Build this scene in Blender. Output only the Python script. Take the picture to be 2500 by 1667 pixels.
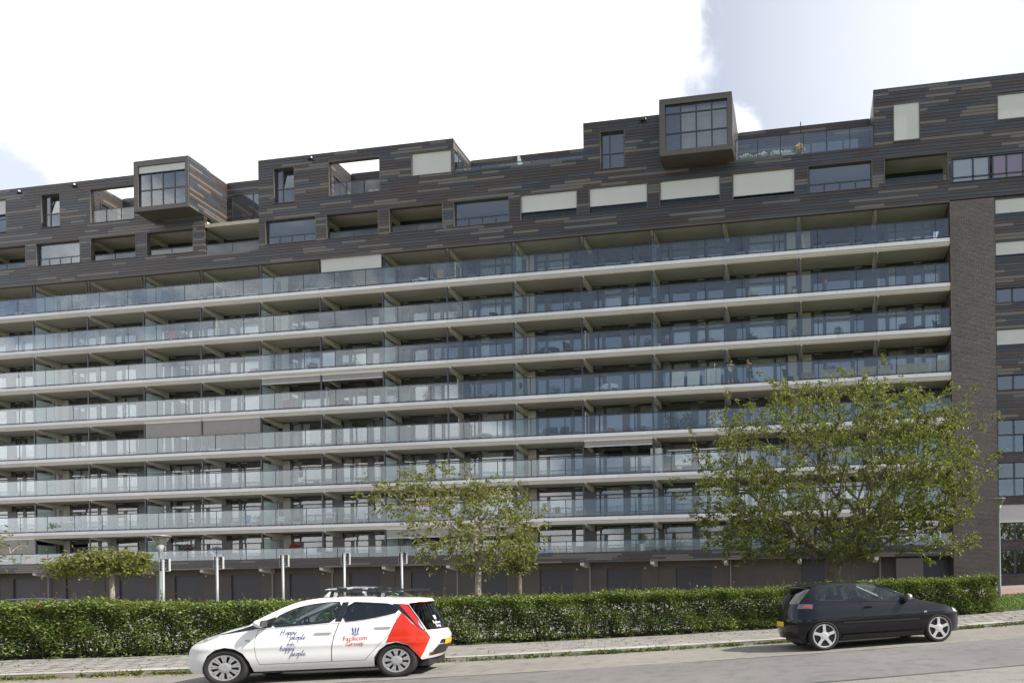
import bpy, bmesh, math, random
import numpy as np
from mathutils import Vector, Matrix
from mathutils.geometry import delaunay_2d_cdt

random.seed(7)
rng = np.random.default_rng(7)
for o in list(bpy.data.objects):
    bpy.data.objects.remove(o)
scene = bpy.context.scene
COL = scene.collection

# ------------------------------------------------------------------ camera
CAMX, CAMY, CAMZ = 59.1455, -38.0411, 1.2924
YAW, ROLL = -0.1232, -0.0114
FPX, PPX, HOR = 1430.0, 1800.0, 1453.5      # focal length, principal column and horizon row in photo pixels
cam_data = bpy.data.cameras.new('camera')
cam_data.sensor_width = 36.0
cam_data.sensor_fit = 'HORIZONTAL'
cam_data.lens = 36.0 * FPX / 2500.0
cam_data.shift_x = (1250.0 - PPX) / 2500.0
cam_data.shift_y = 620.0 / 2500.0
cam_data.clip_start = 0.1
cam_data.clip_end = 3000.0
cam = bpy.data.objects.new('camera', cam_data)
COL.objects.link(cam)
cam.matrix_world = (Matrix.Translation((CAMX, CAMY, CAMZ)) @ Matrix.Rotation(-YAW, 4, 'Z')
                    @ Matrix.Rotation(math.pi / 2, 4, 'X') @ Matrix.Rotation(ROLL, 4, 'Z'))
scene.camera = cam

# ------------------------------------------------------------------ sun, sky, exposure
SUN_EL = math.radians(44.0)
SUN_AZ = math.radians(-2.5)             # from +X: the sun grazes the long front
sun_dir = Vector((math.cos(SUN_AZ) * math.cos(SUN_EL), math.sin(SUN_AZ) * math.cos(SUN_EL), math.sin(SUN_EL)))
sd = bpy.data.lights.new('sun', 'SUN')
sd.energy = 5.0
sd.angle = math.radians(0.6)
sd.color = (1.0, 0.95, 0.87)
sun = bpy.data.objects.new('sun', sd)
COL.objects.link(sun)
sun.rotation_euler = (-sun_dir).to_track_quat('-Z', 'Y').to_euler()

world = bpy.data.worlds.new('World')
scene.world = world
world.use_nodes = True
wn, wl = world.node_tree.nodes, world.node_tree.links
wn.clear()


def wnode(t, **kw):
    n = wn.new(t)
    for k, v in kw.items():
        setattr(n, k, v)
    return n


def wmath(op, a, b=None, c=None, clamp=False):
    n = wnode('ShaderNodeMath', operation=op, use_clamp=clamp)
    for i, v in enumerate((a, b, c)):
        if v is None:
            continue
        if isinstance(v, (int, float)):
            n.inputs[i].default_value = v
        else:
            wl.new(v, n.inputs[i])
    return n.outputs[0]


sky = wnode('ShaderNodeTexSky', sky_type='NISHITA')
sky.sun_disc = False
sky.sun_elevation = SUN_EL
sky.sun_rotation = math.radians(90.0) - SUN_AZ
sky.altitude = 0.0
sky.air_density = 1.0
sky.dust_density = 2.2
sky.ozone_density = 1.2
tc = wnode('ShaderNodeTexCoord')
dirv = tc.outputs['Generated']
sep = wnode('ShaderNodeSeparateXYZ')
wl.new(dirv, sep.inputs[0])
zc = wmath('MAXIMUM', sep.outputs['Z'], 0.02)
den = wmath('ADD', zc, 0.12)
cmb = wnode('ShaderNodeCombineXYZ')
wl.new(wmath('DIVIDE', sep.outputs['X'], den), cmb.inputs[0])
wl.new(wmath('DIVIDE', sep.outputs['Y'], den), cmb.inputs[1])
cmb.inputs[2].default_value = 3.7


def wnoise(scale, detail, rough, dist=0.0, vec=None):
    n = wnode('ShaderNodeTexNoise')
    n.inputs['Scale'].default_value = scale
    n.inputs['Detail'].default_value = detail
    n.inputs['Roughness'].default_value = rough
    n.inputs['Distortion'].default_value = dist
    wl.new(vec if vec is not None else cmb.outputs[0], n.inputs['Vector'])
    return n.outputs['Fac']


def view_dir(px, py):
    r = Vector((math.cos(YAW), -math.sin(YAW), 0)); f = Vector((math.sin(YAW), math.cos(YAW), 0))
    return (f + r * ((px - PPX) / FPX) + Vector((0, 0, 1)) * ((HOR - py) / FPX)).normalized()


def blob(px, py, width_deg, amp):
    d = view_dir(px, py)
    n = wnode('ShaderNodeVectorMath', operation='DOT_PRODUCT')
    wl.new(dirv, n.inputs[0])
    n.inputs[1].default_value = d
    k = 1.0 - math.cos(math.radians(width_deg))
    e = wmath('EXPONENT', wmath('MULTIPLY', wmath('SUBTRACT', n.outputs['Value'], 1.0), 1.0 / k))
    return wmath('MULTIPLY', e, amp)


big = wnoise(0.55, 2.0, 0.5)
fine = wnoise(4.5, 3.0, 0.5, 0.2, dirv)
dens = wmath('ADD', wmath('MULTIPLY', big, 0.75), wmath('ADD', wmath('MULTIPLY', fine, 0.62), wmath('MULTIPLY', wmath('SUBTRACT', wnoise(14.0, 8.0, 0.6, 0.3, dirv), 0.5), 0.35)))
for b in ((800, 60, 14.0, 0.34), (1350, 150, 10.0, 0.26), (300, 250, 9.0, 0.16), (2150, 180, 11.0, -0.34),
          (1850, 330, 2.2, 0.30), (60, 420, 4.0, -0.24), (1130, 135, 0.9, -0.18), (2480, 60, 7.0, 0.12)):
    dens = wmath('ADD', dens, blob(*b))
# the sky behind the viewer, as the panes mirror it: a bank of white cloud low down, open blue above it
back = wnode('ShaderNodeMapRange', interpolation_type='SMOOTHSTEP')
wl.new(sep.outputs['Y'], back.inputs[0])
back.inputs[1].default_value = -0.15; back.inputs[2].default_value = -0.55
bank = wnode('ShaderNodeMapRange', interpolation_type='SMOOTHSTEP')
wl.new(wmath('ADD', sep.outputs['Z'], wmath('MULTIPLY', wnoise(3.0, 4.0, 0.5, 0.0, dirv), 0.16)), bank.inputs[0])
bank.inputs[1].default_value = 0.26; bank.inputs[2].default_value = 0.40
bank.inputs[3].default_value = 0.20; bank.inputs[4].default_value = -0.16
east = wnode('ShaderNodeMapRange', interpolation_type='SMOOTHSTEP')
wl.new(sep.outputs['X'], east.inputs[0])
east.inputs[1].default_value = -0.62; east.inputs[2].default_value = -0.22; east.inputs[3].default_value = 0.06; east.inputs[4].default_value = -0.15
dens = wmath('ADD', dens, wmath('MULTIPLY', back.outputs[0], wmath('ADD', bank.outputs[0], east.outputs[0])))
ramp = wnode('ShaderNodeMapRange', interpolation_type='SMOOTHSTEP')
wl.new(dens, ramp.inputs[0])
ramp.inputs[1].default_value = 0.62
ramp.inputs[2].default_value = 0.82
veil = wmath('ADD', wmath('ADD', 0.13, blob(2350, 60, 17.0, 0.34)), blob(60, 400, 9.0, 0.24))
cloud_fac = wmath('SUBTRACT', 1.0, wmath('MULTIPLY', wmath('SUBTRACT', 1.0, wmath('MULTIPLY', ramp.outputs[0], 0.97)), wmath('SUBTRACT', 1.0, veil)))
thick = wnode('ShaderNodeMapRange')
wl.new(wmath('ADD', dens, wmath('MULTIPLY', wnoise(6.0, 5.0, 0.55, 0.0, dirv), 0.35)), thick.inputs[0])
thick.inputs[1].default_value = 0.95
thick.inputs[2].default_value = 1.75
thick.inputs[3].default_value = 1.30
thick.inputs[4].default_value = 0.72
cloud_col = wnode('ShaderNodeVectorMath', operation='SCALE')
cloud_col.inputs[0].default_value = (1.0, 0.985, 0.965)
wl.new(thick.outputs[0], cloud_col.inputs['Scale'])
sky_s = wnode('ShaderNodeVectorMath', operation='SCALE')
wl.new(sky.outputs[0], sky_s.inputs[0])
sky_s.inputs['Scale'].default_value = 1.0
bg1 = wnode('ShaderNodeBackground'); bg1.inputs['Strength'].default_value = 0.12
wl.new(sky.outputs[0], bg1.inputs['Color'])
bg2 = wnode('ShaderNodeBackground'); bg2.inputs['Strength'].default_value = 1.0
wl.new(cloud_col.outputs[0], bg2.inputs['Color'])
mixw = wnode('ShaderNodeMixShader')
wl.new(cloud_fac, mixw.inputs[0]); wl.new(bg1.outputs[0], mixw.inputs[1]); wl.new(bg2.outputs[0], mixw.inputs[2])
wout = wnode('ShaderNodeOutputWorld')
wl.new(mixw.outputs[0], wout.inputs['Surface'])

scene.view_settings.view_transform = 'Standard'
scene.view_settings.look = 'None'
scene.view_settings.gamma = 1.0
scene.view_settings.exposure = 0.48
scene.view_settings.use_curve_mapping = False
scene.render.engine = 'CYCLES'
scene.cycles.max_bounces = 8
scene.cycles.diffuse_bounces = 3
scene.cycles.glossy_bounces = 3
scene.cycles.transmission_bounces = 4
scene.cycles.transparent_max_bounces = 14
scene.cycles.caustics_reflective = False
scene.cycles.caustics_refractive = False
scene.cycles.sample_clamp_indirect = 6.0

# ------------------------------------------------------------------ helpers
UX, UY = 0.9405952, 0.33953008         # road direction in world x, y
VX, VY = -0.33953008, 0.9405952        # away from the camera, across the road
ROAD_ANG = math.atan2(UY, UX)
KV, HV = 14.05, 16.70                  # kerb line and hedge foot, metres from the camera across the road


def roadz(s):
    c = min(max(s, -9.0), 11.0)        # the street climbs to the right, a little more steeply as it goes
    z = -0.027 + 0.0254 * c + 0.00125 * c * c
    return z + max(-60.0, min(40.0, s - c)) * (0.0254 + 0.0025 * c)


def road_slope(s):
    return (roadz(s + 0.3) - roadz(s - 0.3)) / 0.6


def groundz(s, v):
    z = roadz(s)
    if v > KV:
        z += 0.11 + 0.025 * (min(v, HV) - KV)
    if v > HV:
        z += 0.030 * (min(v, 60.0) - HV)
    return z


def rw(s, v, z=None):
    if z is None:
        z = groundz(s, v)
    return Vector((CAMX + s * UX + v * VX, CAMY + s * UY + v * VY, z))


def to_sv(x, y):
    dx, dy = x - CAMX, y - CAMY
    return dx * UX + dy * UY, dx * VX + dy * VY


class MB:
    """collects faces for ONE mesh object"""
    def __init__(self):
        self.v, self.f, self.m = [], [], []

    def quad(self, a, b, c, d, m=0):
        n = len(self.v); self.v += [tuple(a), tuple(b), tuple(c), tuple(d)]
        self.f.append((n, n + 1, n + 2, n + 3)); self.m.append(m)

    def box(self, x0, x1, y0, y1, z0, z1, m=0):
        n = len(self.v)
        self.v += [(x0, y0, z0), (x1, y0, z0), (x1, y1, z0), (x0, y1, z0),
                   (x0, y0, z1), (x1, y0, z1), (x1, y1, z1), (x0, y1, z1)]
        for q in ((0, 3, 2, 1), (4, 5, 6, 7), (0, 1, 5, 4), (1, 2, 6, 5), (2, 3, 7, 6), (3, 0, 4, 7)):
            self.f.append(tuple(n + i for i in q)); self.m.append(m)

    def obox(self, c, hx, hy, hz, rot=None, m=0):
        n = len(self.v); c = Vector(c)
        for sz in (-1, 1):
            for sx, sy in ((-1, -1), (1, -1), (1, 1), (-1, 1)):
                p = Vector((sx * hx, sy * hy, sz * hz))
                if rot is not None:
                    p = rot @ p
                self.v.append(tuple(c + p))
        for q in ((0, 3, 2, 1), (4, 5, 6, 7), (0, 1, 5, 4), (1, 2, 6, 5), (2, 3, 7, 6), (3, 0, 4, 7)):
            self.f.append(tuple(n + i for i in q)); self.m.append(m)

    def tube(self, p0, p1, r0, r1=None, n=8, m=0, caps=True):
        r1 = r0 if r1 is None else r1
        p0, p1 = Vector(p0), Vector(p1)
        d = (p1 - p0)
        if d.length < 1e-6:
            return
        d.normalize()
        a = d.orthogonal().normalized(); b = d.cross(a)
        k = len(self.v)
        for p, r in ((p0, r0), (p1, r1)):
            for i in range(n):
                t = 2 * math.pi * i / n
                self.v.append(tuple(p + (a * math.cos(t) + b * math.sin(t)) * r))
        for i in range(n):
            j = (i + 1) % n
            self.f.append((k + i, k + j, k + n + j, k + n + i)); self.m.append(m)
        if caps:
            self.f.append(tuple(k + i for i in reversed(range(n)))); self.m.append(m)
            self.f.append(tuple(k + n + i for i in range(n))); self.m.append(m)

    def path(self, pts, r, n=6, m=0):
        for a, b in zip(pts[:-1], pts[1:]):
            self.tube(a, b, r, r, n, m)

    def lathe(self, prof, c=(0, 0, 0), axis='Z', n=20, m=0, sx=1.0):
        """prof: list of (radius, height)"""
        k = len(self.v); c = Vector(c)
        for r, h in prof:
            for i in range(n):
                t = 2 * math.pi * i / n
                if axis == 'Z':
                    p = Vector((r * math.cos(t), r * math.sin(t), h))
                else:
                    p = Vector((r * math.cos(t) * sx, h, r * math.sin(t)))
                self.v.append(tuple(c + p))
        for q in range(len(prof) - 1):
            for i in range(n):
                j = (i + 1) % n
                a, b, cc, d = k + q * n + i, k + q * n + j, k + (q + 1) * n + j, k + (q + 1) * n + i
                self.f.append((a, b, cc, d) if axis == 'Z' else (a, d, cc, b)); self.m.append(m)

    def poly(self, pts, m=0):
        n = len(self.v); self.v += [tuple(p) for p in pts]
        self.f.append(tuple(range(n, n + len(pts)))); self.m.append(m)

    def prism(self, pts, off, m=0):
        """closed prism: polygon pts extruded by vector off"""
        k = len(pts); n = len(self.v); off = Vector(off)
        self.v += [tuple(p) for p in pts] + [tuple(Vector(p) + off) for p in pts]
        self.f.append(tuple(range(n, n + k))); self.m.append(m)
        self.f.append(tuple(reversed(range(n + k, n + 2 * k)))); self.m.append(m)
        for i in range(k):
            j = (i + 1) % k
            self.f.append((n + i, n + k + i, n + k + j, n + j)); self.m.append(m)

    def mesh(self, name, mats, smooth=False, angle=None):
        me = bpy.data.meshes.new(name)
        me.from_pydata(self.v, [], self.f)
        if not isinstance(mats, (list, tuple)):
            mats = [mats]
        for mt in mats:
            me.materials.append(mt)
        if any(self.m):
            me.polygons.foreach_set('material_index', self.m)
        if smooth:
            me.polygons.foreach_set('use_smooth', [True] * len(self.f))
        me.update()
        if getattr(self, 'vn', None):
            me.normals_split_custom_set_from_vertices(self.vn)
        return me

    def build(self, name, mats, parent=None, smooth=False, loc=None, fix=False):
        me = self.mesh(name, mats, smooth)
        if fix:
            bm = bmesh.new(); bm.from_mesh(me)
            bmesh.ops.remove_doubles(bm, verts=bm.verts, dist=1e-4)
            bmesh.ops.recalc_face_normals(bm, faces=bm.faces)
            bm.to_mesh(me); bm.free()
        return put(name, me, parent, loc)


def put(name, me, parent=None, loc=None):
    o = bpy.data.objects.new(name, me)
    COL.objects.link(o)
    if parent is not None:
        o.parent = parent
    if loc is not None:
        o.location = loc
    return o


LABELS = set()


def tag(o, label=None, cat=None, group=None, kind=None):
    if label:
        o['label'] = label
    if cat:
        o['category'] = cat
    if group:
        o['group'] = group
    if kind:
        o['kind'] = kind
    return o


def thing(name, label, cat, loc=(0, 0, 0), rotz=0.0, group=None):
    o = bpy.data.objects.new(name, None)
    o.empty_display_size = 0.2
    COL.objects.link(o)
    o.location = loc
    o.rotation_euler = (0, 0, rotz)
    return tag(o, label, cat, group)


# ------------------------------------------------------------------ materials
MATS = {}


def new_mat(name):
    m = bpy.data.materials.new(name)
    m.use_nodes = True
    nt = m.node_tree
    nt.nodes.clear()
    out = nt.nodes.new('ShaderNodeOutputMaterial')
    MATS[name] = m
    return m, nt, out


def ramp2(nt, fac, c0, c1):
    mx = nt.nodes.new('ShaderNodeMix'); mx.data_type = 'RGBA'
    nt.links.new(fac, mx.inputs['Factor'])
    mx.inputs['A'].default_value = (*c0, 1); mx.inputs['B'].default_value = (*c1, 1)
    return mx.outputs['Result']


def nz(nt, scale, detail=4.0, rough=0.55, coord='Object', stretch=None):
    tcn = nt.nodes.new('ShaderNodeTexCoord')
    src = tcn.outputs[coord]
    if stretch:
        mp = nt.nodes.new('ShaderNodeMapping'); mp.inputs['Scale'].default_value = stretch
        nt.links.new(src, mp.inputs[0]); src = mp.outputs[0]
    n = nt.nodes.new('ShaderNodeTexNoise')
    n.inputs['Scale'].default_value = scale; n.inputs['Detail'].default_value = detail; n.inputs['Roughness'].default_value = rough
    nt.links.new(src, n.inputs['Vector'])
    return n.outputs['Fac']


def M(name, col, rough=0.6, var=0.12, scale=3.0, bump=0.0, bscale=40.0, metal=0.0, spec=0.5, coat=0.0, objvar=0.0, stretch=None, col2=None, detail=4.0):
    """plain procedural surface: two tones mixed by noise, optional bump and per-object variation"""
    m, nt, out = new_mat(name)
    p = nt.nodes.new('ShaderNodeBsdfPrincipled')
    c0 = tuple(max(0.0, c * (1 - var)) for c in col)
    c1 = tuple(min(1.0, c * (1 + var)) for c in col) if col2 is None else col2
    if col2 is not None:
        c0 = col
    f = nz(nt, scale, detail, 0.6, stretch=stretch)
    mr = nt.nodes.new('ShaderNodeMapRange'); nt.links.new(f, mr.inputs[0])
    mr.inputs[1].default_value = 0.3; mr.inputs[2].default_value = 0.7
    c = ramp2(nt, mr.outputs[0], c0, c1)
    if objvar:
        oi = nt.nodes.new('ShaderNodeObjectInfo')
        mr2 = nt.nodes.new('ShaderNodeMapRange'); nt.links.new(oi.outputs['Random'], mr2.inputs[0])
        mr2.inputs[3].default_value = 1 - objvar; mr2.inputs[4].default_value = 1 + objvar
        vm = nt.nodes.new('ShaderNodeVectorMath'); vm.operation = 'SCALE'
        nt.links.new(c, vm.inputs[0]); nt.links.new(mr2.outputs[0], vm.inputs['Scale']); c = vm.outputs[0]
    nt.links.new(c, p.inputs['Base Color'])
    p.inputs['Roughness'].default_value = rough
    p.inputs['Metallic'].default_value = metal
    p.inputs['Specular IOR Level'].default_value = spec
    p.inputs['Coat Weight'].default_value = coat
    p.inputs['Coat Roughness'].default_value = 0.04
    if bump:
        b = nt.nodes.new('ShaderNodeBump'); b.inputs['Strength'].default_value = bump; b.inputs['Distance'].default_value = 0.02
        nt.links.new(nz(nt, bscale, 6.0, 0.65), b.inputs['Height']); nt.links.new(b.outputs[0], p.inputs['Normal'])
    nt.links.new(p.outputs[0], out.inputs[0])
    return m


def glass_mat(name, base, tint, rough=0.0, frost=0.0, frost_col=(0.7, 0.8, 0.8), wav=0.0, power=4.0):
    """sheet glass: clear-through plus mirror reflection that grows at grazing angles"""
    m, nt, out = new_mat(name)
    lw = nt.nodes.new('ShaderNodeLayerWeight'); lw.inputs['Blend'].default_value = 0.5
    pw = nt.nodes.new('ShaderNodeMath'); pw.operation = 'POWER'; nt.links.new(lw.outputs['Facing'], pw.inputs[0]); pw.inputs[1].default_value = power
    ma = nt.nodes.new('ShaderNodeMath'); ma.operation = 'MULTIPLY_ADD'; nt.links.new(pw.outputs[0], ma.inputs[0])
    ma.inputs[1].default_value = 1 - base; ma.inputs[2].default_value = base
    tr = nt.nodes.new('ShaderNodeBsdfTransparent'); tr.inputs['Color'].default_value = (*tint, 1)
    gl = nt.nodes.new('ShaderNodeBsdfGlossy'); gl.inputs['Roughness'].default_value = rough
    gl.inputs['Color'].default_value = (0.93, 0.97, 1.0, 1)
    if wav:
        b = nt.nodes.new('ShaderNodeBump'); b.inputs['Strength'].default_value = wav; b.inputs['Distance'].default_value = 0.05
        nt.links.new(nz(nt, 0.8, 1.0, 0.4), b.inputs['Height']); nt.links.new(b.outputs[0], gl.inputs['Normal'])
    through = tr.outputs[0]
    if frost:
        df = nt.nodes.new('ShaderNodeBsdfDiffuse'); df.inputs['Color'].default_value = (*frost_col, 1)
        tl = nt.nodes.new('ShaderNodeBsdfTranslucent'); tl.inputs['Color'].default_value = (*frost_col, 1)
        a = nt.nodes.new('ShaderNodeMixShader'); a.inputs[0].default_value = 0.5
        nt.links.new(df.outputs[0], a.inputs[1]); nt.links.new(tl.outputs[0], a.inputs[2])
        b2 = nt.nodes.new('ShaderNodeMixShader'); b2.inputs[0].default_value = frost
        nt.links.new(tr.outputs[0], b2.inputs[1]); nt.links.new(a.outputs[0], b2.inputs[2]); through = b2.outputs[0]
    mx = nt.nodes.new('ShaderNodeMixShader')
    nt.links.new(ma.outputs[0], mx.inputs[0]); nt.links.new(through, mx.inputs[1]); nt.links.new(gl.outputs[0], mx.inputs[2])
    nt.links.new(mx.outputs[0], out.inputs[0])
    return m


def foliage_mat(name, trans=0.35, rough=0.5, gain=1.0):
    m, nt, out = new_mat(name)
    at = nt.nodes.new('ShaderNodeAttribute'); at.attribute_name = 'Col'
    vm = nt.nodes.new('ShaderNodeVectorMath'); vm.operation = 'SCALE'; vm.inputs['Scale'].default_value = gain
    nt.links.new(at.outputs['Color'], vm.inputs[0])
    p = nt.nodes.new('ShaderNodeBsdfPrincipled'); p.inputs['Roughness'].default_value = rough
    p.inputs['Specular IOR Level'].default_value = 0.4
    nt.links.new(vm.outputs[0], p.inputs['Base Color'])
    tl = nt.nodes.new('ShaderNodeBsdfTranslucent')
    hs = nt.nodes.new('ShaderNodeHueSaturation'); hs.inputs['Saturation'].default_value = 1.15; hs.inputs['Value'].default_value = 1.5
    nt.links.new(vm.outputs[0], hs.inputs['Color']); nt.links.new(hs.outputs[0], tl.inputs['Color'])
    mx = nt.nodes.new('ShaderNodeMixShader'); mx.inputs[0].default_value = trans
    nt.links.new(p.outputs[0], mx.inputs[1]); nt.links.new(tl.outputs[0], mx.inputs[2])
    nt.links.new(mx.outputs[0], out.inputs[0])
    return m


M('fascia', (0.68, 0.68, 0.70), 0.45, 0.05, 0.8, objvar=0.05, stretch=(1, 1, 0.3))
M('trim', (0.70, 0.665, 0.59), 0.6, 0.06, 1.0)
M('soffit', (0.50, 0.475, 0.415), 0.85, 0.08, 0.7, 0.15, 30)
M('beam', (0.62, 0.585, 0.51), 0.8, 0.08, 2.0, 0.1, 30)
M('deck', (0.45, 0.43, 0.40), 0.85, 0.1, 2.0)
M('frame_dark', (0.040, 0.045, 0.055), 0.4, 0.1, 2.0)
M('frame_grey', (0.16, 0.16, 0.165), 0.45, 0.08, 2.0)
M('rail', (0.030, 0.034, 0.042), 0.35, 0.1, 2.0)
M('panel_light', (0.42, 0.40, 0.35), 0.7, 0.06, 1.0)
M('panel_dark', (0.10, 0.09, 0.085), 0.6, 0.1, 1.0)
M('room', (0.035, 0.033, 0.03), 0.9, 0.3, 0.4)
M('room_wall', (0.16, 0.15, 0.13), 0.9, 0.3, 0.3)
M('curtain_white', (0.62, 0.62, 0.60), 0.9, 0.06, 2.0)
M('curtain_grey', (0.30, 0.30, 0.30), 0.9, 0.08, 2.0)
M('curtain_beige', (0.45, 0.40, 0.32), 0.9, 0.08, 2.0)
M('blind', (0.50, 0.49, 0.47), 0.9, 0.04, 1.0, 0.1, 120)
M('shade_cream', (0.56, 0.555, 0.545), 0.9, 0.03, 0.7, 0.2, 90)
M('shade_grey', (0.30, 0.285, 0.27), 0.9, 0.05, 3.0, 0.3, 120)
M('shade_edge', (0.65, 0.63, 0.60), 0.5, 0.05)
M('back_clad', (0.045, 0.04, 0.038), 0.8, 0.1)
M('surround', (0.088, 0.079, 0.069), 0.5, 0.06, 1.5)
M('coping', (0.10, 0.10, 0.105), 0.4, 0.05)
M('slab_edge', (0.42, 0.39, 0.32), 0.8, 0.1, 3.0, 0.2, 30)
M('door_cream', (0.62, 0.57, 0.45), 0.5, 0.05)
M('door_white', (0.72, 0.72, 0.70), 0.45, 0.04)
for i, c in enumerate(((0.118, 0.105, 0.091), (0.046, 0.034, 0.030), (0.041, 0.049, 0.064), (0.056, 0.042, 0.037), (0.033, 0.034, 0.040))):
    M('board%d' % i, c, 0.42, 0.10, 1.5, 0.0, objvar=0.06, stretch=(0.4, 0.4, 3))
M('garage_wall', (0.085, 0.076, 0.068), 0.85, 0.12, 0.6, 0.15, 60)
M('garage_door', (0.042, 0.042, 0.050), 0.5, 0.1, 2.0)
M('garage_soffit', (0.10, 0.09, 0.08), 0.9, 0.1)
glass_mat('balcony_glass', 0.065, (0.88, 0.925, 0.95), wav=0.006, power=3.0)
glass_mat('window_glass', 0.20, (0.74, 0.78, 0.80), wav=0.01, power=3.5)
glass_mat('screen_glass', 0.06, (0.85, 0.92, 0.92), frost=0.62, frost_col=(0.62, 0.72, 0.71))
glass_mat('pink_glass', 0.12, (0.6, 0.4, 0.6), frost=0.6, frost_col=(0.55, 0.40, 0.55))
glass_mat('car_glass', 0.06, (0.66, 0.73, 0.73))
glass_mat('dark_glass', 0.08, (0.12, 0.15, 0.15))


def brick_mat():
    m, nt, out = new_mat('dark_brick')
    tcn = nt.nodes.new('ShaderNodeTexCoord')
    sp = nt.nodes.new('ShaderNodeSeparateXYZ'); nt.links.new(tcn.outputs['Object'], sp.inputs[0])
    ad = nt.nodes.new('ShaderNodeMath'); ad.operation = 'ADD'; nt.links.new(sp.outputs[0], ad.inputs[0]); nt.links.new(sp.outputs[1], ad.inputs[1])
    cb = nt.nodes.new('ShaderNodeCombineXYZ'); nt.links.new(ad.outputs[0], cb.inputs[0]); nt.links.new(sp.outputs[2], cb.inputs[1])
    bk = nt.nodes.new('ShaderNodeTexBrick')
    nt.links.new(cb.outputs[0], bk.inputs['Vector'])
    bk.inputs['Scale'].default_value = 1.0; bk.inputs['Brick Width'].default_value = 0.28; bk.inputs['Row Height'].default_value = 0.078
    bk.inputs['Mortar Size'].default_value = 0.011; bk.inputs['Bias'].default_value = -0.2
    bk.inputs['Color1'].default_value = (0.060, 0.040, 0.033, 1); bk.inputs['Color2'].default_value = (0.022, 0.017, 0.017, 1)
    bk.inputs['Mortar'].default_value = (0.075, 0.068, 0.062, 1)
    f = nz(nt, 0.9, 5, 0.65)
    vm = nt.nodes.new('ShaderNodeVectorMath'); vm.operation = 'SCALE'
    mr = nt.nodes.new('ShaderNodeMapRange'); nt.links.new(f, mr.inputs[0]); mr.inputs[1].default_value = .3; mr.inputs[2].default_value = .7; mr.inputs[3].default_value = 0.75; mr.inputs[4].default_value = 1.35
    nt.links.new(bk.outputs['Color'], vm.inputs[0]); nt.links.new(mr.outputs[0], vm.inputs['Scale'])
    p = nt.nodes.new('ShaderNodeBsdfPrincipled'); p.inputs['Roughness'].default_value = 0.55
    nt.links.new(vm.outputs[0], p.inputs['Base Color'])
    b = nt.nodes.new('ShaderNodeBump'); b.inputs['Strength'].default_value = 0.6; b.inputs['Distance'].default_value = 0.01; b.invert = True
    nt.links.new(bk.outputs['Fac'], b.inputs['Height']); nt.links.new(b.outputs[0], p.inputs['Normal'])
    nt.links.new(p.outputs[0], out.inputs[0])
    return m


brick_mat()

# ------------------------------------------------------------------ the apartment building
W = 4.78
ZF0 = 26.213
FLOOR = 2.8
B0, B1 = -3, 14                        # bays
XL, XR = B0 * W, 66.60                 # the balconied length; a brick pier stands right of it
YW = 3.2                               # window wall behind the balconies


def zf(k):
    return ZF0 - FLOOR * k


def bx_(b):
    return min(b * W, XR) if b < 14 else XR


CLAD_BOT = 25.84
BAND_TOP, BAND_BOT = 4.30, 3.66
bld = thing('apartment_building', 'long dark clad apartment block with eight rows of glass fronted balconies', 'building')
bld.scale = (1.0226, 0.53, 1.0)         # plan units of the bays, and the shallow depth of the balconies
G = {}


def deck_z(r):
    return zf(r + 1) + 0.09 if r < 7 else BAND_TOP - 0.12


def soffit_z(r):
    return CLAD_BOT + 0.02 if r == 0 else zf(r) - 0.30


# slabs, fascia panels, trim strips
fasc = {}
for k in range(1, 8):
    c = zf(k)
    mb = MB()
    mb.box(XL, XR, 0.075, YW - 0.05, c - 0.28, c + 0.085)
    mb.box(XL, XR, YW + 0.12, 9.0, c - 0.24, c + 0.04)
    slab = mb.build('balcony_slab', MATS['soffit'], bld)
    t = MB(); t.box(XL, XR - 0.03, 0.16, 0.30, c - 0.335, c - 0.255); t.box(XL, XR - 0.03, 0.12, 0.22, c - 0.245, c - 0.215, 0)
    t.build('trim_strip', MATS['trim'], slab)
    for b in range(B0, B1):
        for h in (0, 1):
            x0 = b * W + h * W / 2 + 0.008; x1 = min(b * W + (h + 1) * W / 2 - 0.008, XR - 0.02)
            key = (round(x1 - x0, 3), b == 13 and h == 1)
            if key not in fasc:
                q = MB(); q.box(0, x1 - x0, 0, 0.06, -0.105, 0.115); fasc[key] = q.mesh('fascia_panel', MATS['fascia'])
            put('fascia_panel', fasc[key], slab, (x0, 0.0, c))

# ground floor deck band
mb = MB()
mb.box(XL, XR, 0.10, YW - 0.05, BAND_BOT + 0.25, BAND_TOP - 0.10)
mb.box(XL, XR, YW + 0.12, 9.0, BAND_BOT + 0.25, BAND_TOP - 0.14)
band = mb.build('deck_slab', MATS['garage_soffit'], bld)
mb = MB(); mb.box(XL, XR, 0.02, 0.16, BAND_TOP - 0.06, BAND_TOP); mb.build('deck_coping', MATS['frame_dark'], band)

# beams
def beam_mesh(z_drop_front, z_drop_back):
    q = MB()
    for (ya, yb) in ((0.22, YW - 0.02),):
        p = [(-0.13, ya, 0), (-0.13, yb, 0), (-0.13, yb, -z_drop_back), (-0.13, ya + 0.5, -z_drop_front - 0.06), (-0.13, ya, -z_drop_front)]
        q.prism(p, (0.26, 0, 0))
    return q.mesh('support_beam', MATS['beam'])


beam_me = beam_mesh(0.12, 0.40)
gbeam_me = beam_mesh(0.42, 0.62)
post_me = None
for r in range(8):
    for b in range(B0, B1):
        put('support_beam', beam_me, bld, (b * W + 0.06, 0, soffit_z(r) + 0.004))
for b in range(B0, B1):
    put('garage_beam', gbeam_me, bld, (b * W - 0.15, -0.05, BAND_BOT + 0.246))

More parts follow.
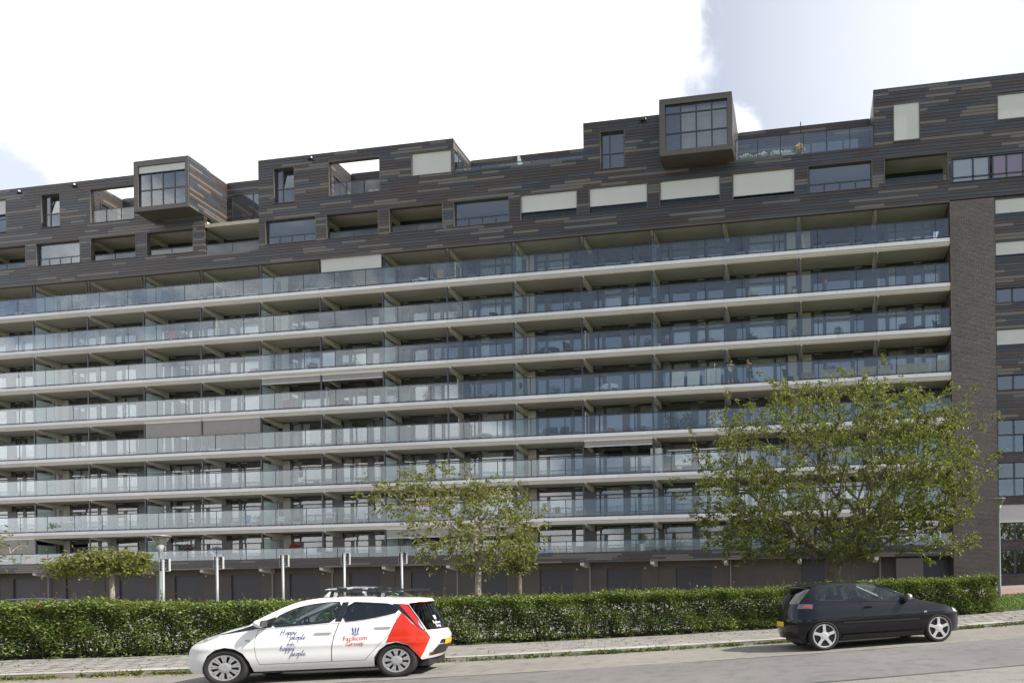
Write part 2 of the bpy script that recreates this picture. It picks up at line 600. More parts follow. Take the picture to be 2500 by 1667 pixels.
# hanger posts
def post(r, b, x, y, w, z0, z1):
    q = MB(); q.box(-w / 2, w / 2, 0, 0.10, 0, z1 - z0)
    key = ('post', round(w, 3), round(z1 - z0, 3))
    if key not in G:
        G[key] = q.mesh('hanger_post', MATS['rail'])
    put('hanger_post', G[key], bld, (x, y, z0))


for r in range(8):
    z1 = soffit_z(r) - (0.06 if r else 0.0); z0 = deck_z(r) + 0.02
    for b in range(B0, B1):
        if r == 0:
            post(r, b, b * W - 0.10, 0.25, 0.055, z0, z1); post(r, b, b * W + 0.16, 0.25, 0.04, z0, z1)
        else:
            post(r, b, b * W + 0.02, 0.16, 0.11, z0, z1)

# balustrades: rails, posts, brackets and glass panes
pane_me = {}
for r in range(8):
    c = zf(r + 1)
    zb, zt = (c + 0.20, c + 1.335) if r < 7 else (BAND_TOP + 0.05, 5.10)
    mb = MB()
    yb = 0.03
    mb.box(XL, XR - 0.05, yb - 0.02, yb + 0.035, zt - 0.03, zt + 0.025)
    mb.box(XL, XR - 0.05, yb - 0.015, yb + 0.03, zb - 0.035, zb + 0.01)
    xs = [b * W + f * W for b in range(B0, B1) for f in (0.25, 0.75) if b * W + f * W < XR - 0.3] + [XR - 0.07]
    for x in xs:
        mb.box(x - 0.022, x + 0.022, yb + 0.012, yb + 0.045, zb, zt)
    if r < 7:
        x = XL + 0.35
        while x < XR - 0.4:
            mb.box(x - 0.05, x + 0.05, yb - 0.01, yb + 0.05, c + 0.10, zb - 0.03); x += W / 4
    bal = mb.build('balustrade', MATS['rail'], bld)
    prev = XL
    for x in xs:
        x0, x1 = prev + 0.028, x - 0.028
        key = (round(x1 - x0, 2), round(zt - zb, 2))
        if key not in pane_me:
            q = MB(); q.box(0, x1 - x0, 0, 0.012, 0, zt - zb - 0.045); pane_me[key] = q.mesh('glass_pane', MATS['balcony_glass'])
        o = put('glass_pane', pane_me[key], bal, (x0, yb + random.uniform(-0.002, 0.002), zb + 0.012))
        o.rotation_euler = (random.gauss(0, 0.004), 0, random.gauss(0, 0.004))
        prev = x

# partition screens between the flats
scr = {}
for r in range(8):
    z0 = deck_z(r) + 0.03
    h = min(1.95, soffit_z(r) - z0 - 0.5)
    for b in range(-2, 14, 2):
        key = round(h, 2)
        if key not in scr:
            q = MB(); q.box(-0.012, 0.012, 0.32, YW - 0.75, 0, h); scr[key] = q.mesh('partition_pane', MATS['screen_glass'])
            q = MB()
            for (y0, y1, za, zb2) in ((0.28, 0.32, 0, h), (YW - 0.75, YW - 0.70, 0, h + 0.3), (0.28, YW - 0.70, h, h + 0.035), (0.28, YW - 0.7, -0.02, 0.0)):
                q.box(-0.022, 0.022, y0, y1, za, zb2)
            scr[(key, 'f')] = q.mesh('partition_frame', MATS['frame_dark'])
        f = put('partition_frame', scr[(key, 'f')], bld, (b * W + 0.06, 0, z0))
        put('partition_pane', scr[key], f)

# window walls
def wall_open(x0, x1, z0, z1, holes, y0, y1, mb, m=0):
    """wall of boxes with rectangular holes (hx0,hx1,hz0,hz1)"""
    xs = sorted({x0, x1, *[max(x0, min(x1, h[i])) for h in holes for i in (0, 1)]})
    zs = sorted({z0, z1, *[max(z0, min(z1, h[i])) for h in holes for i in (2, 3)]})
    for za, zb in zip(zs[:-1], zs[1:]):
        run = None
        for xa, xb in zip(xs[:-1], xs[1:]):
            cx, cz = (xa + xb) / 2, (za + zb) / 2
            solid = not any(h[0] < cx < h[1] and h[2] < cz < h[3] for h in holes)
            if solid:
                run = (run[0], xb) if run else (xa, xb)
            elif run:
                mb.box(run[0], run[1], y0, y1, za, zb, m); run = None
        if run:
            mb.box(run[0], run[1], y0, y1, za, zb, m)


# openings of a bay: (kind, x0, x1) as fractions of the bay width
LAY = {'A': [('narrow', 0.05, 0.185), ('wide', 0.215, 0.475), ('narrow', 0.56, 0.69), ('wide', 0.72, 0.965)],
       'B': [('panel', 0.04, 0.16), ('narrow', 0.19, 0.33), ('wide', 0.355, 0.70), ('door', 0.735, 0.88)],
       'C': [('door', 0.12, 0.265), ('wide', 0.30, 0.645), ('narrow', 0.67, 0.81), ('panel', 0.84, 0.96)]}
TYPE = {0: 'B', 1: 'A', 2: 'A', 3: 'C'}
wall_me, wpane = {}, {}
CURT = [MATS['curtain_white'], MATS['curtain_white'], MATS['curtain_grey'], MATS['curtain_beige']]


def curtain(x0, x1, z0, z1, y, mt, parent, name='curtain'):
    q = MB(); n = max(6, int((x1 - x0) / 0.06)); amp = 0.035
    pts = [(x0 + (x1 - x0) * i / n, y + amp * math.sin(i * 1.9) + random.uniform(-.012, .012)) for i in range(n + 1)]
    for (xa, ya), (xb, yb) in zip(pts[:-1], pts[1:]):
        q.quad((xa, ya, z0), (xb, yb, z0), (xb, yb, z1), (xa, ya, z1))
    return q.build(name, mt, parent)


random.seed(21)
for r in range(8):
    z0, z1 = deck_z(r) - 0.02, soffit_z(r)
    H = z1 - z0
    zsill, ztr, ztop = 0.62, H - 0.62, H - 0.12
    for b in range(B0, B1):
        ty = TYPE[b % 4]
        key = (ty, round(H, 3), b == 13)
        bw = W if b < 13 else XR - 13 * W
        lay = LAY[ty]
        if key not in wall_me:
            holes = []
            for kind, a, e in lay:
                a, e = a * bw, e * bw
                if kind == 'panel':
                    continue
                holes.append((a + 0.05, e - 0.05, (zsill if kind != 'door' else 0.75), ztr - 0.03))
            trans = [(lay[0][1] if lay[0][0] != 'panel' else lay[1][1], 0.475 if ty == 'A' else (0.70 if ty == 'B' else 0.265)),
                     (0.56, 0.965) if ty == 'A' else ((0.735, 0.88) if ty == 'B' else (0.30, 0.81))]
            for a, e in trans:
                holes.append((a * bw + 0.05, e * bw - 0.05, ztr + 0.05, ztop))
            q = MB()
            wall_open(0, bw, 0, H, holes, 0, 0.11, q, 0)
            for kind, a, e in lay:
                if kind == 'panel':
                    q.box(a * bw, e * bw, -0.02, -0.001, 0.05, H - 0.05, 1)
                elif kind == 'door':
                    q.box(a * bw - 0.01, e * bw + 0.01, -0.025, -0.001, 0.04, 0.72, 2)
                    q.box(e * bw - 0.13, e * bw - 0.03, -0.07, -0.03, 1.02, 1.05, 3)
                else:
                    q.box(a * bw + 0.02, e * bw - 0.02, -0.018, -0.001, 0.05, zsill - 0.06, 1 if ty != 'A' else 4)
                    q.box(a * bw, e * bw, -0.05, -0.002, zsill - 0.05, zsill - 0.012, 0)
            for a, e in trans:                                     # ventilation grilles
                q.box(a * bw + 0.06, a * bw + 0.55, -0.03, -0.001, ztop + 0.02, ztop + 0.075, 3)
            wall_me[key] = (q.mesh('window_wall', [MATS['frame_dark'], MATS['panel_light'], MATS['frame_grey'], MATS['panel_light'], MATS['frame_grey']]), trans)
        me, trans = wall_me[key]
        ww = put('window_wall', me, bld, (b * W, YW, z0))
        tall_curt = random.random()
        cm = random.choice(CURT)
        for kind, a, e in lay:
            if kind == 'panel':
                continue
            x0, x1 = a * bw + 0.04, e * bw - 0.04
            za, zb = (zsill - 0.01 if kind != 'door' else 0.74), ztr - 0.02
            k2 = (kind, round(x1 - x0, 3), round(zb - za, 3))
            if k2 not in wpane:
                q = MB(); q.quad((0, 0, 0), (x1 - x0, 0, 0), (x1 - x0, 0, zb - za), (0, 0, zb - za)); wpane[k2] = q.mesh(kind + '_pane', MATS['window_glass'])
            o = put(kind + '_pane', wpane[k2], ww, (x0, 0.055, za))
            o.rotation_euler = (random.gauss(0, 0.012), 0, random.gauss(0, 0.012))
            if tall_curt < 0.62 and random.random() < 0.8 and kind != 'door':
                if random.random() < 0.3:
                    w2 = (x1 - x0) * random.uniform(0.3, 0.5)
                    curtain(x0, x0 + w2, 0.1, H - 0.1, 0.28, cm, ww)
                else:
                    curtain(x0 - 0.03, x1 + 0.03, 0.1, H - 0.1, 0.28, cm, ww)
        for a, e in trans:
            x0, x1 = a * bw + 0.04, e * bw - 0.04
            k2 = ('tr', round(x1 - x0, 3), round(H, 3))
            if k2 not in wpane:
                q = MB(); q.quad((0, 0, 0), (x1 - x0, 0, 0), (x1 - x0, 0, ztop - ztr - 0.04), (0, 0, ztop - ztr - 0.04)); wpane[k2] = q.mesh('transom_pane', MATS['window_glass'])
            put('transom_pane', wpane[k2], ww, (x0, 0.055, ztr + 0.045))

# rooms behind the glass
mb = MB()
mb.box(XL, XR, 9.0, 9.2, 1.0, CLAD_BOT + 2)
for b in range(B0, B1):
    mb.box(b * W - 0.06, b * W + 0.06, YW + 0.12, 8.98, BAND_TOP - 0.1, CLAD_BOT)
mb.build('room_walls', MATS['room_wall'], bld)

# ------------------------------------------------------------------ upper cladding with its openings
ROOF = 33.24
LO0, LO1 = 27.10, 28.90                # lower opening row
UP0, UP1 = 30.03, 32.60                # upper opening row
BX1 = (10.40, 14.85); BX2 = (48.75, 53.35); BOXY, BOXZ = -2.05, 29.68
REC = (14.85, 19.27)
T1 = (5.27, 10.40); T2 = (24.70, 28.75)
LOW1 = (34.10, 43.35); LOW2 = (53.35, 62.13)
LOWZ1, LOWZ2 = 30.88, 29.66
XEND = 78.0
lower = []                             # (b0,b1) openings in fractions of a bay
for b in range(B0, 14):
    lower.append((b * W + 0.13 * W + (0.01 if b > 3 else -0.13), b * W + 0.97 * W + (0.0 if b > 3 else -0.24)))
lower = [o for o in lower if not (REC[0] - 0.8 < (o[0] + o[1]) / 2 < REC[1])]
lower[-1] = (62.70, 66.55)
holes = [(a, e, LO0, LO1) for a, e in lower]
holes.append((REC[0], REC[1], 26.85, 60))
wins = [(-3.7, -2.1), (0.98, 2.70), (20.45, 22.12), (44.46, 46.15)]
holes += [(a, e, UP0, UP1) for a, e in wins]
holes += [(T1[0], T1[1] - 1.3, UP0 - 0.05, UP1), (T2[0] + 0.05, T2[1] - 0.06, UP0 + 0.08, UP1 + 0.03)]
holes += [(31.0, 33.95, 30.93, 32.58)]                    # corner window with its shade
holes += [(63.28, 64.90, 29.82, 32.25), (69.42, 73.0, 30.48, 32.12)]
holes += [(66.70, 73.0, 26.92, 28.45)]                    # ribbon windows in the end wing
holes += [(LOW1[0], LOW1[1], LOWZ1, 60), (LOW2[0], LOW2[1], LOWZ2, 60)]
RCOLX = 69.20
rcol = [(24.70, 25.72), (22.04, 23.06), (19.22, 20.22), (16.56, 17.62), (13.80, 14.82), (9.92, 12.06), (7.22, 9.42), (4.50, 6.80), (2.35, 4.00)]

PITCH = 0.205
boards = []                            # (frame, a0, a1, z0, z1, colour): frame 'F' is the front


def add_boards(frame, a0, a1, z0, z1, hls, seed=0, pitch=PITCH):
    rr = random.Random(seed)
    n = int(round((z1 - z0) / pitch))
    p = (z1 - z0) / n
    for i in range(n):
        za = z0 + i * p; zc_ = za + p / 2
        segs = [(a0, a1)]
        for h in hls:
            if h[2] < zc_ < h[3]:
                ns = []
                for s in segs:
                    if h[1] <= s[0] or h[0] >= s[1]:
                        ns.append(s); continue
                    if h[0] > s[0]:
                        ns.append((s[0], h[0]))
                    if h[1] < s[1]:
                        ns.append((h[1], s[1]))
                segs = ns
        x = a0 - rr.uniform(0, 2.5)
        cuts = []
        while x < a1:
            x += rr.choice((1.2, 1.8, 1.8, 2.4, 2.4, 3.6)); cuts.append(x)
        lastc = rr.choice((0, 1, 2))
        for s in segs:
            cs = [s[0]] + [c_ for c_ in cuts if s[0] + 0.25 < c_ < s[1] - 0.25] + [s[1]]
            for xa, xb in zip(cs[:-1], cs[1:]):
                col = rr.choices((0, 1, 2, 3, 4), (0.24, 0.30, 0.18, 0.16, 0.12))[0]
                boards.append((frame, xa + 0.006, xb - 0.006, za + 0.006, za + p - 0.022, col))


add_boards('F', XL, XEND, CLAD_BOT, ROOF, holes, 5)
# the deck band at the garage floor and the strips between the end windows
add_boards('G', XL, XR, BAND_BOT, BAND_TOP - 0.05, [], 9, pitch=0.16)
rh = [(RCOLX, XEND, a, b) for a, b in rcol]
add_boards('R', RCOLX + 0.02, XEND, 12.14, 25.80, rh, 11)
# side walls: ('Sx', x, facing) boards run along y
SIDES = []


def side(x, facing, y0, y1, z0, z1, hls=(), seed=0):
    SIDES.append((x, facing, y0, y1, z0, z1))
    add_boards(('S', x, facing), y0, y1, z0, z1, list(hls), seed)


YB = 4.0
side(BX1[1], 1, BOXY + 0.10, 3.25, BOXZ + 0.02, ROOF, seed=31)
side(BX1[1], 1, 0.0, 0.34, 26.85, BOXZ - 0.02, seed=32)
side(T1[0] + 0.0, 1, 0.36, YB, UP0 - 0.1, ROOF, [(1.2, 3.2, 0, 32.0)], seed=33)
side(T2[0], 1, 0.36, YB, UP0 - 0.1, ROOF, [(1.0, 3.0, 0, 32.0)], seed=34)
side(LOW1[0], 1, 0.0, YB, LOWZ1 + 0.02, ROOF, [(0.1, 2.4, 0, 32.5)], seed=35)
side(BX2[1], 1, BOXY + 0.10, YB, BOXZ + 0.02, ROOF, seed=36)
side(LOW1[1], -1, 0.0, YB, LOWZ1 + 0.02, ROOF, seed=37)
side(LOW2[1], -1, 0.0, YB, LOWZ2 + 0.02, ROOF - 0.1, seed=38)
side(REC[1], -1, 0.0, 3.25, 26.85, ROOF, seed=39)
side(BX1[0], -1, BOXY + 0.10, 0.0, BOXZ + 0.02, ROOF, seed=40)
side(BX2[0], -1, BOXY + 0.10, 0.0, BOXZ + 0.02, ROOF, seed=41)
# set-back walls at the rear of the terraces
def rear(x0, x1, y, z0, z1, hls, seed):
    add_boards(('B', y), x0, x1, z0, z1, hls, seed)


rear(REC[0], REC[1], 3.25, 29.0, ROOF, [(15.3, 18.9, 0, 32.3)], 51)
rear(T1[0], T1[1], YB, 30.0, ROOF, [(6.2, 9.6, 0, 32.0)], 52)
rear(T2[0], T2[1], YB, 30.0, ROOF, [(25.6, 28.3, 0, 32.0)], 53)
rear(LOW1[0], LOW1[1], YB, 30.9, ROOF, [(35.2, 38.0, 0, 32.0), (39.2, 42.4, 0, 32.0)], 54)
rear(LOW2[0], LOW2[1], YB, 29.7, ROOF - 0.1, [(57.2, 61.4, 0, 32.0)], 55)


def board_box(q, bd, m):
    fr, a0, a1, z0, z1, c = bd
    if fr == 'F':
        q.box(a0, a1, -0.032, 0.0, z0, z1, m)
    elif fr == 'G':
        q.box(a0, a1, 0.02, 0.05, z0, z1, m)
    elif fr == 'R':
        q.box(a0, a1, 0.10, 0.13, z0, z1, m)
    elif fr[0] == 'S':
        x, fc = fr[1], fr[2]
        q.box(x + (0.0 if fc > 0 else -0.032), x + (0.032 if fc > 0 else 0.0), a0, a1, z0, z1, m)
    else:
        q.box(a0, a1, fr[1] - 0.03, fr[1], z0, z1, m)


def bdist(bd):
    fr = bd[0]
    if fr in ('F', 'G', 'R'):
        x, y = (bd[1] + bd[2]) / 2, 0.0
    elif fr[0] == 'S':
        x, y = fr[1], (bd[1] + bd[2]) / 2
    else:
        x, y = (bd[1] + bd[2]) / 2, fr[1]
    d = math.hypot(x * 1.0226 - CAMX, y - CAMY)
    vis = 1 if fr in ('F', 'G') and bd[1] < 71.5 else 0
    return -(bd[2] - bd[1]) / d * vis


boards.sort(key=bdist)
clad = MB()
BM = [MATS['board%d' % i] for i in range(5)]
# backing wall of the cladding
wall_open(XL, XEND, CLAD_BOT, ROOF, holes, 0.003, 0.34, clad)
cladding = clad.build('cladding_wall', MATS['back_clad'], bld)
bcache = {}
for bd in boards[:290]:
    q = MB(); z = bd[3]; x = bd[1]
    key = (bd[0], round(bd[2] - bd[1], 3), round(bd[4] - bd[3], 3), bd[5])
    if key not in bcache:
        board_box(q, (bd[0], 0, bd[2] - bd[1], 0, bd[4] - bd[3], bd[5]), 0); bcache[key] = q.mesh('cladding_board', BM[bd[5]])
    put('cladding_board', bcache[key], cladding, (x, 0, z))
q = MB()
for bd in boards[290:]:
    board_box(q, bd, bd[5])
tag(q.build('cladding_boards', BM, cladding), kind='stuff')

# solid volumes behind the front (closed boxes; the terraces stay open)
vol = MB()
for x0, x1 in ((XL, T1[0]), (BX1[0], BX1[1]), (REC[1], T2[0]), (T2[1], LOW1[0]), (LOW1[1], BX2[1]), (LOW2[1], XEND)):
    vol.box(x0 + 0.004, x1 - 0.004, 0.9, 10.0, 29.62, ROOF - 0.02)
vol.box(T1[0], T1[1], YB, 10.0, 29.62, ROOF - 0.03)
vol.box(T2[0], T2[1], YB, 10.0, 29.62, ROOF - 0.03)
vol.box(LOW1[0], LOW1[1], YB, 10.0, 29.62, ROOF - 0.03)
vol.box(LOW2[0], LOW2[1], YB, 10.0, 29.0, ROOF - 0.13)
vol.box(REC[0], REC[1], 3.25, 10.0, 26.6, ROOF - 0.03)
vol.build('setback_volume', MATS['back_clad'], bld)
# terrace floors and soffits of the loggias
lg = MB()
for x0, x1, z in ((T1[0], T1[1], UP0 - 0.12), (T2[0], T2[1], UP0 - 0.02), (LOW1[0], LOW1[1], 29.9), (LOW2[0], LOW2[1], 29.45)):
    lg.box(x0, x1, 0.35, YB, z - 0.1, z)
lg.build('terrace_floor', MATS['deck'], bld)
lg = MB()
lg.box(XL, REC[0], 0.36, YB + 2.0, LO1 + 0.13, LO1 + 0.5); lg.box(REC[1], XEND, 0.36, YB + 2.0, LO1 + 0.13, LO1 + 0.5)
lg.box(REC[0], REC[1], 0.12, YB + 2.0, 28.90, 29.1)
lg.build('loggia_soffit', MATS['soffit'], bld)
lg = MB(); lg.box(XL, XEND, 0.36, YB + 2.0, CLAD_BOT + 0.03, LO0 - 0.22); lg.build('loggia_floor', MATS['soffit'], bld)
mb = MB(); mb.box(REC[0] + 0.05, REC[1] - 0.02, 0.02, 0.12, 28.83, 29.08); mb.build('terrace_edge', MATS['slab_edge'], bld)
lgb = MB(); lgb.box(-0.13, 0.13, 0.3, YW, -0.3, 0)
lgbm = lgb.mesh('support_beam', MATS['beam'])
for b in range(B0, 14):
    if b not in (4,):
        put('support_beam', lgbm, bld, (b * W + 0.1, 0.1, LO1 + 0.135))
# loggia window walls, dark
mb = MB()
mb.box(XL, XR, YW, YW + 0.1, CLAD_BOT + 0.4, LO1 + 0.13); mb.build('loggia_wall', MATS['frame_dark'], bld)
mb = MB(); x = XL + 0.5
while x < XR - 2:
    mb.quad((x, YW - 0.02, 27.0), (x + 1.6, YW - 0.02, 27.0), (x + 1.6, YW - 0.02, 28.5), (x, YW - 0.02, 28.5)); x += 2.39
mb.build('loggia_glazing', MATS['window_glass'], bld)

# copings on the roof edges
cp = MB()
for x0, x1, z in ((XL, REC[0] + 0.03, ROOF), (REC[1] - 0.03, LOW1[0] + 0.03, ROOF), (LOW1[1] - 0.03, BX2[0], ROOF), (LOW2[1] - 0.03, XEND, ROOF),
                  (LOW1[0] + 0.05, LOW1[1] - 0.05, LOWZ1), (LOW2[0] + 0.05, LOW2[1] - 0.05, LOWZ2)):
    cp = MB(); cp.box(x0, x1, -0.05, 0.36, z + 0.002, z + 0.035); cp.build('roof_coping', MATS['coping'], bld)
for x0, x1, z in ((T1[0], T1[1], ROOF), (LOW1[0], LOW1[1], ROOF), (LOW2[0], LOW2[1], ROOF - 0.1), (REC[0], REC[1], ROOF), (T2[0], T2[1], ROOF)):
    cp = MB(); cp.box(x0 + 0.05, x1 - 0.05, (YB if x0 != REC[0] else 3.25) - 0.06, YB + 0.3, z + 0.004, z + 0.03); cp.build('roof_coping', MATS['coping'], bld)


# opening linings, glass fronts, shades
def lining(x0, x1, z0, z1, y0=-0.045, y1=0.40, t=0.055, mt='surround', parent=None):
    q = MB()
    q.box(x0, x1, y0, y1, z1 - t, z1); q.box(x0, x1, y0 - 0.02, y1, z0, z0 + t * 0.7)
    q.box(x0, x0 + t, y0, y1, z0 + t * 0.7, z1 - t); q.box(x1 - t, x1, y0, y1, z0 + t * 0.7, z1 - t)
    return q.build('opening_lining', MATS[mt], parent or bld)


def pane(x0, x1, z0, z1, y, parent, mt='window_glass', name='pane'):
    q = MB(); q.quad((x0, y, z0), (x1, y, z0), (x1, y, z1), (x0, y, z1))
    return q.build(name, MATS[mt], parent)


def frame_bars(x0, x1, z0, z1, y, xs, zs, parent, w=0.07, mt='frame_dark', name='window_frame'):
    q = MB()
    for x in [x0 + w / 2, *xs, x1 - w / 2]:
        q.box(x - w / 2, x + w / 2, y - 0.05, y + 0.05, z0, z1)
    for z in [z0 + w / 2, *zs, z1 - w / 2]:
        q.box(x0, x1, y - 0.045, y + 0.045, z - w / 2, z + w / 2)
    return q.build(name, MATS[mt], parent)


def shade(x0, x1, z0, z1, y, parent, mt='shade_cream'):
    q = MB(); q.box(x0, x1, y, y + 0.01, z0 + 0.05, z1)
    o = q.build('roller_shade', MATS[mt], parent)
    q = MB(); q.box(x0, x1, y - 0.02, y + 0.03, z0, z0 + 0.05); q.build('shade_bar', MATS['shade_edge'] if mt != 'shade_cream' else MATS['frame_dark'], o)
    return o


random.seed(4)
# state of each lower opening, from the left: open, glazed, shade
state = {}
for i, (a, e) in enumerate(lower):
    b = int((a + 0.4) // W)
    L = lining(a, e, LO0, LO1)
    st = 'open'
    if b in (0, 4, 7, 12):
        st = 'glazed'
    elif b in (8, 9, 10, 11):
        st = 'shade'
    x0, x1 = a + 0.06, e - 0.06
    if st == 'glazed':
        n = 4
        fr = frame_bars(x0, x1, LO0 + 0.05, LO1 - 0.06, 0.26, [], [LO0 + 0.62], L)
        pane(x0, x1, LO0 + 0.64, LO1 - 0.08, 0.26, L, name='wide_pane' if b != 0 else 'wide_pane')
        for j in range(n):
            xa = x0 + (x1 - x0) * j / n; pane(xa + 0.04, x0 + (x1 - x0) * (j + 1) / n - 0.04, LO0 + 0.08, LO0 + 0.58, 0.25, L, name='low_pane')
        q = MB()
        for j in range(1, n):
            xa = x0 + (x1 - x0) * j / n; q.box(xa - 0.03, xa + 0.03, 0.22, 0.30, LO0 + 0.08, LO0 + 0.60)
        q.build('mullion', MATS['frame_dark'], L)
    else:
        zr = LO0 + (0.52 if st == 'open' else 0.46)
        q = MB(); q.box(x0, x1, 0.20, 0.26, zr - 0.035, zr + 0.02)
        n = 2 if b != 8 else 4
        for j in range(1, n):
            xa = x0 + (x1 - x0) * j / n; q.box(xa - 0.025, xa + 0.025, 0.20, 0.26, LO0 + 0.05, zr)
        q.build('loggia_rail', MATS['frame_dark'], L)
        for j in range(n):
            pane(x0 + (x1 - x0) * j / n + 0.03, x0 + (x1 - x0) * (j + 1) / n - 0.03, LO0 + 0.06, zr - 0.04, 0.235, L, 'balcony_glass', 'rail_pane')
        if st == 'shade':
            zlow = {8: 0.54, 9: 0.50, 10: 0.50, 11: 0.26}[b]
            shade(x0, x1, LO0 + zlow, LO1 - 0.06, 0.12 if b != 11 else 0.10, L)
# tall windows
for i, (a, e) in enumerate(wins):
    L = lining(a, e, UP0, UP1)
    x0, x1 = a + 0.06, e - 0.06
    zm = UP0 + 1.1
    frame_bars(x0, x1, UP0 + 0.05, UP1 - 0.06, 0.30, [x0 + (x1 - x0) * 0.36], [zm], L)
    xm = x0 + (x1 - x0) * 0.36
    for xa, xb in ((x0 + 0.05, xm - 0.04), (xm + 0.04, x1 - 0.05)):
        for za, zb in ((UP0 + 0.1, zm - 0.04), (zm + 0.04, UP1 - 0.12)):
            o = pane(xa, xb, za, zb, 0.0, L, name='window_pane'); o.location = (0, 0.30, 0)
            if i in (1, 2) and xa > xm and za > zm:                # tilted open vent
                o.location = (0, 0.0, 0)
                for v_ in o.data.vertices:
                    t = (v_.co.z - za) / (zb - za); v_.co.y = 0.30 + 0.28 * t
    if i == 0:
        shade(x0, x1, UP0 + 1.4, UP1 - 0.07, 0.14, L)
# terraces behind screens: linings and glass rails
for a, e, z in ((T1[0], T1[1] - 1.3, UP0 - 0.05), (T2[0] + 0.05, T2[1] - 0.06, UP0 + 0.08)):
    L = lining(a, e, z, UP1 if a < 20 else UP1 + 0.03)
    zr = z + 1.02
    q = MB(); q.box(a + 0.06, e - 0.06, 0.16, 0.20, zr - 0.02, zr + 0.02)
    for j in (1, 2):
        xa = a + (e - a) * j / 3; q.box(xa - 0.02, xa + 0.02, 0.16, 0.20, z + 0.05, zr)
    q.build('terrace_rail', MATS['rail'], L)
    for j in range(3):
        pane(a + (e - a) * j / 3 + 0.06, a + (e - a) * (j + 1) / 3 - 0.04, z + 0.05, zr - 0.03, 0.18, L, 'balcony_glass', 'rail_pane')
# terrace doors on the side and rear walls
def side_glass(x, y0, y1, z0, z1, n=2):
    q = MB()
    for j in range(n + 1):
        y = y0 + (y1 - y0) * j / n; q.box(x - 0.05, x + 0.05, y - 0.04, y + 0.04, z0, z1)
    q.box(x - 0.04, x + 0.04, y0, y1, z1 - 0.06, z1); q.box(x - 0.04, x + 0.04, y0, y1, z0, z0 + 0.06)
    f = q.build('terrace_door', MATS['frame_dark'], bld)
    for j in range(n):
        ya, yb = y0 + (y1 - y0) * j / n + 0.05, y0 + (y1 - y0) * (j + 1) / n - 0.05
        q = MB(); q.quad((x + 0.02, ya, z0 + 0.07), (x + 0.02, yb, z0 + 0.07), (x + 0.02, yb, z1 - 0.07), (x + 0.02, ya, z1 - 0.07))
        q.build('pane', MATS['window_glass'], f)


side_glass(T1[0] + 0.05, 1.2, 3.2, UP0 - 0.1, 32.0)
side_glass(T2[0] + 0.05, 1.0, 3.0, UP0 - 0.0, 32.0)
side_glass(LOW1[0] - 0.02, 0.15, 2.4, LOWZ1 + 0.05, 32.5, 2)
for x0, x1, y, z0, z1, n in ((15.3, 18.9, 3.24, 29.1, 32.3, 2), (6.2, 9.6, YB, 30.0, 32.0, 3), (25.6, 28.3, YB, 30.05, 32.0, 3),
                             (35.2, 38.0, YB, 30.0, 32.0, 3), (39.2, 42.4, YB, 30.0, 32.0, 3), (57.2, 61.4, YB, 29.5, 32.0, 4)):
    xs = [x0 + (x1 - x0) * j / n for j in range(1, n)]
    f = frame_bars(x0, x1, z0, z1, y - 0.04, xs, [z0 + (z1 - z0) * 0.45] if n == 2 else [], bld, name='terrace_door')
    for j in range(n):
        pane(x0 + (x1 - x0) * j / n + 0.05, x0 + (x1 - x0) * (j + 1) / n - 0.05, z0 + 0.06, z1 - 0.06, y - 0.05, f)
# corner window with lowered shade, end-wing shades
L = lining(31.0, 34.05, 30.93, 32.58)
shade(31.07, 33.95, 30.98, 32.52, 0.10, L)
L = lining(63.28, 64.90, 29.82, 32.25); shade(63.34, 64.84, 29.88, 32.19, 0.02, L)
L = lining(69.42, 73.0, 30.48, 32.12); shade(69.48, 72.9, 30.54, 32.06, 0.04, L)
# ribbon window right of the last loggia
L = lining(66.70, 73.0, 26.92, 28.45, mt='frame_dark')
xs = [66.8, 68.0, 68.95, 69.15, 69.95, 70.9, 71.9, 72.9]
q = MB()
for x in xs:
    q.box(x - 0.05, x + 0.05, 0.05, 0.15, 26.95, 28.4)
q.box(66.75, 72.95, 0.05, 0.15, 27.2, 27.28)
q.build('mullion', MATS['frame_dark'], L)
for j, (xa, xb) in enumerate(zip(xs[:-1], xs[1:])):
    if xb - xa < 0.4:
        continue
    pane(xa + 0.05, xb - 0.05, 27.28, 28.38, 0.10, L, 'pink_glass' if j > 2 else 'window_glass', 'ribbon_pane')
    pane(xa + 0.05, xb - 0.05, 26.97, 27.2, 0.10, L, 'pink_glass' if j > 2 else 'window_glass', 'ribbon_pane')
    if j <= 2:
        shade(xa + 0.05, xb - 0.05, 26.97, 28.38, 0.16, L, 'blind')


